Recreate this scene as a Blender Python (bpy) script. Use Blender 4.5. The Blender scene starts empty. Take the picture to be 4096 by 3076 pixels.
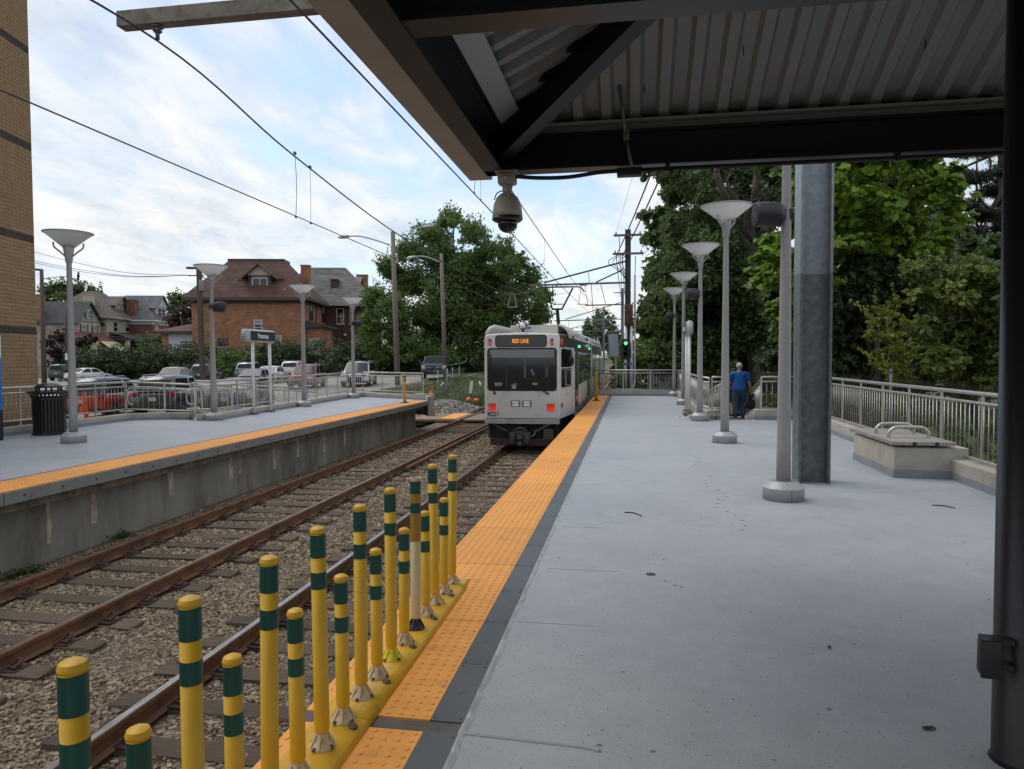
import bpy, bmesh, math, random
import numpy as np
from mathutils import Vector, Matrix, Euler
random.seed(7); RNG = np.random.default_rng(7)
S = bpy.context.scene
COL = S.collection
PI = math.pi
R = math.radians

# ---------------------------------------------------------------- camera
YAW, PITCH, ROLL, CAMZ, FPX = 0.1643825, 0.0376987, 0.004, 1.66, 2840.0
_f = Vector((-math.sin(YAW)*math.cos(PITCH), math.cos(YAW)*math.cos(PITCH), -math.sin(PITCH)))
_r = Vector((math.cos(YAW), math.sin(YAW), 0)); _u = _r.cross(_f)
_r2 = _r*math.cos(ROLL) - _u*math.sin(ROLL); _u2 = _u*math.cos(ROLL) + _r*math.sin(ROLL)
cam = bpy.data.cameras.new('camera'); camo = bpy.data.objects.new('camera', cam); COL.objects.link(camo)
cam.lens = FPX/4096*36; cam.sensor_width = 36; cam.clip_start = 0.05; cam.clip_end = 6000
camo.matrix_world = Matrix(((_r2.x, _u2.x, -_f.x, 0), (_r2.y, _u2.y, -_f.y, 0), (_r2.z, _u2.z, -_f.z, CAMZ), (0, 0, 0, 1)))
S.camera = camo
CAMP = Vector((0, 0, CAMZ))
def ray(x, y):                       # a pixel of the 4096 px photograph as a direction
    return _r2*((x-2048)/FPX) - _u2*((y-1538)/FPX) + _f
def onz(x, y, z=0.0): d = ray(x, y); return CAMP + d*((z-CAMZ)/d.z)
def onX(x, y, X): d = ray(x, y); return CAMP + d*(X/d.x)
def onY(x, y, Y): d = ray(x, y); return CAMP + d*(Y/d.y)
def onD(x, y, D): return CAMP + ray(x, y)*D

# ---------------------------------------------------------------- light
SUN_EL, SUN_AZ = R(56), R(-72)       # azimuth measured from +Y towards +X
w = bpy.data.worlds.new('World'); S.world = w; w.use_nodes = True
nt = w.node_tree; nt.nodes.clear()
def N(t, **k):
    n = nt.nodes.new(t)
    for a, b in k.items(): setattr(n, a, b)
    return n
sky = N('ShaderNodeTexSky', sky_type='NISHITA'); sky.sun_disc = False
sky.sun_elevation = SUN_EL; sky.sun_rotation = SUN_AZ; sky.air_density = 1.0; sky.dust_density = 1.2; sky.ozone_density = 1.6
tc = N('ShaderNodeTexCoord'); sep = N('ShaderNodeSeparateXYZ')
nt.links.new(tc.outputs['Generated'], sep.inputs[0])
def M(op, a, b=None):
    n = N('ShaderNodeMath', operation=op)
    for i, v in enumerate((a, b)):
        if v is None: continue
        if isinstance(v, (int, float)): n.inputs[i].default_value = v
        else: nt.links.new(v, n.inputs[i])
    return n.outputs[0]
zz = M('ADD', M('MAXIMUM', sep.outputs[2], 0.0), 0.16)
comb = N('ShaderNodeCombineXYZ')
nt.links.new(M('DIVIDE', sep.outputs[0], zz), comb.inputs[0]); nt.links.new(M('DIVIDE', sep.outputs[1], zz), comb.inputs[1])
def noise(scale, detail, rough, dist, off):
    mp = N('ShaderNodeMapping'); mp.inputs['Location'].default_value = off; mp.inputs['Rotation'].default_value = (0, 0, R(35)); mp.inputs['Scale'].default_value = (1.0, 0.55, 1)
    nt.links.new(comb.outputs[0], mp.inputs[0])
    n = N('ShaderNodeTexNoise'); n.inputs['Scale'].default_value = scale; n.inputs['Detail'].default_value = detail
    n.inputs['Roughness'].default_value = rough; n.inputs['Distortion'].default_value = dist
    nt.links.new(mp.outputs[0], n.inputs['Vector']); return n.outputs['Fac']
def ramp(fac, stops):
    r = N('ShaderNodeValToRGB'); cr = r.color_ramp
    while len(cr.elements) > 1: cr.elements.remove(cr.elements[-1])
    for i, (p, c) in enumerate(stops):
        e = cr.elements[0] if i == 0 else cr.elements.new(p)
        e.position = p; e.color = (*c, 1)
    nt.links.new(fac, r.inputs[0]); return r.outputs[0]
n1 = noise(0.55, 9, .58, .35, (3.1, 1.7, 0)); n2 = noise(1.9, 9, .62, .6, (7.3, 4.2, 0)); n3 = noise(6.0, 7, .6, .4, (1.3, 8.2, 0))
cover = M('ADD', M('MULTIPLY', n1, .62), M('MULTIPLY', n2, .38))
mask = ramp(cover, [(.385, (.12, .12, .12)), (.46, (.82, .82, .82)), (.545, (1, 1, 1))])
tone = M('ADD', M('MULTIPLY', n2, .65), M('MULTIPLY', n3, .35))
cloud = ramp(tone, [(.38, (.56, .65, .74)), (.49, (.79, .84, .885)), (.59, (1.0, .99, .975))])
mulc = N('ShaderNodeVectorMath', operation='SCALE'); nt.links.new(cloud, mulc.inputs[0]); mulc.inputs['Scale'].default_value = 7.0
skyg = N('ShaderNodeVectorMath', operation='SCALE'); nt.links.new(sky.outputs[0], skyg.inputs[0]); skyg.inputs['Scale'].default_value = 1.5
mix = N('ShaderNodeMix', data_type='RGBA'); nt.links.new(mask, mix.inputs[0])
nt.links.new(skyg.outputs[0], mix.inputs[6]); nt.links.new(mulc.outputs[0], mix.inputs[7])
bg = N('ShaderNodeBackground'); bg.inputs[1].default_value = 0.1; nt.links.new(mix.outputs[2], bg.inputs[0])
out = N('ShaderNodeOutputWorld'); nt.links.new(bg.outputs[0], out.inputs[0])
sl = bpy.data.lights.new('sun', 'SUN'); slo = bpy.data.objects.new('sun', sl); COL.objects.link(slo)
sl.energy = 1.0; sl.angle = R(40); sl.color = (1.0, .96, .90)
_d = Vector((math.sin(SUN_AZ)*math.cos(SUN_EL), math.cos(SUN_AZ)*math.cos(SUN_EL), math.sin(SUN_EL)))
slo.rotation_euler = _d.to_track_quat('Z', 'Y').to_euler(); slo.location = (0, 0, 40)
S.view_settings.view_transform = 'Standard'; S.view_settings.look = 'None'; S.view_settings.exposure = 0.55; S.view_settings.gamma = 1.0
try: S.view_settings.use_curve_mapping = False
except Exception: pass
S.cycles.max_bounces = 7; S.cycles.diffuse_bounces = 4; S.cycles.glossy_bounces = 3; S.cycles.transmission_bounces = 6; S.cycles.transparent_max_bounces = 8
S.cycles.use_denoising = True; S.cycles.caustics_reflective = False; S.cycles.caustics_refractive = False

# ---------------------------------------------------------------- materials
MATS = {}
def mat(name, c, rough=.6, metal=0.0, c2=None, scale=6.0, detail=6, spread=(.35, .65), bump=0.0, bscale=None, bdist=.01, spec=.5,
        emit=None, estr=1.0, trans=0.0, alpha=1.0, rand=0.0, coord='Object', stretch=None, coat=0.0, dirt=None, dscale=1.5, dspread=(.5, .75), tint=None, sub=0.0):
    if name in MATS: return MATS[name]
    m = bpy.data.materials.new(name); m.use_nodes = True; MATS[name] = m
    t = m.node_tree; b = t.nodes['Principled BSDF']
    def NN(ty, **k):
        n = t.nodes.new(ty)
        for a, v in k.items(): setattr(n, a, v)
        return n
    b.inputs['Base Color'].default_value = (*c, 1); b.inputs['Roughness'].default_value = rough; b.inputs['Metallic'].default_value = metal
    b.inputs['Specular IOR Level'].default_value = spec; b.inputs['Transmission Weight'].default_value = trans; b.inputs['Alpha'].default_value = alpha
    b.inputs['Coat Weight'].default_value = coat
    if coat: b.inputs['Coat Roughness'].default_value = .06
    if emit: b.inputs['Emission Color'].default_value = (*emit, 1); b.inputs['Emission Strength'].default_value = estr
    col = None; vec = None
    if c2 or bump or dirt or stretch:
        tc = NN('ShaderNodeTexCoord'); vec = tc.outputs[coord]
        if stretch:
            mp = NN('ShaderNodeMapping'); mp.inputs['Scale'].default_value = stretch; t.links.new(vec, mp.inputs[0]); vec = mp.outputs[0]
    def nz(sc, de, ro=.6):
        n = NN('ShaderNodeTexNoise'); n.inputs['Scale'].default_value = sc; n.inputs['Detail'].default_value = de; n.inputs['Roughness'].default_value = ro
        t.links.new(vec, n.inputs['Vector']); return n.outputs['Fac']
    def mr(f, a0, a1):
        n = NN('ShaderNodeMapRange'); n.inputs[1].default_value = a0; n.inputs[2].default_value = a1; t.links.new(f, n.inputs[0]); return n.outputs[0]
    def mx(f, a, bb, mode='MIX'):
        n = NN('ShaderNodeMix', data_type='RGBA', blend_type=mode)
        if isinstance(f, float): n.inputs[0].default_value = f
        else: t.links.new(f, n.inputs[0])
        for i, v in ((6, a), (7, bb)):
            if isinstance(v, tuple): n.inputs[i].default_value = (*v, 1)
            else: t.links.new(v, n.inputs[i])
        return n.outputs[2]
    if c2: col = mx(mr(nz(scale, detail), *spread), c, c2)
    if tint:
        at = NN('ShaderNodeAttribute', attribute_name='tint'); col = mx(at.outputs['Fac'], col or c, tint)
    if dirt: col = mx(mr(nz(dscale, 5, .65), *dspread), col or c, dirt)
    if rand:
        oi = NN('ShaderNodeObjectInfo'); hs = NN('ShaderNodeHueSaturation')
        k = NN('ShaderNodeMapRange'); k.inputs[3].default_value = 1-rand; k.inputs[4].default_value = 1+rand; t.links.new(oi.outputs['Random'], k.inputs[0])
        t.links.new(k.outputs[0], hs.inputs['Value'])
        if col is None: hs.inputs['Color'].default_value = (*c, 1)
        else: t.links.new(col, hs.inputs['Color'])
        col = hs.outputs[0]
    if col is not None: t.links.new(col, b.inputs['Base Color'])
    if bump:
        bp = NN('ShaderNodeBump'); bp.inputs['Strength'].default_value = bump; bp.inputs['Distance'].default_value = bdist
        t.links.new(nz(bscale or scale*4, 5), bp.inputs['Height']); t.links.new(bp.outputs[0], b.inputs['Normal'])
    if sub:                                    # leaves let light through
        tr = NN('ShaderNodeBsdfTranslucent'); ms = NN('ShaderNodeMixShader'); ms.inputs[0].default_value = sub
        if col is not None: t.links.new(col, tr.inputs[0])
        else: tr.inputs[0].default_value = (*c, 1)
        o = t.nodes['Material Output']; t.links.new(b.outputs[0], ms.inputs[1]); t.links.new(tr.outputs[0], ms.inputs[2]); t.links.new(ms.outputs[0], o.inputs[0])
    return m
def brickmat(name, c1, c2, mortar, bw, bh, ms, bump=.4, coord='Object', swap=None, offset=.5, rough=.85):
    """courses too far away to tell apart"""
    m = mat(name, c1, rough); t = m.node_tree; b = t.nodes['Principled BSDF']
    tcn = t.nodes.new('ShaderNodeTexCoord'); sp = t.nodes.new('ShaderNodeSeparateXYZ'); cb = t.nodes.new('ShaderNodeCombineXYZ')
    t.links.new(tcn.outputs[coord], sp.inputs[0])
    ad = t.nodes.new('ShaderNodeMath'); ad.operation = 'ADD'; t.links.new(sp.outputs[0], ad.inputs[0]); t.links.new(sp.outputs[1], ad.inputs[1])
    t.links.new(ad.outputs[0], cb.inputs[0]); t.links.new(sp.outputs[2], cb.inputs[1])
    br = t.nodes.new('ShaderNodeTexBrick'); t.links.new(cb.outputs[0], br.inputs[0])
    br.inputs['Color1'].default_value = (*c1, 1); br.inputs['Color2'].default_value = (*c2, 1); br.inputs['Mortar'].default_value = (*mortar, 1)
    br.inputs['Scale'].default_value = 1; br.inputs['Brick Width'].default_value = bw; br.inputs['Row Height'].default_value = bh
    br.inputs['Mortar Size'].default_value = ms; br.offset = offset
    nz = t.nodes.new('ShaderNodeTexNoise'); nz.inputs['Scale'].default_value = .9; nz.inputs['Detail'].default_value = 7; t.links.new(tcn.outputs[coord], nz.inputs[0])
    k = t.nodes.new('ShaderNodeMapRange'); k.inputs[1].default_value = .3; k.inputs[2].default_value = .7; k.inputs[3].default_value = .72; k.inputs[4].default_value = 1.2; t.links.new(nz.outputs['Fac'], k.inputs[0])
    mm = t.nodes.new('ShaderNodeVectorMath'); mm.operation = 'SCALE'; t.links.new(br.outputs[0], mm.inputs[0]); t.links.new(k.outputs[0], mm.inputs['Scale'])
    t.links.new(mm.outputs[0], b.inputs['Base Color'])
    bp = t.nodes.new('ShaderNodeBump'); bp.inputs['Strength'].default_value = bump; bp.inputs['Distance'].default_value = .02
    t.links.new(br.outputs['Fac'], bp.inputs['Height']); bp.invert = True; t.links.new(bp.outputs[0], b.inputs['Normal'])
    return m

# ---------------------------------------------------------------- mesh helpers
WL = {}                                # where a thing's (or part's) own origin stands
def tag(o, label=None, cat=None, group=None, kind=None):
    if label: o['label'] = label
    if cat: o['category'] = cat
    if group: o['group'] = group
    if kind: o['kind'] = kind
    return o
def thing(name, loc=(0, 0, 0), label=None, cat=None, group=None, kind=None, rz=0.0):
    o = bpy.data.objects.new(name, None); COL.objects.link(o); o.location = loc; o.rotation_euler = (0, 0, rz); o.empty_display_size = .2
    WL[o.name] = Vector(loc); return tag(o, label, cat, group, kind)
def link(name, me, parent=None, loc=None, rot=None):
    o = bpy.data.objects.new(name, me); COL.objects.link(o)
    if parent is not None: o.parent = parent
    if loc is not None: o.location = loc
    if rot is not None: o.rotation_euler = rot
    return o
def copy_tree(o, parent=None):
    c = o.copy(); COL.objects.link(c)
    if parent is not None: c.parent = parent
    for ch in list(o.children): copy_tree(ch, c)
    return c
class MB:
    def __init__(s): s.v = []; s.f = []; s.m = []; s.sm = []
    def add(s, vs, fs, mi=0, smooth=False):
        b = len(s.v); s.v += [tuple(p) for p in vs]; s.f += [tuple(b+i for i in f) for f in fs]; s.m += [mi]*len(fs); s.sm += [smooth]*len(fs); return s
    def box(s, lo, hi, mi=0, mtx=None):
        (x0, y0, z0), (x1, y1, z1) = lo, hi
        vs = [(x0, y0, z0), (x1, y0, z0), (x1, y1, z0), (x0, y1, z0), (x0, y0, z1), (x1, y0, z1), (x1, y1, z1), (x0, y1, z1)]
        if mtx is not None: vs = [mtx @ Vector(p) for p in vs]
        return s.add(vs, [(0, 3, 2, 1), (4, 5, 6, 7), (0, 1, 5, 4), (1, 2, 6, 5), (2, 3, 7, 6), (3, 0, 4, 7)], mi)
    def cbox(s, c, d, mi=0, rz=0, mtx=None):
        h = Vector(d)/2; m = Matrix.Translation(Vector(c)) @ Matrix.Rotation(rz, 4, 'Z')
        if mtx is not None: m = mtx @ m
        return s.box(-h, h, mi, m)
    def rbox(s, lo, hi, r, mi=0, mtx=None):                # box with chamfered edges
        (x0, y0, z0), (x1, y1, z1) = lo, hi
        bm = bmesh.new(); bmesh.ops.create_cube(bm, size=1)
        for v in bm.verts: v.co = Vector(((x0+x1)/2+v.co.x*(x1-x0), (y0+y1)/2+v.co.y*(y1-y0), (z0+z1)/2+v.co.z*(z1-z0)))
        bmesh.ops.bevel(bm, geom=bm.edges[:], offset=r, segments=2, affect='EDGES', profile=.5)
        bm.verts.index_update(); vs = [v.co.copy() for v in bm.verts]
        if mtx is not None: vs = [mtx @ p for p in vs]
        s.add(vs, [[v.index for v in f.verts] for f in bm.faces], mi, True); bm.free(); return s
    def beam(s, a, b, wd, ht, mi=0, up=(0, 0, 1)):          # box along a segment
        a, b = Vector(a), Vector(b); d = (b-a); L = d.length; d.normalize(); u = Vector(up)
        sd = d.cross(u)
        if sd.length < 1e-5: sd = d.cross(Vector((1, 0, 0)))
        sd.normalize(); u = sd.cross(d).normalized()
        vs = []
        for e in (a, b):
            for i, j in ((-1, -1), (1, -1), (1, 1), (-1, 1)): vs.append(e+sd*(i*wd/2)+u*(j*ht/2))
        return s.add(vs, [(0, 1, 2, 3), (7, 6, 5, 4), (0, 4, 5, 1), (1, 5, 6, 2), (2, 6, 7, 3), (3, 7, 4, 0)], mi)
    def tube(s, pts, r, n=8, mi=0, cap=True, closed=False):
        pts = [Vector(p) for p in pts]; k = len(pts); rs = r if isinstance(r, (list, tuple)) else [r]*k
        vs = []; prev = None
        for i, p in enumerate(pts):
            d = (pts[min(i+1, k-1)]-pts[max(i-1, 0)])
            if d.length < 1e-9: d = Vector((0, 0, 1))
            d.normalize()
            if prev is None:
                u = d.orthogonal().normalized()
                if abs(d.z) < .9: u = (Vector((0, 0, 1))-d*d.z).normalized()
            else: u = (prev-d*prev.dot(d)); u = u.normalized() if u.length > 1e-6 else d.orthogonal().normalized()
            prev = u; w_ = d.cross(u)
            for j in range(n):
                a = 2*PI*j/n; vs.append(p+(u*math.cos(a)+w_*math.sin(a))*rs[i])
        fs = [(i*n+j, i*n+(j+1) % n, (i+1)*n+(j+1) % n, (i+1)*n+j) for i in range(k-1) for j in range(n)]
        s.add(vs, fs, mi, True)
        if cap: s.add(vs[:n], [tuple(range(n-1, -1, -1))], mi); s.add(vs[-n:], [tuple(range(n))], mi)
        return s
    def lathe(s, prof, n=20, c=(0, 0, 0), mi=0, mtx=None, smooth=True, cap=True):
        vs = []; c = Vector(c)
        for r_, z_ in prof:
            for j in range(n):
                a = 2*PI*j/n; p = Vector((r_*math.cos(a), r_*math.sin(a), z_))
                vs.append((mtx @ p if mtx is not None else p)+c)
        fs = [(i*n+j, i*n+(j+1) % n, (i+1)*n+(j+1) % n, (i+1)*n+j) for i in range(len(prof)-1) for j in range(n)]
        s.add(vs, fs, mi, smooth)
        if cap and prof[0][0] > 1e-6: s.add(vs[:n], [tuple(range(n-1, -1, -1))], mi)
        if cap and prof[-1][0] > 1e-6: s.add(vs[-n:], [tuple(range(n))], mi)
        return s
    def prism(s, poly, a, b, mi=0, smooth=False):           # polygon poly(u,v)->two end loops given by callables
        k = len(poly); vs = [a(p) for p in poly]+[b(p) for p in poly]
        s.add(vs, [tuple(range(k-1, -1, -1)), tuple(range(k, 2*k))], mi)
        return s.add(vs, [(i, (i+1) % k, k+(i+1) % k, k+i) for i in range(k)], mi, smooth)
    def poly(s, pts, mi=0): return s.add(pts, [tuple(range(len(pts)))], mi)
    def ext(s, poly, z0, z1, mi=0): return s.prism(poly, lambda p: (p[0], p[1], z0), lambda p: (p[0], p[1], z1), mi)
    def mesh(s, name, mats, off=None, angle=35):
        me = bpy.data.meshes.new(name)
        vs = s.v if off is None else [(x-off.x, y-off.y, z-off.z) for x, y, z in s.v]
        me.from_pydata(vs, [], s.f)
        for m_ in (mats if isinstance(mats, (list, tuple)) else [mats]): me.materials.append(m_)
        if max(s.m, default=0): me.polygons.foreach_set('material_index', s.m)
        if any(s.sm):
            me.polygons.foreach_set('use_smooth', s.sm)
            try: me.set_sharp_from_angle(angle=R(angle))
            except Exception: pass
        bm = bmesh.new(); bm.from_mesh(me); bmesh.ops.remove_doubles(bm, verts=bm.verts[:], dist=1e-5) if len(s.v) < 4000 and any(s.sm) else None
        bmesh.ops.recalc_face_normals(bm, faces=bm.faces[:]); bm.to_mesh(me); bm.free()
        me.update(); return me
    def build(s, name, mats, parent=None, world=True, angle=35):
        off = WL.get(parent.name) if (parent is not None and world) else None
        o = link(name, s.mesh(name, mats, off, angle), parent)
        if parent is not None and parent.name in WL: WL[o.name] = WL[parent.name]
        else: WL[o.name] = Vector((0, 0, 0))
        return o
def arrays(name, co, faces, mats, tint=None, smooth=False, parent=None, mids=None):   # big meshes from numpy
    me = bpy.data.meshes.new(name); n, k = faces.shape
    me.vertices.add(len(co)); me.vertices.foreach_set('co', np.ascontiguousarray(co, dtype=np.float32).ravel())
    me.loops.add(n*k); me.loops.foreach_set('vertex_index', np.ascontiguousarray(faces, dtype=np.int32).ravel())
    me.polygons.add(n); me.polygons.foreach_set('loop_start', np.arange(0, n*k, k, dtype=np.int32))
    try: me.polygons.foreach_set('loop_total', np.full(n, k, dtype=np.int32))
    except Exception: pass
    for m_ in (mats if isinstance(mats, (list, tuple)) else [mats]): me.materials.append(m_)
    if mids is not None: me.polygons.foreach_set('material_index', np.ascontiguousarray(mids, dtype=np.int32))
    if tint is not None:
        a = me.attributes.new('tint', 'FLOAT', 'POINT'); a.data.foreach_set('value', np.ascontiguousarray(tint, dtype=np.float32))
    me.polygons.foreach_set('use_smooth', np.full(n, smooth)); me.update(calc_edges=True); me.validate()
    return link(name, me, parent)
def lerp(a, b, t): return a+(b-a)*t
def smooth_path(pts, n=6):               # Catmull-Rom
    P = [Vector(p) for p in pts]; out = []
    for i in range(len(P)-1):
        p0, p1, p2, p3 = P[max(i-1, 0)], P[i], P[i+1], P[min(i+2, len(P)-1)]
        for j in range(n):
            t = j/n; out.append(.5*((2*p1)+(p2-p0)*t+(2*p0-5*p1+4*p2-p3)*t*t+(3*p1-p0-3*p2+p3)*t**3))
    out.append(P[-1]); return out
def text_mesh(name, s, size, m, parent, loc, rot, depth=.004, align='CENTER', xscale=1.0, bold=0.0):
    cu = bpy.data.curves.new(name, 'FONT'); cu.body = s; cu.size = size; cu.extrude = depth; cu.align_x = align; cu.align_y = 'CENTER'; cu.offset = bold
    tmp = bpy.data.objects.new('tmp', cu); COL.objects.link(tmp)
    dg = bpy.context.evaluated_depsgraph_get(); me = bpy.data.meshes.new_from_object(tmp.evaluated_get(dg)); bpy.data.objects.remove(tmp); bpy.data.curves.remove(cu)
    me.name = name; me.materials.clear(); me.materials.append(m)
    o = link(name, me, parent, loc, rot); o.scale = (xscale, 1, 1); return o
# ---------------------------------------------------------------- shared materials
FLOOR = mat('platform_coating', (.335, .352, .380), .62, c2=(.385, .40, .425), scale=.7, bump=.7, bscale=110, bdist=.007, dirt=(.13, .135, .14), dscale=48, dspread=(.60, .68))
_t = FLOOR.node_tree; _b = _t.nodes['Principled BSDF']; _src = _b.inputs['Base Color'].links[0].from_socket   # trodden, stained areas
_tc = _t.nodes.new('ShaderNodeTexCoord'); _n = _t.nodes.new('ShaderNodeTexNoise'); _n.inputs['Scale'].default_value = 4.5; _n.inputs['Detail'].default_value = 9; _n.inputs['Roughness'].default_value = .68; _t.links.new(_tc.outputs['Object'], _n.inputs[0])
_k = _t.nodes.new('ShaderNodeMapRange'); _k.inputs[1].default_value = .36; _k.inputs[2].default_value = .62; _k.inputs[3].default_value = .93; _k.inputs[4].default_value = 1.03; _t.links.new(_n.outputs['Fac'], _k.inputs[0])
_v = _t.nodes.new('ShaderNodeVectorMath'); _v.operation = 'SCALE'; _t.links.new(_src, _v.inputs[0]); _t.links.new(_k.outputs[0], _v.inputs['Scale']); _t.links.new(_v.outputs[0], _b.inputs['Base Color'])
CONC = mat('concrete', (.36, .33, .275), .85, c2=(.44, .41, .35), scale=2.5, bump=.35, bscale=60, bdist=.006, dirt=(.25, .21, .165), dscale=1.4, dspread=(.52, .78))
BAND = mat('painted_band', (.20, .225, .255), .7, c2=(.25, .27, .30), scale=5, bump=.5, bscale=120, bdist=.004)
STEEL = mat('stainless_steel', (.47, .45, .42), .42, .8, c2=(.56, .535, .49), scale=9, dirt=(.36, .33, .28), dscale=4, dspread=(.55, .8))
LAMPG = mat('grey_pole_paint', (.285, .28, .278), .5, c2=(.31, .303, .298), scale=3)
LAMPB = mat('grey_base_cover', (.37, .37, .37), .48, .25)
BLACK = mat('black_paint', (.012, .013, .014), .42)
BLKMAT = mat('black_plastic', (.018, .019, .021), .55)
STEELBLK = mat('black_steel_paint', (.010, .0115, .015), .38, bump=.25, bscale=55, bdist=.004)
ORANGE = mat('orange_tactile', (.83, .36, .065), .62, c2=(.76, .325, .06), scale=3, rand=.09, bump=.25, bscale=150, bdist=.002, dirt=(.36, .20, .085), dscale=4, dspread=(.56, .80))
GTILE = mat('grey_edge_tile', (.075, .088, .094), .6, c2=(.095, .107, .112), scale=4, rand=.10, bump=.3, bscale=220, bdist=.002)
YELLOW = mat('yellow_plastic', (.70, .40, .012), .48, c2=(.62, .355, .014), scale=4, dirt=(.34, .21, .035), dscale=9, dspread=(.60, .82), bump=.06, bscale=30)
GREENB = mat('green_reflective_band', (.003, .058, .042), .35, c2=(.004, .072, .052), scale=8)
CREAM = mat('worn_cream_plastic', (.62, .50, .34), .6, c2=(.55, .42, .26), scale=12)
RUST = mat('rusty_rail', (.165, .076, .036), .72, c2=(.22, .105, .05), scale=8, bump=.3, bscale=90, bdist=.004, dirt=(.06, .035, .025), dscale=3)
RAILTOP = mat('worn_rail_head', (.44, .41, .39), .28, .85, c2=(.22, .16, .13), scale=6, stretch=(8, .5, 8))
TIE = mat('creosote_timber', (.098, .066, .045), .9, c2=(.17, .125, .09), scale=5, stretch=(1, 14, 6), bump=.7, bscale=14, bdist=.02, rand=.25)
BALLAST = mat('ballast_bed', (.13, .098, .068), .95, c2=(.235, .185, .13), scale=26, detail=8, bump=1.0, bscale=30, bdist=.05, dirt=(.09, .075, .06), dscale=1.2)
STONE = mat('ballast_stone', (.195, .136, .086), .9, tint=(.42, .33, .228), c2=(.13, .09, .058), scale=3, bump=.3, bscale=70, bdist=.004)
GALV = mat('galvanised_steel', (.225, .25, .27), .45, .5, c2=(.285, .31, .33), scale=14, detail=3, spread=(.4, .6))
SIGNG = mat('sign_grey', (.42, .44, .46), .4, .2)
WHITEP = mat('white_paint', (.72, .72, .70), .5, dirt=(.5, .48, .44), dscale=3)
WALLC = mat('stained_concrete_wall', (.20, .183, .156), .9, c2=(.31, .285, .245), scale=1.6, stretch=(1, 1, .35), bump=.5, bscale=22, bdist=.015, dirt=(.12, .104, .085), dscale=1.1, dspread=(.50, .70))
FASC = mat('edge_plate', (.22, .22, .215), .55, .3, c2=(.27, .265, .255), scale=3, dirt=(.10, .09, .08), dscale=2.5, dspread=(.6, .8))
LEACH = mat('lime_streak', (.60, .55, .47), .9, c2=(.30, .20, .13), scale=5)
SLABE = mat('stained_slab_edge', (.235, .185, .13), .9, c2=(.075, .062, .048), scale=3, stretch=(1, 2, .6), bump=.5, bscale=18, bdist=.02)

# ---------------------------------------------------------------- ground
def lot_z(x, y): return -.95+.0186*x+.0187*y+.0
def terrain_z(x, y):
    t = min(max((-13.6-x)/4.0, 0), 1)
    left = lot_z(x, y)+.05
    if y > 60: left = min(left, lot_z(x, 60)+(y-60)*.004+.05)
    base = -1.42
    far = base+(left-base)*t
    if x > 2.4: far = base+min((x-2.4)/6, 1)*.55
    return max(far, -1.42)
GROUND = mat('bare_ground', (.075, .072, .055), .95, c2=(.055, .065, .03), scale=.6, bump=.6, bscale=6, bdist=.05)
xs = [-2500, -900, -400, -200, -140, -110, -90, -75, -65, -56, -48, -42, -36, -31, -27, -24, -21, -18.5, -16.5, -15, -13.8, -11.5, -9.5, -8, -5, -1, 2.4, 5, 8.5, 14, 30, 60, 150, 500, 2500]
ys = [-300, -60, -20, -5, 5, 12, 18, 24, 30, 36, 42, 48, 54, 60, 70, 80, 95, 120, 160, 220, 400, 1000, 3500]
m = MB(); vv = [(x, y, terrain_z(x, y)-.03 if y < 140 else min(terrain_z(x, 140)-.03, 1.0)) for y in ys for x in xs]; nx = len(xs)
m.add(vv, [(j*nx+i, j*nx+i+1, (j+1)*nx+i+1, (j+1)*nx+i) for j in range(len(ys)-1) for i in range(nx-1)], 0, True)
tag(m.build('ground', GROUND), kind='structure')
# ballast bed under both tracks
m = MB(); ny = 60; bx = [-8.4, -7.9, -7.3, -6.5, -5.7, -5.2, -4.6, -3.8, -3, -2.2, -1.5, 2.2]; bz = [-1.19, -1.2, -1.225, -1.225, -1.225, -1.23, -1.24, -1.225, -1.225, -1.225, -1.23, -1.30]
by = [0+26*(i/30) for i in range(31)]+[30, 36, 45, 60, 90, 140, 260, 600]
m.add([(x, y, z) for y in by for x, z in zip(bx, bz)], [(j*12+i, j*12+i+1, (j+1)*12+i+1, (j+1)*12+i) for j in range(len(by)-1) for i in range(11)], 0, True)
tag(m.build('track_bed', BALLAST), kind='structure')

# ---------------------------------------------------------------- the platform with the camera
plat = thing('platform', (0, 0, 0), kind='structure', label='grey coated high platform with orange tactile edge beside the tram', cat='platform')
poly = [(-1.495, -5), (4.6, -5), (4.6, 19.62), (3.22, 19.62), (3.22, 19.42), (2.34, 19.42), (2.34, 31.2), (-1.495, 31.2)]
m = MB(); m.ext(poly, -1.5, 0)
m.build('deck', FLOOR, plat)
m = MB()                                # ragged edge of the coating along the tiles
pts = []; y = -1.0
while y < 30.8:
    pts.append((y, -.735+random.uniform(-.004, .014))); y += random.uniform(.03, .14)
for (y0, x0), (y1, x1) in zip(pts[:-1], pts[1:]):
    m.add([(-.745, y0, .0), (x0+.02, y0, .001), (x1+.02, y1, .001), (-.745, y1, .0), (-.744, y0, .0085), (x0, y0, .0095), (x1, y1, .0095), (-.744, y1, .0085)], [(4, 5, 6, 7), (5, 1, 2, 6), (0, 4, 7, 3)])
m.build('coating_edge', mat('coating_edge', (.44, .455, .47), .75, c2=(.30, .31, .325), scale=9, bump=.6, bscale=60, bdist=.01), plat)
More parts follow.
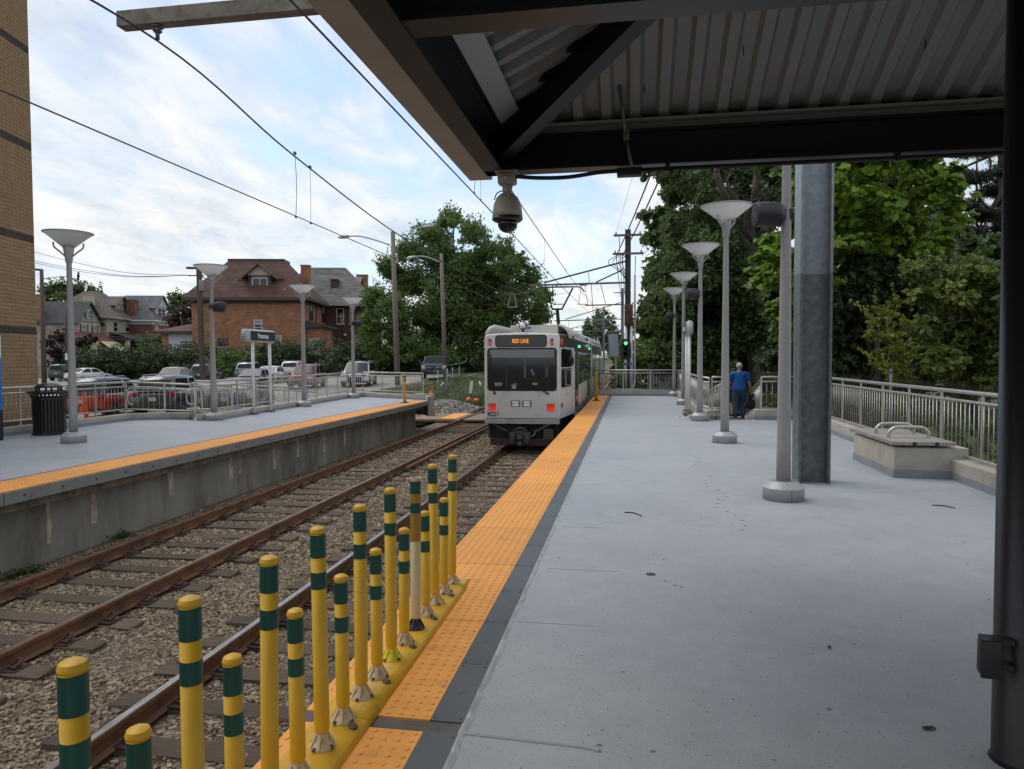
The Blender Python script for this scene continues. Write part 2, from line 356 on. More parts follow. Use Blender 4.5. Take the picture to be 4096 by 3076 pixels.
# tactile tiles: 0.61 x 1.22 with domes, one mesh shared
def dome_tile(lx, ly, nx_, ny_, rad=.0125, hgt=.0055, edge=.03):
    m = MB(); g = .002
    m.box((g, g, 0), (lx-g, ly-g, .010))
    for i in range(nx_):
        for j in range(ny_):
            cx = edge+(lx-2*edge)*i/(nx_-1); cy = edge+(ly-2*edge)*j/(ny_-1)
            m.lathe([(rad, .0098), (rad*.92, .0098+hgt*.6), (rad*.6, .0098+hgt)], 8, (cx, cy, 0))
    return m.mesh('tactile_tile', ORANGE)
TT = dome_tile(.605, 1.215, 10, 20)
y = -1.20-.0
JOINT = 3.075
starts = [JOINT-.095-1.22*k for k in range(1, 4)]+[JOINT+1.22*k for k in range(0, 23)]
for y0 in starts:
    link('tactile_tile', TT, plat, (-1.50, y0, 0))
m = MB(); m.box((.001, .002, 0), (.157, .608, .009))
for sx, sy in ((.02, .03), (.138, .03), (.02, .58), (.138, .58)): m.lathe([(.006, .010), (.004, .0125)], 6, (sx, sy, 0))
m.add([(.065, .27, .0105), (.1, .30, .0105), (.065, .33, .0105)], [(0, 1, 2)])
GT = m.mesh('edge_tile', GTILE)
for y0 in [JOINT-.095-.61*k for k in range(1, 7)]+[JOINT+.61*k for k in range(0, 46)]:
    link('edge_tile', GT, plat, (-.897, y0, 0))
m = MB(); m.box((-1.5, JOINT-.09, .0), (-.745, JOINT-.01, .005))
m.build('joint_filler', mat('joint_sealant', (.07, .062, .055), .6, c2=(.12, .105, .09), scale=8, bump=.5, bscale=25, bdist=.01), plat)
# seams and repairs of the coating
m = MB()
for y0 in (4.35, 5.5, 6.9, 9.3, 11.7):
    m.box((-.70+random.uniform(0, .2), y0, 0), (-.70+random.uniform(.35, .65), y0+.010, .002))
m.tube(smooth_path([(-.1, 2.62, .001), (.45, 2.60, .001), (.85, 2.52, .001), (1.25, 2.50, .001)], 5), .0035, 5)
m.tube(smooth_path([(-.72, 3.0, .001), (-.45, 2.985, .001), (-.2, 2.97, .001), (-.12, 2.95, .002)], 5), .008, 5)
m.build('coating_seam', mat('seam', (.32, .335, .36), .7), plat)
# litter
def litter(name, label, cat, c, s, col):
    m = MB(); c = Vector(c); a0 = random.random()*6
    n_ = 9; pr = [c+Vector((math.cos(a0)*s*math.cos(2*PI*k/n_)-math.sin(a0)*s*.42*math.sin(2*PI*k/n_), math.sin(a0)*s*math.cos(2*PI*k/n_)+math.cos(a0)*s*.42*math.sin(2*PI*k/n_), .004+.006*(k % 2))) for k in range(n_)]
    m.add(pr+[c+Vector((0, 0, .016))], [(k, (k+1) % n_, n_) for k in range(n_)], 0, True)
    tag(m.build(name, mat('dry_leaf_'+name, col, .8)), label, cat)
litter('seed_pod', 'small dark red seed pod lying on the open grey deck', 'litter', onz(3317, 2592), .022, (.05, .012, .012))
litter('dead_leaf', 'curled brown leaf on the deck by the black column', 'leaf', onz(3715, 2917), .035, (.06, .035, .02))
m = MB(); m.lathe([(.0, .004), (.035, .003), (.04, .0)], 9, onz(2603, 2297)); tag(m.build('gum_spot', BLKMAT), 'round black gum spot on the open grey deck', 'litter')
m = MB(); m.tube(smooth_path([onz(2497, 2051)+Vector((0, 0, .005)), onz(2535, 2054)+Vector((0, 0, .007)), onz(2568, 2066)+Vector((0, 0, .004))], 4), .006, 5); tag(m.build('twig', mat('twig', (.05, .045, .04), .9)), 'thin curved dark twig lying on the deck', 'twig')
m = MB(); m.tube(smooth_path([onz(3727, 2022)+Vector((0, 0, .005)), onz(3780, 2026)+Vector((0, 0, .008)), onz(3820, 2034)+Vector((0, 0, .004))], 4), .006, 5); tag(m.build('twig', MATS['twig']), 'thin straight twig on the deck before the slatted bench', 'twig')
m = MB()                                 # specks of grit and leaf debris
for i in range(240):
    x_, y_ = random.uniform(-.6, 4.1), 2.2+17*random.random()**1.3; s_ = random.uniform(.005, .016); a_ = random.uniform(0, 6.3); q = Vector((x_, y_, .003))
    m.add([q+Vector((math.cos(a_+2*PI*k/5), math.sin(a_+2*PI*k/5)*random.uniform(.4, 1), 0))*s_*random.uniform(.6, 1.3) for k in range(5)], [(0, 1, 2, 3, 4)])
for i in range(26):                      # a trail of paw-like drips past the nearest lamp
    q = Vector((1.05+.10*math.sin(i*.9)+random.uniform(-.03, .03), 7.0+.21*i, .003)); s_ = random.uniform(.008, .02)
    m.add([q+Vector((math.cos(2*PI*k/6)*s_*1.6, math.sin(2*PI*k/6)*s_, 0)) for k in range(6)], [(0, 1, 2, 3, 4, 5)])
o = m.build('floor_debris', mat('grit', (.19, .19, .19), .9), plat); o['kind'] = 'stuff'

# ---------------------------------------------------------------- kerbs
def kerb(name, pts, wdt, h, band, side=1, label=None, cat='kerb', z=0.0):
    """upstand along a polyline; side=+1 puts its body to the left of the walking direction"""
    root = thing(name, (pts[0][0], pts[0][1], 0), label, cat)
    P = [Vector((p[0], p[1], 0)) for p in pts]
    zs = [p[2] if len(p) > 2 else z for p in pts]
    nrm = []
    for i in range(len(P)):
        d = (P[min(i+1, len(P)-1)]-P[max(i-1, 0)]).normalized(); nn = Vector((-d.y, d.x, 0))*side
        if 0 < i < len(P)-1:
            d1 = (P[i]-P[i-1]).normalized(); n1_ = Vector((-d1.y, d1.x, 0))*side; nn = nn/max(nn.dot(n1_), .4)
        nrm.append(nn)
    def sweep(o0, o1, z0, z1):
        m = MB(); vs = []
        for p, n_, zz_ in zip(P, nrm, zs):
            vs += [p+n_*o0+Vector((0, 0, zz_+z0)), p+n_*o1+Vector((0, 0, zz_+z0)), p+n_*o1+Vector((0, 0, zz_+z1)), p+n_*(o0+.012)+Vector((0, 0, zz_+z1)), p+n_*o0+Vector((0, 0, zz_+z1-.012))]
        k = len(P); fs = []
        for i in range(k-1):
            for j in range(5): fs.append((i*5+j, i*5+(j+1) % 5, (i+1)*5+(j+1) % 5, (i+1)*5+j))
        fs += [(0, 1, 2, 3, 4), tuple(reversed([(k-1)*5+j for j in range(5)]))]
        return m.add(vs, fs)
    sweep(0, wdt, -.6, h).build('upstand', CONC, root)
    sweep(-.006, wdt*.5, -.02, band).build('base_band', BAND, root)
    return root
kerb('kerb', [(4.27, -2), (4.27, 19.5), (3.24, 19.42), (3.28, 19.8), (3.85, 25.0, -.60)], .26, .27, .11, -1, 'concrete kerb under the steel railing by the slatted bench')
kerb('kerb', [(2.40, 19.42), (2.0, 19.2), (1.83, 21.3), (1.98, 31.0), (-1.5, 30.95)], .22, .24, .09, -1, 'concrete kerb round the narrow end of the tram platform')
kerb('kerb', [(3.9, 25.1, -.60), (2.1, 24.7, -.60)], .2, .22, .08, -1, 'low concrete kerb across the foot of the ramp')
m = MB(); m.add([(2.30, 19.42, 0), (3.26, 19.42, 0), (3.95, 24.95, -.60), (2.1, 24.9, -.60)], [(0, 1, 2, 3)]); tag(m.build('ramp', FLOOR), kind='structure')

# ---------------------------------------------------------------- steel railings
PICK = MB().tube([(0, 0, 0), (0, 0, 1)], .0062, 6).mesh('picket', STEEL)
def railing(name, pts, label, z_top, z_mid, z_bot, z_foot, post=1.22, pick=.128, group=None, zs=None, ends=True, mesh=None, grab=None):
    root = thing(name, (pts[0][0], pts[0][1], 0), label, 'railing', group)
    zs = zs or [0]*len(pts); P = [Vector((p[0], p[1], zz_)) for p, zz_ in zip(pts, zs)]; o0 = WL[root.name]
    for nm, hz, rr in (('top_rail', z_top-.028, .028), ('middle_rail', z_mid-.02, .02), ('bottom_rail', z_bot, .02)):
        MB().tube([p+Vector((0, 0, hz)) for p in P], rr, 10).build(nm, STEEL, root)
    PM = MB().box((-.022, -.012, z_foot), (.022, .012, z_top-.03)).box((-.055, -.04, z_foot), (.055, .04, z_foot+.014)).mesh('post', STEEL)
    for a, b in zip(P[:-1], P[1:]):
        d = b-a; L = math.hypot(d.x, d.y); k = max(1, round(L/post)); ang = math.atan2(d.y, d.x)
        for i in range(k+1):
            if i == k and not ends and b is not P[-1]: continue
            q = a.lerp(b, (i/k) if k else 0); link('post', PM, root, q-o0, (0, 0, ang))
        kk = int(L/pick)
        for i in range(1, kk):
            t = i/kk
            if min((t*k) % 1, 1-(t*k) % 1)*L/k < .03: continue
            q = a.lerp(b, t); o = link('picket', PICK, root, q-o0+Vector((0, 0, z_bot))); o.scale = (1, 1, z_mid-.02-z_bot)
    if grab:
        for g in grab: MB().tube(smooth_path(g, 5), .019, 8).build('grab_rail', STEEL, root)
    return root
railing('steel_railing', [(4.46, -1), (4.46, 19.65)], 'long steel railing behind the slatted bench, below the trees', 1.2, 1.07, .31, .26)
railing('steel_railing', [(4.46, 19.8), (3.46, 19.75), (3.55, 20.2), (4.05, 25)], 'steel railing turning down beside the ramp where the man walks', 1.15, 1.02, .28, .2, zs=[0, 0, -.06, -.6],
        grab=[[(3.40, 19.8, .82), (3.40, 19.7, .80), (3.45, 20.3, .80), (3.92, 25, .22)]])
railing('steel_railing', [(2.44, 19.62), (2.16, 19.48)], 'short steel railing return at the head of the ramp', 1.15, 1.02, .3, .22, pick=.1)
railing('steel_railing', [(2.1, 19.6), (1.98, 21.3), (2.1, 31.1)], 'steel railing behind the row of lamp posts beyond the ramp', 1.12, .99, .3, .22)
railing('steel_railing', [(2.05, 31.22), (-1.45, 31.15)], 'steel railing across the far end of the tram platform', 1.13, 1.0, .27, .22, post=1.17)
railing('steel_railing', [(2.42, 19.7), (2.30, 24.8)], 'steel railing on the inner side of the ramp', .95, .82, .2, .05, zs=[0, -.6],
        grab=[[(2.46, 19.9, .35), (2.46, 19.45, .38), (2.47, 19.35, .5), (2.47, 19.35, .82), (2.47, 19.5, .9), (2.47, 20.0, .86), (2.36, 24.8, .3)]])

# ---------------------------------------------------------------- the platform across the tracks
p2 = thing('platform', (-8, 0, 0), kind='structure', label='grey coated platform across the tracks with bolted edge plate', cat='platform')
LIP = -7.69
bk = [(-13.6, 4), (-13.32, 15.3), (-13.4, 17.35), (-12.5, 17.72), (-11.52, 17.55), (-11.5, 17.4), (-11.01, 17.88), (-11.27, 22.5), (-11.56, 28.2), (-11.34, 29.1), (-8.1, 27.3), (-7.72, 26.6)]
m = MB(); pl2 = [(LIP-.02, 3)]+[(LIP-.02, 26.6)]+bk[::-1]
m.ext(pl2, -.16, 0)
m.build('deck', FLOOR, p2)
m = MB(); m.ext([(-8.10, 3), (-8.10, 26.2), (-8.6, 27.2), (-11.4, 28.6), (-12.4, 17.9), (-13.2, 17.2), (-13.2, 3)], -1.55, -.161); m.build('retaining_wall', WALLC, p2)
m = MB(); m.box((-8.5, 3, -.285), (-7.80, 26.3, -.165)); m.build('slab_edge', SLABE, p2)
for a, b in ((3, 7.62), (7.63, 13.9), (13.91, 20.2), (20.21, 26.55)):
    m = MB(); m.box((LIP-.028, a, -.15), (LIP+.012, b-.004, -.004)); m.box((LIP-.10, a, -.158), (LIP+.012, b-.004, -.150)); pl = m.build('edge_plate', FASC, p2)
    m = MB(); k = int((b-a)/.62)
    for i in range(k):
        yy = a+.3+i*.62; m.lathe([(.016, 0), (.016, .008), (.008, .012)], 8, (LIP+.012, yy, -.078), mtx=Matrix.Rotation(PI/2, 4, 'Y'))
    m.build('bolt', mat('plate_bolt', (.09, .085, .08), .6, .5), pl)
m = MB()
for yy in (7.6, 8.75, 9.6, 11.45, 13.4, 13.75, 15.2, 16.4, 17.9, 19.3, 21.0, 22.6, 24.1):     # leached joints of the wall
    hw = random.uniform(.045, .10); zb = -random.uniform(.65, 1.0); k = 5
    L_ = [(-8.095, yy-hw*random.uniform(.5, 1)*(.5 if i == 0 else 1), lerp(-.29, zb, i/k)) for i in range(k+1)]; R_ = [(-8.095, yy+hw*random.uniform(.5, 1), lerp(-.29, zb, i/k)) for i in range(k+1)]
    m.add(L_+R_, [(i, i+1, k+2+i, k+1+i) for i in range(k)])
o = m.build('lime_streak', LEACH, p2)
text_mesh('chalk_mark', '14', .10, mat('chalk', (.42, .42, .41), .9), p2, Vector((LIP+.0135, onX(1267, 1711, LIP).y, -.075))-WL[p2.name], (PI/2, 0, PI/2), .0006)
TT2 = dome_tile(.70, 1.215, 11, 20)
for k in range(19):
    link('tactile_tile', TT2, p2, (LIP-.715+8, 3.3+1.22*k, 0))
m = MB(); m.box((LIP-.80, 3, -.001), (LIP-.718, 26.35, .006)); m.build('edge_strip', GTILE, p2)
tag(kerb('kerb', bk[:4]+[(-11.9, 17.68)], .22, .18, .085, 1, 'concrete kerb behind the black litter bin'))
tag(kerb('kerb', bk[4:], .22, .18, .085, 1, 'concrete kerb behind the station name sign'))
m = MB(); m.rbox((-8.50, 27.12, -.3), (-8.02, 27.62, .24), .015); tag(m.build('concrete_block', CONC), 'pale concrete block ending the kerb of the far platform', 'block')
railing('steel_railing', [(-13.78, 4.5), (-13.6, 15.2), (-13.62, 17.4)], 'steel railing behind the black litter bin', 1.06, .93, .29, .17)
railing('steel_railing', [(-13.62, 17.45), (-11.9, 18.3), (-10.2+-1.2, 19.0)], 'steel railing descending from the bin to the ramp behind the name sign', 1.06, .93, .29, .17, zs=[0, -.1, -.18],
        grab=[[(-13.5, 17.55, .42), (-13.52, 17.45, .44), (-13.55, 17.42, .56), (-13.55, 17.42, .80), (-13.5, 17.5, .87), (-13.3, 17.6, .86), (-11.6, 18.6, .74)]])
railing('steel_railing', [(-11.62, 17.55), (-11.25, 17.95), (-11.42, 22.5), (-11.7, 28.3), (-11.42, 29.35), (-8.15, 27.45)], 'long steel railing behind the station name sign', 1.08, .95, .29, .17,
        grab=[[(-11.75, 17.7, .42), (-11.85, 17.62, .44), (-11.9, 17.6, .55), (-11.9, 17.6, .74), (-11.85, 17.6, .82), (-11.6, 17.8, .84)]])
railing('steel_railing', [(-11.95, 17.9), (-12.55, 22.5), (-12.9, 28.0)], 'steel ramp railing sloping down behind the longer railing', 1.02, .89, .25, .0, zs=[0, -.25, -.62])
m = MB(); m.add([(-11.6, 17.8, -.02), (-13.4, 17.6, -.02), (-14.4, 28.4, -.78), (-11.9, 28.4, -.78)], [(0, 1, 2, 3)]); tag(m.build('ramp', CONC), kind='structure')

# ---------------------------------------------------------------- tracks
prof = [(-.066, 0), (.066, 0), (.066, .012), (.012, .028), (.010, .11), (.034, .122), (.036, .158), (.028, .168), (-.028, .168), (-.036, .158), (-.034, .122), (-.010, .11), (-.012, .028), (-.066, .012)]
RZ = -1.19
def rail_obj(parent, x, shiny):
    m = MB(); ys_ = [0]+[3*i for i in range(1, 10)]+[40, 80, 160, 300, 600]
    for a, b in zip(ys_[:-1], ys_[1:]):
        m.prism(prof, lambda p: (x+p[0], a, RZ+p[1]), lambda p: (x+p[0], b, RZ+p[1]))
    o = m.build('rail', RUST, parent)
    m = MB(); m.box((x-(.03 if shiny else .022), 0, RZ+.1675), (x+(.030 if shiny else .004), 300, RZ+.1695)); m.build('running_surface', RAILTOP, o)
TIEM = []
for k in range(4):
    m = MB(); m.rbox((-1.3, -.115, -.17), (1.3, .115, 0), .012)
    m.v = [(x+random.uniform(-.015, .015)*(abs(x) > 1.25), y+random.uniform(-.012, .012), z+random.uniform(-.008, .006)) for x, y, z in m.v]
    TIEM.append(m.mesh('timber_tie', TIE))
m = MB()                                 # tie plate with a spring clip on each side of the rail foot
m.box((-.20, -.10, 0), (.20, .10, .018))
for sx in (-1, 1):
    m.tube(smooth_path([(sx*.085, -.03, .03), (sx*.15, -.045, .035), (sx*.165, .0, .055), (sx*.13, .045, .085), (sx*.085, .05, .06), (sx*.07, .01, .036), (sx*.075, -.02, .032)], 4), .014, 6)
    m.cbox((sx*.125, 0, .025), (.045, .07, .03)); m.tube([(sx*.165, -.06, .016), (sx*.165, -.06, .045)], .012, 6)
CLIP = m.mesh('rail_clip', mat('dark_rust', (.075, .038, .024), .8, c2=(.04, .024, .018), scale=20))
for cx, gx, nm in ((-6.49, (-7.30, -5.69), 'near the platform with the name sign'), (-2.96, (-3.755, -2.165), 'under the tram')):
    tr = thing('railway_track', (cx, 0, 0), 'rusty railway track on timber ties '+nm, 'track')
    for x in gx: rail_obj(tr, x, cx > -5)
    y = 1.35 if cx < -5 else 1.6
    for i in range(62):
        yy = y+.606*i
        link('timber_tie', random.choice(TIEM), tr, (random.uniform(-.06, .06), yy, RZ+.004), (random.uniform(-.006, .006), random.uniform(-.006, .006), random.uniform(-.02, .02)))
        if yy < 27:
            for x in gx:
                if x > -3: continue
                link('rail_clip', CLIP, tr, (x-cx, yy, RZ+.003), (0, 0, random.uniform(-.05, .05)))
    m = MB()
    for i in range(120): m.cbox((cx, y+.606*(62+i), RZ-.08), (2.6, .23, .17))
    tag(m.build('far_timber_ties', TIE, tr), kind='stuff')
tr = bpy.data.objects['railway_track']
m = MB(); m.tube([(-5.50, 17.0, RZ+.10), (-5.48, 26, RZ+.13), (-5.2, 34, RZ+.13)], .05, 6); m.build('switch_rail', RUST, tr)
# ballast stones
def stones(n, x0, x1, y0, y1, s0, s1, zf):
    c = np.stack([RNG.uniform(x0, x1, n), y0+(y1-y0)*RNG.random(n)**1.0, np.zeros(n)], 1)
    s = RNG.uniform(s0, s1, n)
    t = np.array([[-1, -1, -1], [1, -1, -1], [1, 1, -1], [-1, 1, -1], [-1, -1, 1], [1, -1, 1], [1, 1, 1], [-1, 1, 1]], float)*.5
    v = t[None]*s[:, None, None]*np.stack([RNG.uniform(.7, 1.5, n), RNG.uniform(.6, 1.0, n), RNG.uniform(.4, .85, n)], 1)[:, None, :]
    v = v*(1+RNG.uniform(-.38, .38, (n, 8, 3)))
    a = RNG.uniform(0, 2*PI, n); ca, sa = np.cos(a), np.sin(a); b = RNG.normal(0, .35, n); cb, sb = np.cos(b), np.sin(b)
    x = v[:, :, 0]*cb[:, None]+v[:, :, 2]*sb[:, None]; z = -v[:, :, 0]*sb[:, None]+v[:, :, 2]*cb[:, None]; y = v[:, :, 1]
    v = np.stack([x*ca[:, None]-y*sa[:, None], x*sa[:, None]+y*ca[:, None], z], 2)
    c[:, 2] = zf(c[:, 0], c[:, 1])+RNG.uniform(-.012, .012, n)
    return v+c[:, None, :], np.clip(RNG.normal(.38, .33, n), 0, 1)
def zbal(x, y):
    z = np.interp(x, bx, bz)-.002; return z+.012*np.sin(x*3.1+1)*np.sin(y*2.3)
A_, t1 = stones(62000, -7.95, -2.45, 3.2, 9.5, .018, .042, zbal); B_, t2 = stones(30000, -7.95, -2.45, 9.5, 16, .026, .055, zbal); C_, t3 = stones(14000, -7.95, -2.6, 16, 26, .04, .08, zbal)
V = np.concatenate([A_, B_, C_]); T_ = np.concatenate([t1, t2, t3])
near = np.zeros(len(V), bool); cen = V.mean(1)
for gx in (-7.30, -5.69, -3.755): near |= np.abs(cen[:, 0]-gx) < .10
ontie = np.zeros(len(V), bool)
for y0, lo, hi in ((1.35, -7.8, -5.15), (1.6, -4.3, -1.6)):
    ph = (cen[:, 1]-y0+.3) % .606-.3; ontie |= (np.abs(ph) < .10) & (cen[:, 0] > lo) & (cen[:, 0] < hi) & (RNG.random(len(V)) > .30)
V = V[~near & ~ontie]; T_ = T_[~near & ~ontie]; n = len(V)
FQ = np.array([[0, 3, 2, 1], [4, 5, 6, 7], [0, 1, 5, 4], [1, 2, 6, 5], [2, 3, 7, 6], [3, 0, 4, 7]])
o = arrays('ballast', V.reshape(-1, 3), (FQ[None]+8*np.arange(n)[:, None, None]).reshape(-1, 4), STONE, np.repeat(T_, 8))
tag(o, 'crushed brown and grey stone ballast around the ties', 'ballast', kind='stuff')
# ---------------------------------------------------------------- lamp posts
FROST = mat('frosted_bowl', (.45, .448, .44), .35, c2=(.39, .388, .38), scale=3, sub=.58)
LIDM = mat('clear_lid', (.9, .9, .9), .2, alpha=.08)
SPKM = mat('speaker_shell', (.020, .022, .026), .5)
def make_lamp(zr, ks=1.0):
    root = thing('lamp_post', (0, 0, 0))
    m = MB(); m.lathe([(.232, 0), (.232, .145), (.155, .215), (.09, .218)], 24); b = m.build('base_cover', LAMPB, root, angle=25)
    m = MB(); m.box((-.0015, -.2335, .002), (.0015, -.2325, .145)); m.build('cover_seam', BLKMAT, b)
    m = MB(); m.lathe([(.082, .20), (.079, .6), (.047, zr-.60), (.047, zr-.58)], 20); m.build('pole', LAMPG, root)
    m = MB(); m.lathe([(.056, zr-.60), (.06, zr-.59), (.085, zr-.40), (.098, zr-.325), (.098, zr-.30)], 20); ft = m.build('fitter', LAMPB, root)
    for a in (R(20), R(200)):
        m = MB(); d = Vector((math.cos(a), math.sin(a), 0))
        m.tube(smooth_path([d*.07+Vector((0, 0, zr-.46)), d*.15+Vector((0, 0, zr-.38)), d*.245+Vector((0, 0, zr-.29)), d*.255+Vector((0, 0, zr-.20))], 4), .017, 8); m.build('arm', LAMPB, ft)
    m = MB(); m.lathe([(.10, zr-.30), (.19*ks, zr-.235), (.345*ks, zr-.11), (.47*ks, zr-.015)], 36, cap=False); bowl = m.build('bowl', FROST, root)
    m = MB(); m.lathe([(.47*ks, zr-.022), (.487*ks, zr-.016), (.487*ks, zr), (.46*ks, zr+.004), (.463*ks, zr-.012)], 36, cap=False); m.build('rim', LAMPB, bowl)
    m = MB(); m.lathe([(.45*ks, zr-.004), (.25*ks, zr+.018), (0, zr+.024)], 36, cap=False); m.build('lid', LIDM, bowl)
    m = MB(); m.lathe([(.085, zr-.30), (.12, zr-.2), (.10, zr-.12), (0, zr-.10)], 16); m.build('diffuser', WHITEP, bowl)
    return root
def speaker(loc, yaw, label):
    t = thing('loudspeaker', loc, label, 'loudspeaker', rz=yaw)
    mt = Matrix.Rotation(-PI/2, 4, 'Y')        # axis along -x locally
    m = MB(); m.lathe([(.10, -.02), (.135, .03), (.142, .12), (.142, .27), (.134, .285)], 24, mtx=mt); m.build('shell', SPKM, t, world=False)
    m = MB()
    for k in range(7):
        z = -.105+.035*k; hw = math.sqrt(max(.0175-z*z, 0.0004)); m.box((-.292, -hw, z-.007), (-.270, hw, z+.007))
    m.build('grille', BLKMAT, t, world=False)
    m = MB(); m.box((-.02, -.03, -.06), (.13, .03, .06)); m.build('bracket', BLKMAT, t, world=False)
    return t
lamR, lamL = make_lamp(4.55), make_lamp(4.17, .92)
RL = [(1.77, 8.63), (1.82, 14.21), (1.80, 19.0), (1.84, 25.3), (1.855, 31.0-.35)]
LL = [(-10.97, 12.53), (-11.12, 17.68-.05), (-11.1, 23.0), (-11.36, 28.1)]
labR = ['grey lamp post beside the galvanised column, its bowl above the canopy edge', 'grey lamp post with cone bowl nearest beyond the galvanised column', 'grey lamp post with loudspeaker beside the ramp head', 'grey lamp post beyond the edge-on station sign', 'grey lamp post at the far corner of the tram platform']
labL = ['grey lamp post beside the black litter bin', 'grey lamp post with loudspeaker between the bin and the name sign', 'grey lamp post just past the station name sign', 'grey lamp post with small loudspeaker near the far platform end']
for src, pos, labs, g in ((lamR, RL, labR, 'lamp posts along the tram platform'), (lamL, LL, labL, 'lamp posts along the platform across the tracks')):
    for i, (p, lb) in enumerate(zip(pos, labs)):
        o = src if i == 0 else copy_tree(src)
        o.location = (p[0], p[1], 0); o.rotation_euler.z = random.uniform(0, 1); tag(o, lb, 'lamp post', g)
speaker((1.70, 8.60, 3.29), R(8), 'black ribbed loudspeaker on the lamp post beside the galvanised column')
speaker((1.74, 18.98, 3.29), R(5), 'black loudspeaker on the lamp post beside the ramp')
speaker((1.80, 30.62, 3.40), R(10), 'black loudspeaker on the lamp post at the far corner')
speaker((-11.05, 17.62, 3.06), R(190), 'black loudspeaker on the lamp post between bin and name sign')
speaker((-11.30, 28.08, 3.11), R(240), 'small black loudspeaker on the lamp post near the far platform end')

# ---------------------------------------------------------------- station signs
def station_sign(x, y0, y1, z0, z1, face, label, posts):
    t = thing('station_sign', (x, (y0+y1)/2, 0), label, 'sign'); zc = (z0+z1)/2; h = (z1-z0)/2; w_ = .095
    cap = []
    for k in range(9):
        a = PI*k/8; cap.append((math.cos(a)*w_, zc+h-w_+math.sin(a)*w_))
    for k in range(9):
        a = PI+PI*k/8; cap.append((math.cos(a)*w_, zc-h+w_+math.sin(a)*w_))
    m = MB(); m.prism(cap, lambda p: (x+p[0], y0, p[1]), lambda p: (x+p[0], y1, p[1]), 0, True); b = m.build('housing', SIGNG, t)
    for s_ in (-1, 1):
        m = MB(); xx = x+s_*(w_+.002); m.box((min(xx, xx+s_*.006), y0+.20, zc-h+.055), (max(xx, xx+s_*.006), y1-.02, zc+h-.055)); p = m.build('name_panel', mat('sign_black', (.012, .012, .014), .35), t)
        text_mesh('lettering', 'Potomac', .205, mat('sign_white', (.8, .8, .78), .5), p, Vector((x+s_*(w_+.009), (y0+y1)/2+.08, zc-.005))-WL[t.name], (PI/2, 0, PI/2*s_), .002, xscale=.86, bold=.004)
    for yy in posts:
        m = MB(); m.tube([(x, yy, .01), (x, yy, z0+.03)], .047, 14); p = m.build('post', WHITEP, t)
        m = MB(); m.cbox((x, yy, .012), (.22, .2, .022)); m.tube([(x, yy, .02), (x, yy, .06)], .06, 12)
        for sx in (-1, 1):
            for sy in (-1, 1): m.tube([(x+sx*.085, yy+sy*.075, .02), (x+sx*.085, yy+sy*.075, .045)], .011, 6)
        m.build('foot_plate', mat('rusty_plate', (.11, .07, .05), .8, c2=(.2, .19, .18), scale=20), p)
    return t
station_sign(-11.02, 19.04, 20.72, 2.15, 2.53, 1, 'grey station name sign reading Potomac on two white posts', (19.52, 20.52))
station_sign(1.715, 21.1, 22.6, 2.30, 2.72, -1, 'grey station sign seen edge on between the lamp posts', (21.35, 22.3))

# ---------------------------------------------------------------- lane delineators on the yellow kerb
yk = thing('yellow_kerb', (-1.27, 3.4, 0), 'long yellow plastic kerb carrying the striped posts', 'kerb')
for a, b in ((-.2, 1.15), (1.155, 2.98), (2.985, 4.85)):
    sec = [(-1.415, .010), (-1.40, .030), (-1.36, .042), (-1.20, .044), (-1.165, .036), (-1.145, .010)]
    ends = [(-1.415, .010), (-1.40, .018), (-1.36, .022), (-1.20, .022), (-1.165, .018), (-1.145, .010)]
    m = MB(); m.prism(sec, lambda p: (p[0], a, p[1]), lambda p: (p[0], b, p[1]), 0, True); m.build('kerb_section', YELLOW, yk)
m = MB(); m.prism(sec, lambda p: (p[0], 4.852, p[1]), lambda p: (p[0]*.8-.256, 5.10, .012+(p[1]-.01)*.25), 0, True); m.build('kerb_end', YELLOW, yk)
m = MB()
for yy in [4.6-.437*k for k in range(10)]:
    m.lathe([(.022, .040), (.022, .047), (.010, .050), (.008, .054)], 10, (-1.195, yy+.05, 0))
m.build('kerb_bolt', mat('kerb_bolt', (.12, .11, .10), .5, .6), yk)
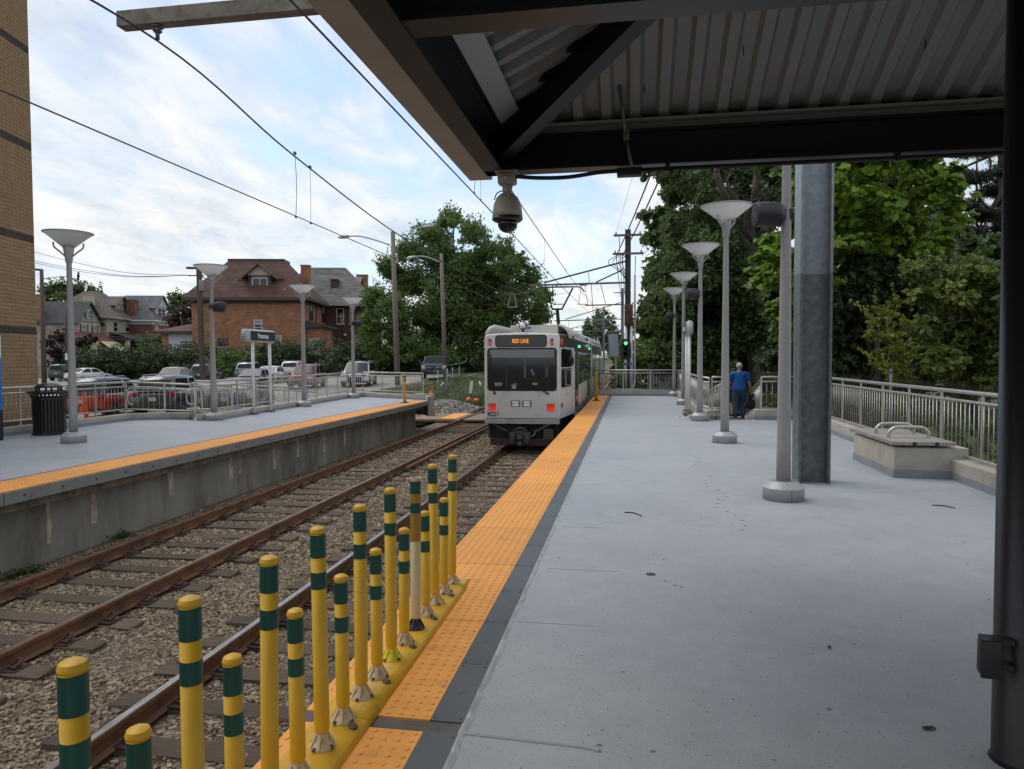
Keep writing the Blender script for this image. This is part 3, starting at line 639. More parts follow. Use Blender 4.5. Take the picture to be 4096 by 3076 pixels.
def delineator(h, flag, x=-1.262, y=0, basemat=CREAM, faded=False, lean=(0, 0)):
    t = thing('striped_post', (x, y, .04)); r_ = .031 if h > .8 else .030; z0 = .075
    m = MB(); m.lathe([(.055, 0), (.053, .010), (.026, .040), (.024, .072)], 16)
    for k in range(7):
        a = 2*PI*k/7; d = Vector((math.cos(a), math.sin(a), 0)); m.beam(d*.022+Vector((0, 0, .060)), d*.049+Vector((0, 0, .010)), .011, .012)
    b = m.build('flex_base', basemat, t, world=False)
    m = MB()
    for k in range(4):
        a = 2*PI*k/4+.5; m.lathe([(.009, .008), (.009, .018)], 6, (.051*math.cos(a), .051*math.sin(a), 0))
    m.build('base_bolt', mat('kerb_bolt', (.1, .1, .1)), b, world=False)
    m = MB(); m.lathe([(r_*.75, z0-.012), (r_*.98, z0), (r_, z0+.02), (r_, h)], 20); m.build('tube', mat('faded_cream_tube', (.62, .47, .24), .5, c2=(.66, .52, .30), scale=3) if faded else YELLOW, t, world=False)
    m = MB()
    if faded: m.lathe([(r_+.001, h-.002), (r_+.003, h), (r_+.003, h+.012), (r_-.004, h+.012), (r_-.004, h-.03)], 20)
    else: m.lathe([(r_+.0015, h-.004), (r_+.0025, h+.004), (r_*.93, h+.016), (r_*.55, h+.022), (0, h+.024)], 20)
    m.build('cap', CREAM if faded else YELLOW, t, world=False)
    s = h-.008; bands = [(s-.095, s), (s-.225, s-.155)] if not faded else [(s-.075, s), (s-.19, s-.13)]
    for a, c in bands:
        m = MB(); n = 24; j = random.uniform(-.006, .006)
        vs = [((r_+.0012)*math.cos(2*PI*i/n), (r_+.0012)*math.sin(2*PI*i/n), (a if e == 0 else c)+(j if 10 < i < 17 else 0)*(e == 0)) for e in (0, 1) for i in range(n)]
        m.add(vs, [(i, (i+1) % n, n+(i+1) % n, n+i) for i in range(n)], 0, True); m.build('green_band', GREENB, t, world=False)
    if faded:
        m = MB(); m.lathe([(r_+.0008, s-.36), (r_+.0008, s-.004)], 20, cap=False); m.build('ochre_sleeve', mat('ochre_sleeve', (.36, .19, .015), .5), t, world=False)
    t.rotation_euler = (lean[0], lean[1], random.uniform(0, 6)); return t
tallp, shortp = delineator(.905, 0), delineator(.64, 0)
oth = delineator(.90, 0, faded=True, basemat=mat('dark_rubber_base', (.03, .033, .04), .6))
yel = delineator(.905, 0, basemat=mat('bright_yellow_base', (.70, .60, .03), .5))
ft = True; fs = True
ORD = ['first', 'second', 'third', 'fourth', 'fifth', 'sixth', 'seventh', 'eighth', 'ninth']
for k in range(9):
    y = 4.92-.437*k
    if k == 2: o = oth
    elif k == 3: o = yel
    else: o = tallp if ft else copy_tree(tallp); ft = False
    o.location = (-1.262, y, .04); o.rotation_euler = (random.uniform(-.012, .012), random.uniform(-.012, .012), random.uniform(0, 6))
    tag(o, 'faded cream and ochre striped post with a dark rubber foot' if k == 2 else 'tall yellow striped post with a bright yellow foot' if k == 3 else 'tall yellow green-banded post, %s tall one from the tapered kerb end' % ORD[k], 'post', 'striped posts on the yellow kerb')
    if k < 8:
        o = shortp if fs else copy_tree(shortp); fs = False
        o.location = (-1.262, y-.2185, .04); o.rotation_euler = (random.uniform(-.015, .015), random.uniform(-.015, .015), random.uniform(0, 6))
        tag(o, 'short yellow green-banded post, %s short one from the tapered kerb end' % ORD[k], 'post', 'striped posts on the yellow kerb')
for (x, y), lb in (((-8.19, 25.18), 'single yellow post at the end of the far platform'), ((-1.26, 27.28), 'single yellow post at the end of the tram platform')):
    t = thing('end_post', (x, y, 0), lb, 'post')
    m = MB(); m.lathe([(.16, .008), (.15, .03), (.06, .045), (.05, .08)], 16, (x, y, 0)); m.build('rubber_base', BLKMAT, t)
    m = MB(); m.lathe([(.047, .06), (.047, 1.04), (.03, 1.06), (0, 1.065)], 16, (x, y, 0)); m.build('tube', YELLOW, t)
    if x < -5:
        for a, b in ((.95, 1.02), (.83, .90)): m = MB(); m.lathe([(.0485, a), (.0485, b)], 16, (x, y, 0)); m.build('green_band', GREENB, t)

# ---------------------------------------------------------------- bench
bt = thing('slatted_bench', (3.55, 10.35, 0), 'slatted grey timber bench on a concrete plinth with two arm hoops', 'bench')
m = MB(); m.rbox((3.56, 10.36, -.05), (4.5, 12.12, .42), .018); m.build('plinth', CONC, bt)
m = MB(); m.box((3.55, 10.35, -.02), (4.3, 12.13, .11)); m.build('plinth_band', BAND, bt)
m = MB()
for xx in (3.75, 4.1): m.box((xx-.03, 10.4, .42), (xx+.03, 12.1, .452))
m.build('bearer', BLKMAT, bt)
SLW = mat('weathered_timber', (.25, .225, .205), .85, c2=(.33, .305, .285), scale=3, stretch=(1, 12, 12), rand=.14, bump=.3, bscale=20, bdist=.004)
m = MB(); m.rbox((0, 0, 0), (.80, .036, .048), .003); SLM = m.mesh('slat', SLW)
for k in range(46): link('slat', SLM, bt, (-.03+random.uniform(-.004, .004), -.03+.0408*k, .452))
m = MB()
for xx in (3.80, 4.08): m.lathe([(.026, 0), (.026, .006), (.012, .006)], 12, (xx, 10.318, .476), mtx=Matrix.Rotation(PI/2, 4, 'X'))
m.build('bolt_cap', BLKMAT, bt)
for yy in (10.86, 11.40):
    m = MB(); m.tube(smooth_path([(3.66, yy, .49), (3.66, yy, .57), (3.72, yy, .635), (3.80, yy, .65), (4.04, yy, .65), (4.12, yy, .635), (4.18, yy, .57), (4.18, yy, .49)], 5), .024, 12); m.build('arm_hoop', STEEL, bt)

# ---------------------------------------------------------------- litter bin and totem
bt = thing('litter_bin', (-12.72, 13.85, 0), 'black slatted steel litter bin with domed lid', 'litter bin'); c = Vector((-12.72, 13.85, 0))
m = MB(); m.lathe([(.335, 0), (.345, .01), (.345, .055), (.33, .06)], 28, c); m.build('base_ring', BLACK, bt)
m = MB(); m.lathe([(.27, .04), (.27, .84)], 24, c, cap=False); m.build('liner', mat('liner', (.008, .008, .009), .6), bt)
SL = MB()
SL.tube([(0, 0, 0)], .001, 4) if False else None
SL.v = []; SL.f = []; SL.m = []; SL.sm = []
prf = [(.305, .04), (.315, .4), (.325, .80), (.36, .90), (.415, .955)]
for (r0, z0), (r1, z1) in zip(prf[:-1], prf[1:]):
    SL.add([(r0, -.018, z0), (r0, .018, z0), (r1, .018, z1), (r1, -.018, z1), (r0+.008, -.018, z0), (r0+.008, .018, z0), (r1+.008, .018, z1), (r1+.008, -.018, z1)], [(0, 1, 2, 3), (4, 7, 6, 5), (0, 4, 5, 1), (3, 2, 6, 7), (0, 3, 7, 4), (1, 5, 6, 2)])
SLB = SL.mesh('slat', BLACK)
for k in range(30): link('slat', SLB, bt, (0, 0, 0), (0, 0, 2*PI*k/30))
m = MB(); m.tube([c+Vector((.42*math.cos(a), .42*math.sin(a), .955)) for a in [2*PI*k/32 for k in range(33)]], .014, 8, cap=False); m.lathe([(.312, .78), (.335, .78), (.335, .82), (.312, .82)], 28, c, cap=False); m.build('rim', BLACK, bt)
m = MB(); m.lathe([(.26, 1.04), (.27, 1.05), (.265, 1.07), (.2, 1.115), (.1, 1.14), (0, 1.145)], 24, c)
for k in range(6):
    a = 2*PI*k/6; m.cbox(c+Vector((.24*math.cos(a), .24*math.sin(a), .99)), (.03, .03, .12))
m.lathe([(.30, .90), (.30, .93), (.22, .93), (.22, .90)], 24, c, cap=False); m.build('lid', BLACK, bt)
m = MB(); m.add([(c.x-.12, c.y-.13, 1.128), (c.x+.06, c.y-.16, 1.118), (c.x+.1, c.y-.06, 1.142), (c.x-.09, c.y-.05, 1.142)], [(0, 1, 2, 3)]); m.build('sticker', mat('blue_sticker', (.05, .22, .42), .5), bt)
tt = thing('information_totem', (-13.05, 12.5, 0), 'blue and white information totem with black foot beside the bin', 'totem')
for nm, z0, z1, mm in (('foot', 0, .62, BLACK), ('blue_panel', .621, 1.70, mat('totem_blue', (.01, .16, .52), .4)), ('white_panel', 1.701, 2.17, mat('totem_white', (.72, .76, .80), .4))):
    m = MB(); m.rbox((-13.75, 12.56, z0), (-12.77, 12.72, z1), .012); m.build(nm, mm, tt)
m = MB(); m.add([(-13.75, 12.556, 1.70), (-12.775, 12.556, 1.70), (-12.775, 12.556, 1.86), (-13.1, 12.556, 1.78), (-13.75, 12.556, 1.72)], [(0, 1, 2, 3, 4)]); m.build('blue_wave', MATS['totem_blue'], tt)

# ---------------------------------------------------------------- canopy
DECKM = mat('canopy_deck', (.29, .292, .285), .5, c2=(.33, .328, .315), scale=2, stretch=(.4, .4, 1))
TRIM = mat('canopy_trim', (.44, .40, .35), .6, c2=(.39, .355, .315), scale=4)
FLASH = mat('canopy_flashing', (.33, .36, .39), .45, .3)
cp = thing('platform_canopy', (1.46, 3.1, 0), 'black steel platform canopy with corrugated deck and tan fascia', 'canopy')
def ibeam(a, b, h, wf, tw=.02, tf=.02, mats=STEELBLK, name='beam', parent=None, up=(0, 0, 1)):
    m = MB(); a, b = Vector(a), Vector(b); u = Vector(up)
    d = (b-a).normalized(); sd = d.cross(u).normalized(); u = sd.cross(d).normalized()
    m.beam(a, b, tw, h-2*tf, up=u); m.beam(a-u*(h/2-tf/2), b-u*(h/2-tf/2), wf, tf, up=u); m.beam(a+u*(h/2-tf/2), b+u*(h/2-tf/2), wf, tf, up=u)
    return m.build(name, mats, parent)
XL, YF, XR, YB = -1.06, 5.60, 6.2, -7.0
ZB, BH = 3.12, .27
ibeam((XL, YB, ZB+BH/2), (XL, YF+.07, ZB+BH/2), BH, .15, name='eave_beam', parent=cp)
ibeam((XL-.07, YF, ZB+BH/2), (XR, YF, ZB+BH/2), BH, .15, name='front_beam', parent=cp)
ibeam((XL, 3.12, ZB+.16), (XR, 3.12, ZB+.16), .30, .17, name='tie_beam', parent=cp)
sl_ = .47; t1 = 2.62
ibeam((XL+.02, YF-.02, ZB+.18), (XL+.02+t1, YF-.02-t1, ZB+.18+sl_*t1), .26, .12, name='hip_beam', parent=cp)
ibeam((XR-.1, YF-.1, ZB+.18), (XR-.1-t1, YF-.1-t1, ZB+.18+sl_*t1), .26, .12, name='hip_beam', parent=cp)
ibeam((XL+t1, YB, ZB+.2+sl_*t1), (XR-t1, YB, ZB+.2+sl_*t1), .2, .1, name='ridge_beam', parent=cp)
ibeam((XL+t1, YF-t1, ZB+.22+sl_*t1), (XL+t1, YB, ZB+.22+sl_*t1), .24, .12, name='purlin', parent=cp)
m = MB(); m.box((XL-.27, YB, ZB+.03), (XL-.078, YF+.30, ZB+.34)); m.build('fascia', TRIM, cp)
m = MB(); m.box((XL-.05, YF+.16, ZB+.06), (XR, YF+.28, ZB+.38)); m.build('fascia', TRIM, cp)
m = MB(); m.box((XL-.078, YF+.08, ZB+.275), (XR, YF+.16, ZB+.34)); m.build('soffit', TRIM, cp)
m = MB(); m.box((XL+.09, YF-.012, ZB+.272), (XR, YF-.002, ZB+.34)); m.box((XL+.09, YF-.10, ZB+.33), (XR, YF-.012, ZB+.34)); m.build('deck_angle', mat('deck_angle', (.33, .31, .27), .55), cp)
m = MB(); m.add([(XL+.10, YB, ZB+.30), (XL+.10, YF-.25, ZB+.30), (XL+.25, YF-.40, ZB+.355), (XL+.25, YB, ZB+.355)], [(0, 1, 2, 3)]); m.add([(XL+.10, YB, ZB+.306), (XL+.10, YF-.25, ZB+.306), (XL+.25, YF-.40, ZB+.361), (XL+.25, YB, ZB+.361)], [(3, 2, 1, 0)]); m.build('flashing', FLASH, cp)
PITCHC, DEP = .213, .055
def corr(s):
    f = (s/PITCHC) % 1.0
    if f < .32: return 0.0
    if f < .45: return DEP*(f-.32)/.13
    if f < .87: return DEP
    return DEP*(1-(f-.87)/.13)
def cuts(a, b):
    out = [a]; k = math.floor(a/PITCHC)-1
    while k*PITCHC < b+PITCHC:
        for f in (0, .32, .45, .87):
            s = (k+f)*PITCHC
            if a+1e-4 < s < b-1e-4: out.append(s)
        k += 1
    return sorted(out)+[b]
m = MB(); zd = ZB+.34                       # front slope: ribs run along y
ss = cuts(XL+.08, XR-.08)
for a, b in zip(ss[:-1], ss[1:]):
    def lim(x): return max(YF-(x-(XL+.08)), YF-((XR-.08)-x), YF-2.7)
    za, zb = corr(a+1e-5), corr(b-1e-5); ya, yb = lim(a), lim(b)
    m.add([(a, YF, zd+za), (b, YF, zd+zb), (b, yb, zd+zb+(YF-yb)*sl_), (a, ya, zd+za+(YF-ya)*sl_)], [(0, 1, 2, 3)])
m.build('deck_front', DECKM, cp)
m = MB(); ss = cuts(YB, YF)                  # side slope: ribs run along x
for a, b in zip(ss[:-1], ss[1:]):
    def lim(y): return min(XL+.08+(YF-y), XL+2.78)
    za, zb = corr(a+1e-5), corr(b-1e-5); xa, xb = lim(a), lim(b)
    m.add([(XL+.1, a, zd+za), (XL+.1, b, zd+zb), (xb, b, zd+zb+(xb-XL-.1)*sl_), (xa, a, zd+za+(xa-XL-.1)*sl_)], [(0, 1, 2, 3)])
m.build('deck_side', DECKM, cp)
m = MB(); z2 = zd+2.7*sl_+.08
m.add([(XL+2.6, YB, z2), (XR-2.0, YB, z2), (XR-2.0, YF-2.6, z2), (XL+2.6, YF-2.6, z2)], [(0, 1, 2, 3)])
m.add([(XL-.27, YB, ZB+.34), (XL-.27, YF+.3, ZB+.36), (XL+2.6, YF-2.55, z2+.06), (XL+2.6, YB, z2+.06)], [(0, 1, 2, 3)])
m.add([(XL-.27, YF+.3, ZB+.36), (XR, YF+.3, ZB+.36), (XR-2, YF-2.55, z2+.06), (XL+2.6, YF-2.55, z2+.06)], [(0, 1, 2, 3)])
m.add([(XR, YF+.3, ZB+.36), (XR, YB, ZB+.36), (XR-2, YB, z2+.06), (XR-2, YF-2.55, z2+.06)], [(0, 1, 2, 3)])
m.build('roof_skin', mat('roof_membrane', (.2, .2, .2), .8), cp)
m = MB(); m.lathe([(.115, 0), (.105, .02), (.105, ZB+.02)], 28, (1.585, 3.15, 0)); m.build('column', STEELBLK, cp)
m = MB(); m.lathe([(.115, 0), (.105, .02), (.105, ZB+.02)], 20, (1.585, -3.4, 0)); m.build('column', STEELBLK, cp)
m = MB()                                     # deck screws
for x, t in ((.1, .3), (.75, .55), (1.4, .9), (1.9, .5), (2.5, .95), (3.1, .45), (-.35, .4), (.75, 1.3), (2.2, 1.5)): m.tube([(x, YF-t, zd+t*sl_-.03), (x, YF-t, zd+t*sl_+.03)], .004, 5)
m.build('deck_screw', BLKMAT, cp)
cl = thing('conduit', (0, YF, ZB), 'black cable conduit running under the canopy front beam', 'conduit')
yc = YF-.03
m = MB(); m.tube(smooth_path([(XL+.17, yc, ZB-.035), (XL+.35, yc, ZB-.055), (XL+.58, yc, ZB-.06), (XL+.82, yc, ZB-.035), (XL+1.0, yc, ZB-.03)], 5), .016, 8); m.tube([(XL+1.05, yc, ZB-.03), (XR, yc, ZB-.03)], .016, 8); m.build('pipe', BLKMAT, cl)
m = MB(); m.rbox((XL+.96, yc-.045, ZB-.075), (XL+1.15, yc+.045, ZB-.015), .008); m.build('junction_box', BLKMAT, cl)
m = MB(); m.tube([(XL+1.07, yc-.05, ZB-.01), (XL+1.03, yc-.1, ZB+.19)], .014, 8, 0); m.tube([(XL+1.03, yc-.1, ZB+.19), (XL+.98, yc-.25, ZB+.52)], .013, 8)
m.rbox((XL+1.005, yc-.13, ZB+.17), (XL+1.055, yc-.08, ZB+.25), .01); m.build('drop_pipe', mat('conduit_grey', (.20, .20, .19), .5, .4), cl)
for xx in (1.9, .28, 3.4): m = MB(); m.box((xx-.015, yc-.03, ZB-.055), (xx+.015, yc+.03, ZB+.02)); m.build('clamp', BLKMAT, cl)
jb = thing('switch_box', (1.40, 3.05, .40), 'small black switch box strapped to the canopy column', 'box')
mt = Matrix.Translation((1.395, 3.045, .48)) @ Matrix.Rotation(R(-6), 4, 'Z')
m = MB(); m.rbox((-.035, -.06, -.07), (.03, -.005, .07), .012, mtx=mt); m.build('housing', BLACK, jb)
m = MB(); m.rbox((-.038, -.072, -.075), (.033, -.058, .075), .008, mtx=mt); m.build('cover', BLKMAT, jb)
m = MB(); m.box((-.01, -.004, .04), (.10, .05, .06), mtx=mt); m.box((-.01, -.004, -.06), (.10, .05, -.04), mtx=mt); m.build('strap', BLKMAT, jb)

# ---------------------------------------------------------------- dome camera
CAMC = mat('camera_beige', (.50, .445, .355), .45, c2=(.46, .41, .32), scale=8)
dc = thing('dome_camera', (XL+.105, YF-.03, ZB), 'beige dome security camera hanging from the canopy corner', 'security camera'); c = WL[dc.name]
m = MB(); m.cbox(c+Vector((0, 0, -.006)), (.18, .15, .012)); m.rbox(c+Vector((-.072, -.055, -.10)), c+Vector((.072, .055, -.012)), .018); m.lathe([(.045, -.10), (.038, -.14), (.034, -.165)], 16, c); m.build('mount', CAMC, dc)
m = MB(); m.lathe([(.033, -.16), (.05, -.168), (.085, -.20), (.108, -.25), (.117, -.31), (.119, -.352)], 28, c); m.build('housing', CAMC, dc)
m = MB(); m.lathe([(.121, -.352), (.122, -.372), (.105, -.385), (.088, -.388)], 28, c); m.build('gasket', BLACK, dc)
m = MB(); m.lathe([(.078, -.386)]+[(.078*math.cos(a), -.40-.075*math.sin(a)) for a in [R(k*10) for k in range(10)]], 24, c); m.build('dome', mat('dome_glass', (.05, .05, .05), .04, trans=.75, spec=.7), dc)
m = MB(); m.lathe([(0, -.46), (.04, -.45), (.055, -.42), (.055, -.388)], 16, c); m.build('lens_ball', BLKMAT, dc)
m = MB(); m.tube(smooth_path([c+Vector((-.03, -.03, -.15)), c+Vector((-.075, -.04, -.17)), c+Vector((-.10, -.03, -.22))], 5), .005, 5); m.build('tether', BLKMAT, dc)
m = MB(); m.lathe([(.016, 0), (.016, .008), (.006, .01)], 10, c+Vector((0, -.055, -.05)), mtx=Matrix.Rotation(PI/2, 4, 'X')); m.build('mount_screw', STEEL, dc)

# ---------------------------------------------------------------- galvanised catenary column with cantilever arm
gt = thing('catenary_pole', (2.38, 9.9, 0), 'galvanised steel catenary column beside the bench with cantilever over the tracks', 'catenary pole')
GDARK = mat('galvanised_coated', (.115, .132, .142), .5, .4, c2=(.165, .18, .188), scale=11, detail=3, spread=(.45, .6), dirt=(.05, .055, .055), dscale=3, dspread=(.6, .8))
def hcol(z0, z1, mm, nm):
    m = MB(); x0, x1, y0, y1 = 2.175, 2.575, 9.72, 10.08
    m.box((x0, y0, z0), (x0+.03, y1, z1)); m.box((x1-.03, y0, z0), (x1, y1, z1)); m.box((x0+.0302, y0+.16, z0), (x1-.0302, y0+.185, z1)); return m.build(nm, mm, gt)
hcol(0, 2.74, GDARK, 'lower_shaft'); hcol(2.741, 8.9, GALV, 'upper_shaft')
WEATH = mat('weathered_arm', (.19, .15, .115), .7, .2, c2=(.27, .25, .22), scale=3, dirt=(.10, .055, .035), dscale=4)
m = MB(); m.box((-7.55, 9.66, 6.62), (2.18, 9.86, 6.84)); m.build('arm', WEATH, gt)
m = MB(); m.beam((-5.2, 9.76, 6.92), (2.2, 9.76, 8.6), .09, .12); m.build('stay', WEATH, gt)
for xx in (-6.95, -2.98):
    m = MB(); m.lathe([(.02, 0), (.09, -.01), (.085, -.03), (.05, -.035), (.05, -.07), (.07, -.08), (.03, -.12), (.03, -.2)], 14, (xx, 9.76, 6.62)); m.build('insulator', mat('insulator', (.12, .10, .09), .4), gt)
for i in range(7): pass

# ---------------------------------------------------------------- overhead wires
WIRE = mat('wire', (.028, .027, .028), .6)
GWIRE = mat('aged_wire', (.10, .14, .13), .6)
def wire(name, label, pts, r_, m_=WIRE, n=5, seg=8):
    o = MB().tube(smooth_path(pts, seg), r_, n).build(name, m_); return tag(o, label, 'wire')
L_m = [(-6.55, -4, 6.35), (-6.9, 9.76, 6.43), (-6.62, 13.3, 5.72), (-6.55, 19.1, 5.22), (-6.5, 28, 5.02), (-6.5, 38.8, 5.2), (-6.5, 49.5, 6.5)]
wire('messenger_wire', 'thick sagging messenger wire above the track by the name sign', [(-6.9, -6, 6.0), (-6.95, 4, 6.05), (-6.95, 9.76, 6.40), (-6.62, 13.3, 5.72), (-6.5, 19.1, 5.19), (-6.5, 28, 5.0), (-6.5, 39.4, 5.22), (-6.4, 49.9, 6.55)], .0165)
wire('contact_wire', 'thin contact wire above the track by the name sign', [(-6.5, -5, 4.48), (-6.5, 6.5, 4.48), (-6.5, 25, 4.44), (-6.5, 45, 4.4), (-6.3, 70, 4.5), (-6.3, 120, 4.6)], .010)
wire('contact_wire', 'contact wire above the tram touching its pantograph', [(-2.98, -5, 4.84), (-2.98, 14.5, 4.84), (-2.98, 32, 4.80), (-2.7, 60, 4.7), (-2.9, 120, 4.7)], .012)
wire('messenger_wire', 'messenger wire above the tram', [(-2.98, -5, 6.5), (-2.98, 9.76, 6.4), (-2.98, 16, 5.98), (-2.98, 24, 5.85), (-2.98, 40, 5.75), (-2.9, 70, 6.0)], .0135)
HG = mat('hanger', (.06, .10, .09), .6)
def hanger(x, y, z0, z1, k, label):
    m = MB(); m.tube(smooth_path([(x, y, z1), (x+.02*k, y+.01, (z0+z1)/2), (x, y, z0)], 5), .006 if k else .004, 5)
    m.cbox((x, y, z1+.01), (.03, .08, .05)); m.cbox((x, y, z0), (.02, .06, .03)); tag(m.build('wire_hanger', HG), label, 'hanger')
hanger(-6.56, 13.35, 4.47, 5.72, 1, 'bowed jumper cable hanging between the wires by the name sign')
hanger(-6.55, 14.0, 4.47, 5.62, 0, 'thin hanger beside the bowed jumper cable')
for k, (y, z1) in enumerate(((24, 5.05), (31, 5.03), (37.5, 5.15), (43, 5.7))): hanger(-6.5, y, 4.42, z1, 0, 'thin hanger between the sagging wires before the big tree, %s past the jumper cable' % ORD[k])
for o in bpy.data.objects:
    if str(o.get('label')).startswith('thin hanger between the sagging'): o['group'] = 'hangers before the big tree'
for y, z1 in ((22.2, 5.86), (30, 5.8)): tag(bpy.data.objects[-1], None) if False else None
hanger(-2.98, 13.6, 4.85, 6.06, 1, 'jumper cable hanging between the wires beside the dome camera')
hanger(-2.98, 14.2, 4.85, 6.02, 0, 'thin hanger beside the jumper cable near the dome camera')
hanger(-2.98, 25.2, 4.82, 5.83, 0, 'hanger between the wires above the tram roof')
hanger(-2.98, 33.5, 4.80, 5.77, 0, 'hanger between the wires beyond the pantograph')
# ---------------------------------------------------------------- the tram
TBODY = mat('tram_body', (.66, .655, .635), .42, c2=(.70, .695, .675), scale=1.2, dirt=(.40, .37, .32), dscale=1.3, dspread=(.52, .85))
TSIDE = mat('tram_side', (.42, .42, .41), .25, .35, dirt=(.30, .27, .24), dscale=1.2)
TDARK = mat('tram_dark_band', (.045, .05, .052), .4)
GLASS = mat('dark_glass', (.012, .014, .016), .06, spec=.6)
RUBBER = mat('rubber', (.012, .012, .013), .7)
UNDER = mat('underframe', (.018, .017, .016), .8, c2=(.035, .03, .026), scale=5)
REDL = mat('red_lamp', (.5, .01, .015), .3, emit=(1, .02, .04), estr=.32)
AMBER = mat('amber_lens', (.62, .10, .01), .3)
LED = mat('amber_led', (.4, .15, .02), .4, emit=(1.0, .34, .04), estr=.55)
GRNL = mat('green_lamp', (.05, .4, .12), .3, emit=(.1, 1.0, .3), estr=1.3)
XC, YT, ZR = -3.11, 20.5, -1.02
tm = thing('tram', (XC, YT, ZR), 'silver light rail tram, rear end with red tail lamps and number 4221', 'tram')
def tz(v): return 2.35-(v-490)*.0035-ZR
def tx(u): return (u-594)*.00354
def T_(m, name, mats, parent=None): return m.build(name, mats, parent or tm, world=False)
def section(hw, z0, z1, r=.13, dome=.05):
    p = [(-hw, z0), (hw, z0)]
    for k in range(6): a = PI/2*k/5; p.append((hw-r+r*math.cos(a), z1-r+r*math.sin(a)))
    p.append((0, z1+dome))
    for k in range(6): a = PI/2+PI/2*k/5; p.append((-hw+r+r*math.cos(a), z1-r+r*math.sin(a)))
    return p
def loft(secs, cap0=True, cap1=True):
    m = MB(); k = len(secs[0][1]); vs = [(p[0], y, p[1]) for y, s in secs for p in s]
    m.add(vs, [(i*k+j, i*k+(j+1) % k, (i+1)*k+(j+1) % k, (i+1)*k+j) for i in range(len(secs)-1) for j in range(k)], 0, True)
    if cap0: m.poly(vs[:k])
    if cap1: m.poly(vs[-k:][::-1])
    return m
z0, z1 = .90, 3.37
T_(loft([(0, section(1.065, z0+.03, z1-.05)), (.012, section(1.095, z0+.01, z1-.02)), (.05, section(1.115, z0, z1)), (2.3, section(1.36, z0, z1+.02)), (12.4, section(1.36, z0, z1+.02))]), 'body', TBODY)
T_(loft([(13.1, section(1.36, z0, z1+.02)), (25.0, section(1.36, z0, z1+.02))]), 'rear_section', TBODY)
m = MB()
for k in range(6): m.box((-1.24, 12.41+.115*k, z0+.1), (1.24, 12.47+.115*k, z1-.12))
m.box((-1.18, 12.4, z0+.1), (1.18, 13.1, z1-.2)); T_(m, 'bellows', RUBBER)
def rrect(x0, x1, zz0, zz1, r, n=5):
    pts = []
    for cx, cz, a0 in ((x1-r, zz1-r, 0), (x0+r, zz1-r, PI/2), (x0+r, zz0+r, PI), (x1-r, zz0+r, 3*PI/2)):
        for k in range(n+1): a = a0+PI/2*k/n; pts.append((cx+r*math.cos(a), cz+r*math.sin(a)))
    return pts
def facep(u0, u1, v0, v1, r, d0, d1):
    m = MB(); m.prism(rrect(tx(u0), tx(u1), tz(v1), tz(v0), r), lambda p: (p[0], -d1, p[1]), lambda p: (p[0], -d0, p[1])); return m
fr = T_(facep(305, 885, 605, 965, .10, -.01, .012), 'windshield_seal', RUBBER)
ws = T_(facep(316, 874, 615, 955, .09, .0, .016), 'windshield', GLASS)
T_(facep(330, 860, 620, 686, .02, .016, .0175), 'sun_shade', mat('sun_shade', (.20, .215, .22), .3), ws)
T_(facep(466, 472, 700, 945, .005, .016, .0172), 'interior_pole', mat('dim_pole', (.05, .05, .05), .4), ws)
T_(facep(613, 630, 692, 855, .005, .016, .0172), 'interior_pole', mat('dim_post', (.09, .09, .085), .4), ws)
T_(facep(788, 815, 715, 850, .005, .016, .0172), 'interior_panel', MATS['dim_pole'], ws)
m = MB(); m.add([(tx(662), -.0172, tz(785)), (tx(680), -.0172, tz(780)), (tx(705), -.0172, tz(830)), (tx(688), -.0172, tz(838))], [(0, 1, 2, 3)]); T_(m, 'interior_mirror', mat('dim_mirror', (.12, .13, .14), .3), ws)
m = MB(); m.add([(tx(508), -.0172, tz(905)), (tx(550), -.0172, tz(900)), (tx(545), -.0172, tz(945)), (tx(512), -.0172, tz(945))], [(3, 2, 1, 0)]); T_(m, 'paper', mat('paper', (.28, .32, .34), .6), ws)
FX = (PI/2, 0, 0)
text_mesh('run_number', '909', .15, mat('number_white', (.5, .5, .5), .5), ws, (tx(397), -.019, tz(912)), FX, .001, xscale=1.0)
text_mesh('cab_number', '4221', .085, mat('number_yellow', (.6, .40, .03), .5, emit=(.8, .5, .05), estr=.25), ws, (tx(705), -.019, tz(905)), FX, .001)
T_(facep(372, 803, 498, 599, .09, -.01, .010), 'sign_seal', RUBBER)
ds = T_(facep(380, 795, 505, 593, .075, .0, .013), 'destination_sign', mat('sign_glass', (.045, .045, .042), .15))
text_mesh('destination', 'RED LINE', .165, LED, ds, (tx(583), -.016, tz(550)), FX, .001, xscale=.72, bold=.004)
for u in (328, 845):
    T_(facep(u-11, u+11, 530, 582, .01, 0, .03), 'marker_lamp', mat('marker_housing', (.25, .03, .01), .4))
    T_(facep(u-9, u+9, 552, 578, .01, .03, .038), 'marker_lens', REDL)
for u in (541, 636):
    p = T_(facep(u-39, u+39, 1045, 1098, .012, 0, .012), 'headlight_panel', mat('headlight_panel', (.16, .16, .155), .4, .3))
    for a, b in ((1052, 1069), (1074, 1092)):
        m = facep(u-26, u+26, a, b, .01, .012, .02); T_(m, 'headlight', mat('clear_lens', (.82, .82, .80), .2), p)
for u in (345, 834):
    T_(facep(u-32, u+32, 1069, 1098, .008, 0, .025), 'turn_lamp', AMBER)
    T_(facep(u-32, u+32, 1100, 1130, .008, 0, .025), 'tail_lamp', REDL)
text_mesh('fleet_number', '4221', .18, mat('number_black', (.015, .015, .015), .5), tm, (tx(352), -.003, tz(1161)), FX, .002, bold=.004)
m = MB()
for k in range(4): m.box((-1.10, -.035, z0-.15+.035*k), (1.10, .1, z0-.15+.035*k+.024))
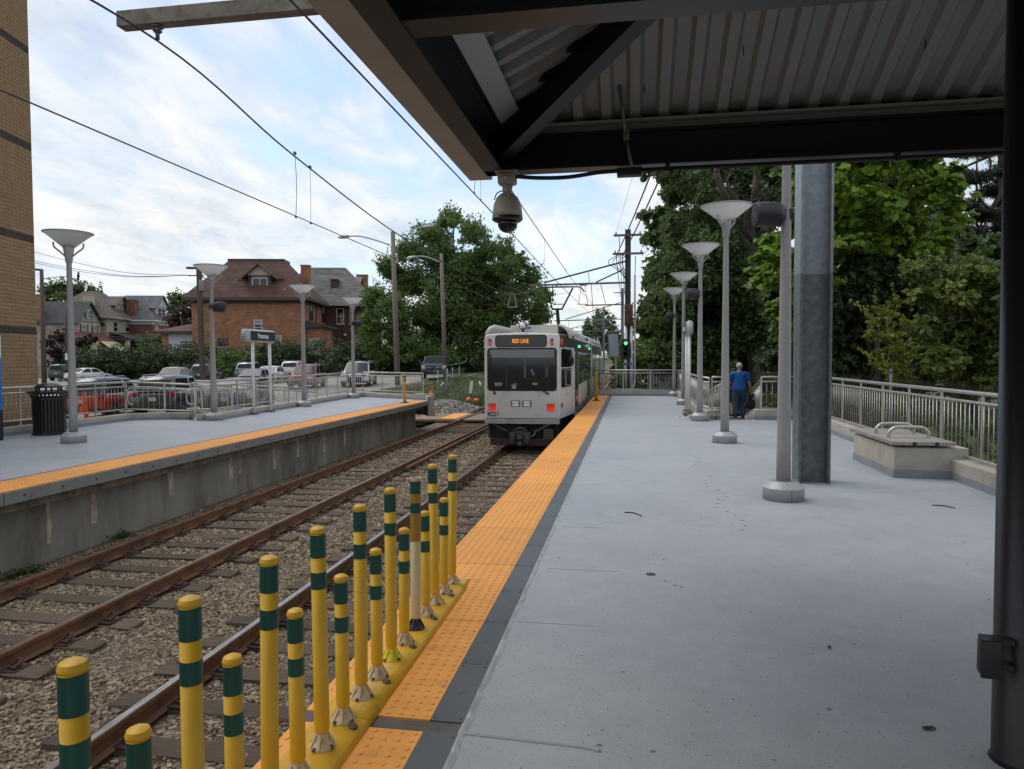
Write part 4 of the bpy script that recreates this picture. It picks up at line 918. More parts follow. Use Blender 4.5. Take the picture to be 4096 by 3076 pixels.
m.box((-1.09, -.02, z0-.15), (1.09, .3, z0-.01)); T_(m, 'bumper', mat('bumper', (.42, .41, .39), .45, .2, dirt=(.2, .17, .14), dscale=2))
m = MB(); m.box((-1.0, .35, .22), (1.0, 12.2, z0)); m.box((-1.0, 13.2, .22), (1.0, 25, z0)); T_(m, 'underframe', UNDER)
STR = mat('strut', (.09, .075, .06), .7)
T_(MB().beam((-.95, .15, .75), (-.45, .1, .52), .05, .05), 'strut', STR); T_(MB().beam((.35, .05, .50), (.90, .0, .80), .045, .06), 'strut', STR); T_(MB().box((.62, .1, .25), (.9, .4, .6)), 'brake_box', STR); T_(MB().box((-1.06, .2, .3), (-1.0, 1.0, .9)), 'skirt_plate', STR)
cpz = T_(MB().rbox((-.36, -.12, .18), (-.20, .2, .50), .02).rbox((.08, -.12, .18), (.25, .2, .50), .02).rbox((-.21, -.02, .26), (.09, .25, .55), .03), 'coupler', mat('coupler', (.05, .052, .056), .6))
m = MB(); m.tube(smooth_path([(-.25, -.02, .5), (-.12, -.06, .62), (.05, -.06, .62), (.16, -.02, .5)], 5), .022, 8); m.tube([(-.06, -.02, .56), (-.06, -.02, .66)], .02, 8); m.box((-.1, -.13, .12), (-.0, -.02, .24)); m.box((-.13, -.10, .31), (.01, -.02, .42)); T_(m, 'coupler_hose', mat('coupler_grey', (.075, .08, .085), .55), cpz)
m = MB(); m.tube([(.25, -.02, .36), (.32, -.02, .40), (.40, -.02, .47)], .012, 6); T_(m, 'chain', STEEL, cpz)
m = MB(); m.prism([(-.95, .11), (.95, .11), (.95, .2), (-.95, .2)], lambda p: (p[0], -.02-.10*(1-abs(p[0])/.95), p[1]), lambda p: (p[0], .05, p[1])); m.box((-.95, .02, .11), (.95, .06, .30)); T_(m, 'pilot', mat('pilot_red', (.05, .018, .016), .75))
for s in (-1, 1):                           # wipers and mirrors
    pass
m = MB(); m.tube(smooth_path([(tx(367), -.04, tz(990)), (tx(350), -.045, tz(930)), (tx(333), -.03, tz(850)), (tx(335), -.03, tz(660))], 4), .018, 6); m.cbox((tx(367), -.02, tz(985)), (.05, .04, .06)); T_(m, 'wiper', RUBBER)
m = MB(); m.tube(smooth_path([(tx(812), -.04, tz(985)), (tx(760), -.045, tz(955)), (tx(700), -.04, tz(925))], 4), .018, 6); m.tube([(tx(490), -.03, tz(903)), (tx(725), -.03, tz(935))], .008, 6); m.cbox((tx(812), -.02, tz(985)), (.06, .04, .05)); T_(m, 'wiper', RUBBER)
for s, uu, vv in ((-1, 183, 727), (1, 1020, 715)):
    x0 = -1.09 if s < 0 else 1.12; x1 = tx(uu) if s < 0 else tx(1012)-.02
    m = MB(); m.tube(smooth_path([(x0, .1, tz(575)), (x0+s*.02, .0, tz(620)), (x1+(-.02 if s < 0 else .0), -.05, tz(650)), (x1, -.05, tz(700))] if s < 0 else [(x0, .15, tz(570)), (x0+.1, .02, tz(610)), (x1, -.02, tz(640)), (x1, -.02, tz(690))], 5), .012, 6); a = T_(m, 'mirror_arm', RUBBER)
    mtx = Matrix.Translation((x1, -.05, tz(vv))) @ Matrix.Diagonal((.075, .05, .14, 1))
    m = MB(); m.lathe([(math.sin(PI*k/8), -math.cos(PI*k/8)) for k in range(9)], 14, mtx=mtx); T_(m, 'mirror', RUBBER, a)
m = MB(); m.rbox((-1.16, .12, tz(600)), (-1.09, .2, tz(530)), .01); m.rbox((1.12, .08, tz(585)), (1.2, .2, tz(530)), .01); T_(m, 'side_lamp', AMBER)
m = MB(); m.rbox((1.14, .18, tz(1105)), (1.19, .28, tz(1065)), .01); T_(m, 'side_lamp', AMBER)
# side glazing and doors, on the slanting cab side and the flat side
def sidep(y0, y1, zz0, zz1, off, mats, name, x0=None, r=.06, s=1, parent=None):
    def xs_(y): return (1.115+(1.36-1.115)*(min(max(y, .05), 2.3)-.05)/2.25)*s
    m = MB(); pr = rrect(y0, y1, zz0, zz1, r); m.prism(pr, lambda p: (xs_(p[0])-.03*s, p[0], p[1]), lambda p: (xs_(p[0])+off*s, p[0], p[1])); return T_(m, name, mats, parent)
for s in (1, -1):
    sidep(.06, 2.28, tz(600), tz(490)-.02, .004, TDARK, 'dark_band', r=.03, s=s)
    sidep(2.31, 12.35, 2.86, 3.27, .004, TDARK, 'dark_band', r=.03, s=s); sidep(13.15, 24.9, 2.86, 3.27, .004, TDARK, 'dark_band', r=.03, s=s)
    w_ = sidep(.22, 1.75, tz(770), tz(615), .008, GLASS, 'cab_window', s=s); sidep(.22, 1.75, tz(940), tz(780), .008, GLASS, 'cab_window', s=s)
    sidep(.8, 1.7, tz(930), tz(788), .014, FLASH, 'sliding_frame', s=s); sidep(.9, 1.6, tz(922), tz(796), .017, GLASS, 'sliding_pane', s=s)
    for y0, y1 in ((2.55, 3.85), (9.4, 10.7), (15.2, 16.5), (21.8, 23.1)):
        d_ = sidep(y0, y1, .98, 2.84, .010, RUBBER, 'door', s=s, r=.03)
        for q in (0, 1): sidep(y0+.06+q*.63, y0+.60+q*.63, 1.15, 2.76, .016, GLASS, 'door_glass', s=s, r=.05, parent=d_)
    for y0 in (4.1, 5.15, 6.2, 7.25, 8.3, 10.95, 13.4, 14.3, 16.8, 17.9, 19.0, 20.1, 23.4):
        sidep(y0, y0+.95, 1.75, 2.80, .010, GLASS, 'side_window', s=s)
m = MB(); m.box((1.355, 2.3, .78), (1.372, 12.35, 1.05)); m.box((1.355, 13.15, .78), (1.372, 24.9, 1.05)); T_(m, 'skirt', TSIDE)
m = MB(); m.box((1.36, 2.3, .72), (1.46, 4.0, .78)); T_(m, 'door_step', YELLOW)
text_mesh('side_emblem', 'Port', .16, mat('pale_blue_print', (.32, .45, .55), .5), tm, (1.235, 1.15, tz(1005)), (PI/2, 0, PI/2-.11), .001)
for yy in (4.0, 10.3): m = MB(); m.rbox((1.36, yy, 3.02), (1.41, yy+.35, 3.10), .01); T_(m, 'door_light', GRNL)
m = MB(); m.rbox((1.36, 7.5, 3.05), (1.55, 7.75, 3.18), .03); T_(m, 'side_camera', WHITEP)
# roof gear
m = MB(); m.box((-.50, 1.0, z1), (.95, 8.0, z1+.30)); T_(m, 'roof_unit', mat('roof_unit', (.58, .55, .49), .6, dirt=(.25, .22, .18), dscale=1.5))
m = MB(); m.box((-.02, .985, z1+.19), (.14, .998, z1+.25)); T_(m, 'unit_label', mat('label_blue', (.03, .16, .42), .5))
def shroud(s, y0, y1):
    pr = [(1.33, z1-.10), (1.30, z1+.12), (1.18, z1+.27), (1.02, z1+.33), (.96, z1+.33), (.98, z1+.27), (1.12, z1+.22), (1.24, z1+.09), (1.26, z1-.10)]
    m = MB(); m.prism(pr, lambda p: (s*p[0], y0, p[1]), lambda p: (s*p[0], y1, p[1]), 0, True); T_(m, 'roof_shroud', TBODY)
for s in (1, -1):
    for a, b in ((1.1, 5.2), (5.25, 9.5), (13.4, 19.0), (19.05, 24.6)): shroud(s, a, b)
hl = T_(MB().lathe([(.0, .06), (.10, .06), (.128, .03), (.135, -.03), (.12, -.10), (.05, -.13), (0, -.14)], 20, (0, .28, z1+.25), mtx=Matrix.Rotation(PI/2, 4, 'X')), 'roof_headlight', mat('lamp_grey', (.12, .125, .13), .4, .4))
T_(MB().lathe([(0, .075), (.06, .073), (.095, .062)], 20, (0, .28, z1+.25), mtx=Matrix.Rotation(PI/2, 4, 'X')), 'lens', mat('bright_lens', (.7, .7, .68), .1, .6), hl)
T_(MB().tube([(0, .28, z1), (0, .28, z1+.13)], .035, 8).box((-.12, .2, z1+.02), (.12, .38, z1+.07)), 'lamp_foot', RUBBER, hl)
pg = T_(MB().box((-.5, 10.7, z1+.05), (.5, 12.2, z1+.22)), 'pantograph_base', RUBBER)
yp = 11.5; hz = 4.78-ZR
m = MB(); m.beam((-.06, yp+.6, z1+.15), (-.12, yp, 3.84-ZR), .13, .15); m.beam((-.36, yp, 3.84-ZR), (.12, yp, 3.84-ZR), .08, .08); T_(m, 'lower_arm', BLKMAT, pg)
m = MB(); m.beam((-.34, yp, 3.84-ZR), (-.52, yp-.5, hz-.06), .05, .05); m.beam((.10, yp, 3.84-ZR), (.62, yp-.5, hz-.06), .05, .06); m.beam((-.30, yp, 4.06-ZR), (.16, yp, 4.06-ZR), .04, .04); m.beam((-.52, yp-.5, hz-.35), (.5, yp-.45, hz-.25), .015, .015); T_(m, 'upper_frame', BLKMAT, pg)
m = MB(); m.tube(smooth_path([(-1.12, yp-.5, hz-.24), (-1.0, yp-.5, hz-.08), (-.8, yp-.5, hz-.01), (0, yp-.5, hz+.01), (.85, yp-.5, hz-.01), (1.02, yp-.5, hz-.08), (1.14, yp-.5, hz-.24)], 5), .028, 8); m.box((-.8, yp-.55, hz-.03), (.85, yp-.45, hz+.012)); T_(m, 'contact_head', BLKMAT, pg)

# ---------------------------------------------------------------- signal mast with catenary arms
DKST = mat('dark_pole_steel', (.055, .06, .062), .6, .2, c2=(.075, .08, .08), scale=3)
RUSTA = mat('rusty_arm', (.135, .075, .055), .8, c2=(.20, .17, .15), scale=2.5)
sm = thing('signal_mast', (-.11, 40, -1.3), 'dark steel mast with crossarms, rusty box and catenary bracket at platform end', 'mast')
m = MB(); m.box((-.27, 39.84, -1.3), (-.23, 40.16, 8.71)); m.box((.01, 39.84, -1.3), (.05, 40.16, 8.71)); m.box((-.228, 39.97, -1.3), (.008, 40.03, 8.71)); m.build('shaft', DKST, sm)
for z, a, b in ((8.36, -.89, .67), (7.35, -.94, .74)):
    m = MB(); m.box((a, 39.70, z-.055), (b, 39.82, z+.055)); ar = m.build('crossarm', RUSTA, sm)
    for x in (a+.13, b-.13): m = MB(); m.lathe([(.02, .05), (.05, .09), (.03, .13), (.045, .16), (.0, .19)], 10, (x, 39.76, z)); m.build('insulator', BLKMAT, ar)
m = MB(); m.beam((-5.67, 40, 5.75), (-.26, 40, 5.79), .09, .10); m.build('bracket_arm', RUSTA, sm)
m = MB(); m.beam((-4.75, 39.93, 5.88), (-.27, 39.93, 6.95), .07, .09); m.build('stay', RUSTA, sm)
m = MB(); m.beam((-1.86, 39.95, 5.84), (-.36, 39.95, 6.51), .06, .07); m.build('brace', DKST, sm)
m = MB(); m.beam((-2.48, 40, 4.57), (-.31, 40, 4.59), .07, .07); m.build('steady_arm', RUSTA, sm)
for a, b in (((-2.13, 40, 5.72), (-2.0, 40, 3.9)), ((-1.6, 40, 5.71), (-1.33, 40, 4.64)), ((-2.28, 40, 6.4), (-2.24, 40, 5.82)), ((-4.3, 40, 5.73), (-4.3, 40, 4.7))):
    m = MB(); m.tube([a, b], .018, 6); m.build('rod', DKST, sm)
m = MB(); m.rbox((-.30, 39.55, 3.40), (.17, 39.82, 4.56), .02); m.build('cable_box', mat('rusty_box', (.13, .05, .035), .8, c2=(.06, .035, .03), scale=4, spread=(.47, .56)), sm)
for x in (-.21, .09): m = MB(); m.tube([(x, 39.7, 3.4), (x, 39.7, -1.2)], .075, 10); m.build('white_duct', WHITEP, sm)
m = MB(); m.tube(smooth_path([(.27, 39.9, 6.2), (.27, 39.9, 1.0), (.25, 39.8, .2), (.0, 39.6, -.4), (-.05, 39.6, -1.2)], 5), .05, 8); m.build('side_duct', WHITEP, sm)
for a, b in ((0, 1), (1, 2), (2, 3)):
    pass
def trapeze(x, y, zt, zb, label):
    t = thing('wire_yoke', (x, y, zb), label, 'yoke')
    m = MB(); m.beam((x-.22, y, zt), (x+.22, y, zt), .04, .05); m.build('top_bar', GWIRE, t)
    for s in (-1, 1): m = MB(); m.beam((x+s*.10, y, zt), (x+s*.26, y, zb), .025, .03); m.build('side_bar', mat('yoke_bar', (.42, .38, .34), .6), t)
    m = MB(); m.beam((x-.30, y, zb), (x+.30, y, zb), .035, .04); m.build('bottom_bar', mat('yoke_bar', (.4, .4, .4)), t)
trapeze(-6.5, 39.4, 5.2, 4.5, 'steel yoke joining the sagging wires before the big tree')
trapeze(-2.62, 40.6, 5.75, 4.68, 'steel yoke joining the wires beside the signal mast')
# trackside signal
sg = thing('track_signal', (-.215, 39.2, -1.2), 'three lamp track signal on a post showing green', 'signal')
m = MB(); m.tube([(-.215, 39.2, -1.3), (-.215, 39.2, 1.4)], .06, 10); m.build('post', GALV, sg)
pr = [(-.29, 1.62), (-.20, 1.52), (.20, 1.52), (.29, 1.62), (.29, 2.42), (.22, 2.58), (.10, 2.66), (-.10, 2.66), (-.22, 2.58), (-.29, 2.42)]
m = MB(); m.prism(pr, lambda p: (-.215+p[0], 39.0, p[1]), lambda p: (-.215+p[0], 39.03, p[1])); m.build('backboard', mat('signal_board', (.04, .04, .035), .7, c2=(.16, .12, .07), scale=6, spread=(.5, .62)), sg)
for z, mm in ((2.42, GRNL), (2.12, GLASS), (1.83, GLASS)):
    m = MB(); m.lathe([(.125, 0), (.125, .16), (.115, .16), (.115, .01)], 18, (-.215, 39.0, z), mtx=Matrix.Rotation(PI/2, 4, 'X'), cap=False); h_ = m.build('hood', BLACK, sg)
    m = MB(); m.lathe([(0, .03), (.09, .02)], 16, (-.215, 39.0, z), mtx=Matrix.Rotation(PI/2, 4, 'X')); m.build('lens', mm, h_)
m = MB(); m.box((-.36, 38.98, 1.22), (.12, 39.0, 1.36)); m.build('number_plate', mat('plate_blue', (.10, .16, .28), .5), sg)
mr = thing('platform_mirror', (-.9, 38, -1.2), 'tall framed rear-view mirror board on a post before the signal', 'mirror board')
m = MB(); m.tube([(-.72, 38.05, -1.3), (-.72, 38.05, 1.9)], .04, 8); m.build('post', GALV, mr)
m = MB(); m.prism([(-1.16, 2.93), (-.58, 2.93), (-.53, 1.66), (-1.09, 1.66)], lambda p: (p[0], 37.9, p[1]), lambda p: (p[0], 37.96, p[1])); m.box((-1.24, 37.8, 2.93), (-.5, 38.0, 3.06)); m.build('frame', mat('mirror_frame', (.13, .12, .11), .6), mr)
m = MB(); m.prism([(-1.12, 2.89), (-.62, 2.89), (-.575, 1.70), (-1.05, 1.70)], lambda p: (p[0], 37.885, p[1]), lambda p: (p[0], 37.899, p[1])); m.build('glass', mat('mirror_glass', (.16, .19, .22), .12, .9), mr)
cb = thing('equipment_cabinet', (1.7, 42, -1.3), 'grey steel equipment cabinet behind the end railing', 'cabinet')
m = MB(); m.rbox((1.02, 41.8, -1.3), (2.4, 42.6, 1.2), .02); m.build('housing', mat('cabinet_grey', (.30, .31, .31), .5, dirt=(.2, .2, .18), dscale=2), cb)
for x in (1.06, 1.73): m = MB(); m.box((x, 41.78, -1.1), (x+.62, 41.80, 1.1)); d_ = m.build('door', MATS['cabinet_grey'], cb); MB().box((x+.52, 41.765, -.1), (x+.55, 41.78, .1)).build('handle', BLKMAT, d_)
# farther catenary poles
for (px, py, Y, arm, lb) in ((2490, 1152, 78, 4.4, 'galvanised catenary pole standing next beyond the signal mast'), (2415, 1227, 112, 4.4, 'far galvanised catenary pole before the distant round tree')):
    q = onY(px, py, Y); t = thing('catenary_pole', (q.x, Y, -1.3), lb, 'catenary pole')
    m = MB(); m.box((q.x-.16, Y-.15, -1.3), (q.x-.12, Y+.15, q.z)); m.box((q.x+.12, Y-.15, -1.3), (q.x+.16, Y+.15, q.z)); m.box((q.x-.119, Y-.02, -1.3), (q.x+.119, Y+.02, q.z)); m.build('shaft', GALV, t)
    m = MB(); m.beam((q.x-.15, Y, 5.8), (q.x-7.4, Y, 5.7), .1, .11); m.build('bracket_arm', GALV, t)
    m = MB(); m.beam((q.x-.15, Y, min(q.z-.3, 7.6)), (q.x-6.2, Y, 5.85), .08, .09); m.build('stay', GALV, t)
    m = MB(); m.beam((q.x-.9, Y-.1, q.z-.5), (q.x+.9, Y-.1, q.z-.5), .1, .1); m.build('crossarm', GALV, t)
    for dx in (-2.3, -5.8): m = MB(); m.beam((q.x+dx-.9, Y, 4.75), (q.x+dx+1.0, Y, 4.95), .06, .06); m.tube([(q.x+dx, Y, 5.75), (q.x+dx, Y, 4.85)], .02, 6); m.build('steady_arm', GALV, t)
# feeder cables on the mast
def span(label, a, b, sag, r_=.02, k=1):
    a, b = Vector(a), Vector(b); pts = [a.lerp(b, i/8)-Vector((0, 0, sag*4*(i/8)*(1-i/8))) for i in range(9)]
    o = MB().tube(pts, r_, 5).build('cable', WIRE); tag(o, label, 'cable'); return o
span('thick feeder cable running from the mast crossarm, inner one', (-.75, 39.75, 7.25), (1.75, 9.8, 8.2), .35, .028)
span('thick feeder cable running from the mast crossarm, outer one', (-.42, 39.75, 7.25), (2.15, 9.8, 8.3), .35, .028)
span('thin signal wire on the top crossarm of the mast, track side', (-.76, 39.75, 8.5), (1.6, 9.8, 9.9), .2, .007)
span('thin signal wire on the top crossarm of the mast, tree side', (.54, 39.75, 8.5), (3.6, 9.8, 9.8), .2, .007)
span('telephone cable passing before the ivy covered tree', (.62, 39.75, 7.2), (4.6, 6, 8.6), .5, .014)
span('second telephone cable passing before the ivy covered tree', (.78, 39.8, 7.1), (5.2, 6, 8.5), .5, .012)
for k, (a, b) in enumerate((((-.75, 39.75, 7.2), (-.6, 77.8, 7.0)), ((-.42, 39.75, 7.2), (-.3, 77.8, 7.0)), ((.3, 39.75, 7.2), (.4, 77.8, 7.0)), ((-.6, 39.75, 8.4), (-.9, 111, 8.5)))):
    tag(span('black feeder cable strung beyond the mast, %s from the tracks' % ('first', 'second', 'third', 'highest')[k], a, b, .7, .022), group='feeder cables beyond the mast')
for x in (-.95, -.75, -.5, -.35):
    o = MB().tube(smooth_path([(x*.6, 39.74, 7.3), (x*1.25, 39.72, 6.9), (x*.4-.1, 39.72, 6.3), (-.12, 39.78, 5.6), (-.06, 39.8, 4.5)], 5), .02, 6).build('drop_cable', WIRE, sm)

# ---------------------------------------------------------------- crossing, cone, marker, chain-link fence, grass, gravel
PLK = mat('crossing_plank', (.22, .15, .10), .9, c2=(.28, .20, .14), scale=3, bump=.3, bscale=12, rand=.15)
cr = thing('track_crossing', (-7, 31.7, -1.1), 'brown timber pedestrian crossing over the track past the far platform', 'crossing')
for k in range(7): m = MB(); m.rbox((-9.6, 30.25+.5*k, -1.16), (-7.42, 30.72+.5*k, -1.04), .01); m.build('plank', PLK, cr)
for k in range(7): m = MB(); m.rbox((-7.18, 30.25+.5*k, -1.12), (-5.82, 30.72+.5*k, -1.03), .01); m.build('plank', PLK, cr)
for k in range(7): m = MB(); m.rbox((-5.57, 30.25+.5*k, -1.12), (-3.9, 30.72+.5*k, -1.03), .01); m.build('plank', PLK, cr)
m = MB(); m.box((-8.35, 30.6, -1.039), (-7.6, 33.5, -1.025)); m.build('tactile_panel', ORANGE, cr)
_c = onz(1727, 1668, -1.1)
ch = thing('channelizer_post', _c, 'tall orange channelizer post with white bands by the crossing', 'traffic post'); c = _c.copy()
CORG = mat('cone_orange', (.80, .085, .02), .5)
m = MB(); m.lathe([(.30, 0), (.29, .05), (.16, .06)], 8, c); m.build('rubber_base', RUBBER, ch)
m = MB(); m.lathe([(.15, .05), (.135, .3), (.14, .31), (.115, .6), (.12, .61), (.095, .9), (.1, .91), (.07, 1.2), (.03, 1.25), (.035, 1.38), (.06, 1.42), (0, 1.44)], 16, c); m.build('tube', CORG, ch)
for a, b, r0, r1 in ((.93, 1.01, .096, .091), (1.05, 1.12, .087, .081)): m = MB(); m.lathe([(r0+.004, a), (r1+.004, b)], 16, c); m.build('white_band', WHITEP, ch)
mk = thing('marker_post', (-8.2, 36.5, -1.1), 'thin leaning marker post with white and black panel beside the tracks', 'marker'); c = onz(1880, 1625, -1.1)
m = MB(); m.beam(c, c+Vector((.15, 0, 1.35)), .07, .05); m.build('stake', DKST, mk)
m = MB(); m.beam(c+Vector((.04, -.06, .75)), c+Vector((.13, -.06, 1.45)), .17, .03, up=(0, 1, 0)); m.build('panel', WHITEP, mk)
rb = thing('red_float', onz(1893, 1618, -1.05), 'pair of red plastic floats lying in the grass by the fence', 'float'); c = WL[rb.name]
m = MB(); m.lathe([(0, -.2), (.13, -.19), (.21, -.08), (.23, .0), (.21, .12), (.12, .2), (0, .22)], 16, c+Vector((.18, 0, .15)), mtx=Matrix.Rotation(R(80), 4, 'Y')); m.build('float_body', CORG, rb)
m = MB(); m.lathe([(0, -.2), (.13, -.19), (.20, -.08), (.21, .0), (.2, .12), (.1, .2), (0, .22)], 16, c+Vector((-.25, .1, .2)), mtx=Matrix.Rotation(R(60), 4, 'X')); m.build('float_body', CORG, rb)
# fence
FW = mat('fence_wire', (.30, .31, .31), .5, .6)
cf = thing('chain_link_fence', (-12.6, 40, -.8), 'sagging chain link fence beside the tracks behind the tram', 'fence')
fp = [onz(1752, 1585, -.9), onz(1795, 1612, -1.0), onz(1850, 1585, -1.0), onz(1895, 1560, -1.0), onz(1935, 1545, -1.0)]
fp = [onD(x_, 1600, d_) for x_, d_ in ((1752, 45), (1782, 50), (1806, 56), (1838, 64), (1866, 75), (1912, 95), (1950, 115))]; fp = [Vector((q.x, q.y, -1.15)) for q in fp]
for i, p in enumerate(fp):
    ln = Vector((random.uniform(-.3, .3), random.uniform(-.2, .2), 0)) if i in (1, 2) else Vector((0, 0, 0))
    m = MB(); m.tube([p-Vector((0, 0, .2)), p+Vector((0, 0, 2.05))+ln], .035, 8); m.build('fence_post', GALV, cf)
m = MB()
for a, b in zip(fp[:-1], fp[1:]):
    L = (b-a).length; k = int(L/.13); kz = 15
    for i in range(-kz, k):
        for sgn in (1, -1):
            if sgn > 0: s0, e0 = max(i, 0), min(i+kz, k); za, zb_ = (s0-i)/kz, (e0-i)/kz
            else: s0, e0 = max(i, 0), min(i+kz, k); za, zb_ = 1-(s0-i)/kz, 1-(e0-i)/kz
            if e0 <= s0: continue
            p = a.lerp(b, s0/k); q = a.lerp(b, e0/k); w1 = .15*math.sin(s0*.35); w2 = .15*math.sin(e0*.35)
            p = p+Vector((w1*(1-za), 0, .05+1.85*za)); q = q+Vector((w2*(1-zb_), 0, .05+1.85*zb_)); d = Vector((0, 0, .0075))
            m.add([p-d, p+d, q+d, q-d], [(0, 1, 2, 3)])
o = m.build('wire_mesh', FW, cf); o['kind'] = 'stuff'
m = MB(); m.tube(smooth_path([fp[0]+Vector((-.3, 0, 1.2)), fp[0]+Vector((-.1, 0, 2.2)), fp[0]+Vector((.6, .6, 2.35)), fp[0]+Vector((1.4, 1.2, 2.5)), fp[0]+Vector((1.6, 1.4, 2.8))], 5), .02, 6); m.build('loose_rail', GALV, cf)
# ---------------------------------------------------------------- car park, street and lawn
LOTM = mat('car_park_asphalt', (.235, .215, .195), .9, c2=(.28, .26, .235), scale=.8, bump=.4, bscale=30, bdist=.01, dirt=(.15, .14, .13), dscale=.35, dspread=(.55, .7))
m = MB(); gx = [-95, -80, -66, -56, -48, -40, -33, -27, -22, -18, -14.6]; gy = [10, 18, 26, 34, 42, 50, 58, 66, 74, 80]
m.add([(x, y, lot_z(x, y)+.03) for y in gy for x in gx], [(j*11+i, j*11+i+1, (j+1)*11+i+1, (j+1)*11+i) for j in range(9) for i in range(10)], 0, True)
tag(m.build('car_park', LOTM), kind='structure')
TH = R(13); UX = Vector((math.cos(TH), math.sin(TH), 0)); UY = Vector((-math.sin(TH), math.cos(TH), 0))
m = MB()
for k in range(12):
    a = Vector((-37, 42, 0))+UX*(2.75*k); b = a+UY*5.2
    for p, q in ((a, b),):
        vs = [p-UX*.05, p+UX*.05, q+UX*.05, q-UX*.05]; m.add([(v.x, v.y, lot_z(v.x, v.y)+.036) for v in vs], [(0, 1, 2, 3)])
o = m.build('parking_line', mat('road_paint', (.5, .49, .46), .8, dirt=(.25, .24, .22), dscale=3)); tag(o, kind='structure')
GRASS = mat('lawn', (.052, .082, .022), .9, c2=(.085, .105, .032), scale=1.5, bump=.6, bscale=20, bdist=.05)
def sheet(name, pts, zf, mm, n=8):
    m = MB(); a, b, c, d = [Vector(p) for p in pts]
    m.add([(lambda q: (q.x, q.y, zf(q.x, q.y)))(a.lerp(b, i/n).lerp(d.lerp(c, i/n), j/n)) for j in range(n+1) for i in range(n+1)], [(j*(n+1)+i, j*(n+1)+i+1, (j+1)*(n+1)+i+1, (j+1)*(n+1)+i) for j in range(n) for i in range(n)], 0, True)
    return tag(m.build(name, mm), kind='structure')
def gz(x, y):
    t = min(max((x+15.5)/6.0, 0), 1); return lerp(lot_z(x, y)+.06, -1.12, t*t*(3-2*t))
sheet('lawn', [(-15.6, 34, 0), (-8.45, 36.0, 0), (-7.9, 110, 0), (-17.5, 80, 0)], gz, GRASS, 14)
sheet('lawn', [(-90, 81, 0), (-12, 81, 0), (-12, 180, 0), (-130, 180, 0)], lambda x, y: lot_z(x, 78)+.05, GRASS, 6)
sheet('street', [(-110, 84, 0), (-60, 84, 0), (-60, 97, 0), (-110, 97, 0)], lambda x, y: lot_z(x, 78)+.07, mat('street_asphalt', (.16, .155, .15), .9), 3)
# grass blades and weeds
def blades(name, label, n, reg, zf, h0, h1, mm, kind='stuff'):
    P_ = RNG.random((n, 2)); c = np.array([reg(u, v) for u, v in P_]); z = np.array([zf(x, y) for x, y in c])
    a = RNG.uniform(0, 2*PI, n); h = RNG.uniform(h0, h1, n); wd = h*.12; ln = RNG.uniform(-.5, .5, (n, 2))*h[:, None]
    b0 = np.stack([c[:, 0]-np.cos(a)*wd, c[:, 1]-np.sin(a)*wd, z-.02], 1); b1 = np.stack([c[:, 0]+np.cos(a)*wd, c[:, 1]+np.sin(a)*wd, z-.02], 1)
    t = np.stack([c[:, 0]+ln[:, 0], c[:, 1]+ln[:, 1], z+h], 1); V_ = np.stack([b0, b1, t], 1).reshape(-1, 3)
    o = arrays(name, V_, np.arange(3*n).reshape(-1, 3), mm, np.repeat(RNG.random(n), 3)); return tag(o, label, 'grass', kind=kind)
BLADE = mat('grass_blade', (.06, .10, .022), .8, tint=(.13, .155, .05), sub=.3)
blades('grass', 'green grass on the verge by the chain link fence', 16000, lambda u, v: (-15.2+6.9*u, 34+30*v**1.4), gz, .06, .20, BLADE)
blades('grass', 'tall weeds in the verge behind the tram', 3000, lambda u, v: (-9.9+1.9*u, 38+12*v), gz, .2, .5, BLADE)
# pale gravel heap at the platform end
_h = onz(1772, 1628, -1.0)
def zh(x, y): return -1.16+.5*np.exp(-(((x-_h.x)/1.5)**2+((y-_h.y)/3.2)**2))
V, T_s = stones(7000, -11.6, -7.95, 30.5, 44, .06, .13, zh)
o = arrays('gravel', V.reshape(-1, 3), (FQ[None]+8*np.arange(len(V))[:, None, None]).reshape(-1, 4), mat('pale_gravel', (.20, .19, .175), .9, tint=(.36, .345, .32)), np.repeat(T_s, 8)); tag(o, 'heap of pale grey gravel past the end of the far platform', 'gravel', kind='stuff')

# ---------------------------------------------------------------- tan brick building at the platform
BT = R(12.4); BC = Vector((-16.4, 17.5, -1.2))
bd = thing('brick_building', BC, 'tall tan brick building with dark brick bands beside the bin', 'building', rz=BT)
TAN = mat('tan_brick', (.31, .20, .105), .85, c2=(.265, .167, .088), scale=4, rand=.10, bump=.3, bscale=50, bdist=.004)
DKB = mat('dark_brick', (.062, .043, .034), .85, c2=(.045, .033, .028), scale=4, rand=.15)
m = MB(); m.box((-9, -14, 0), (-.006, 0, 14.4)); m.box((-9.1, -14.1, 14.4), (.1, .1, 14.7)); m.build('wall', mat('mortar', (.23, .185, .135), .9), bd, world=False)
CH, BLN = .1016, .305
BM_ = {}
for key, mm in (('t', TAN), ('d', DKB)): BM_[key] = MB().rbox((-.05, .004, .004), (.004, BLN-.005, CH-.004), .003).mesh('brick', mm)
darkz = [1.13, 3.68, 6.24, 8.78, 11.4]
rest = {'t': MB(), 'd': MB()}; cnt = 0
for c in range(140):
    z = c*CH; key = 'd' if any(abs(z+CH/2-q) < CH for q in darkz) else 't'; off = (BLN/2 if c % 2 else 0)
    for k in range(7):
        y1 = -k*BLN+off-BLN
        hi = min(y1+BLN, 0); near = k < 6 and .95 < z < 6.4
        if hi-y1 < .05: continue
        if near and hi == y1+BLN and cnt < 300: link('brick', BM_[key], bd, (0, y1, z)); cnt += 1
        else: rest[key].box((-.004, y1+.004, z+.004), (.004, hi-.005, z+CH-.004))
for key, mm in (('t', TAN), ('d', DKB)): o = rest[key].build('brickwork', mm, bd, world=False); o['kind'] = 'stuff'

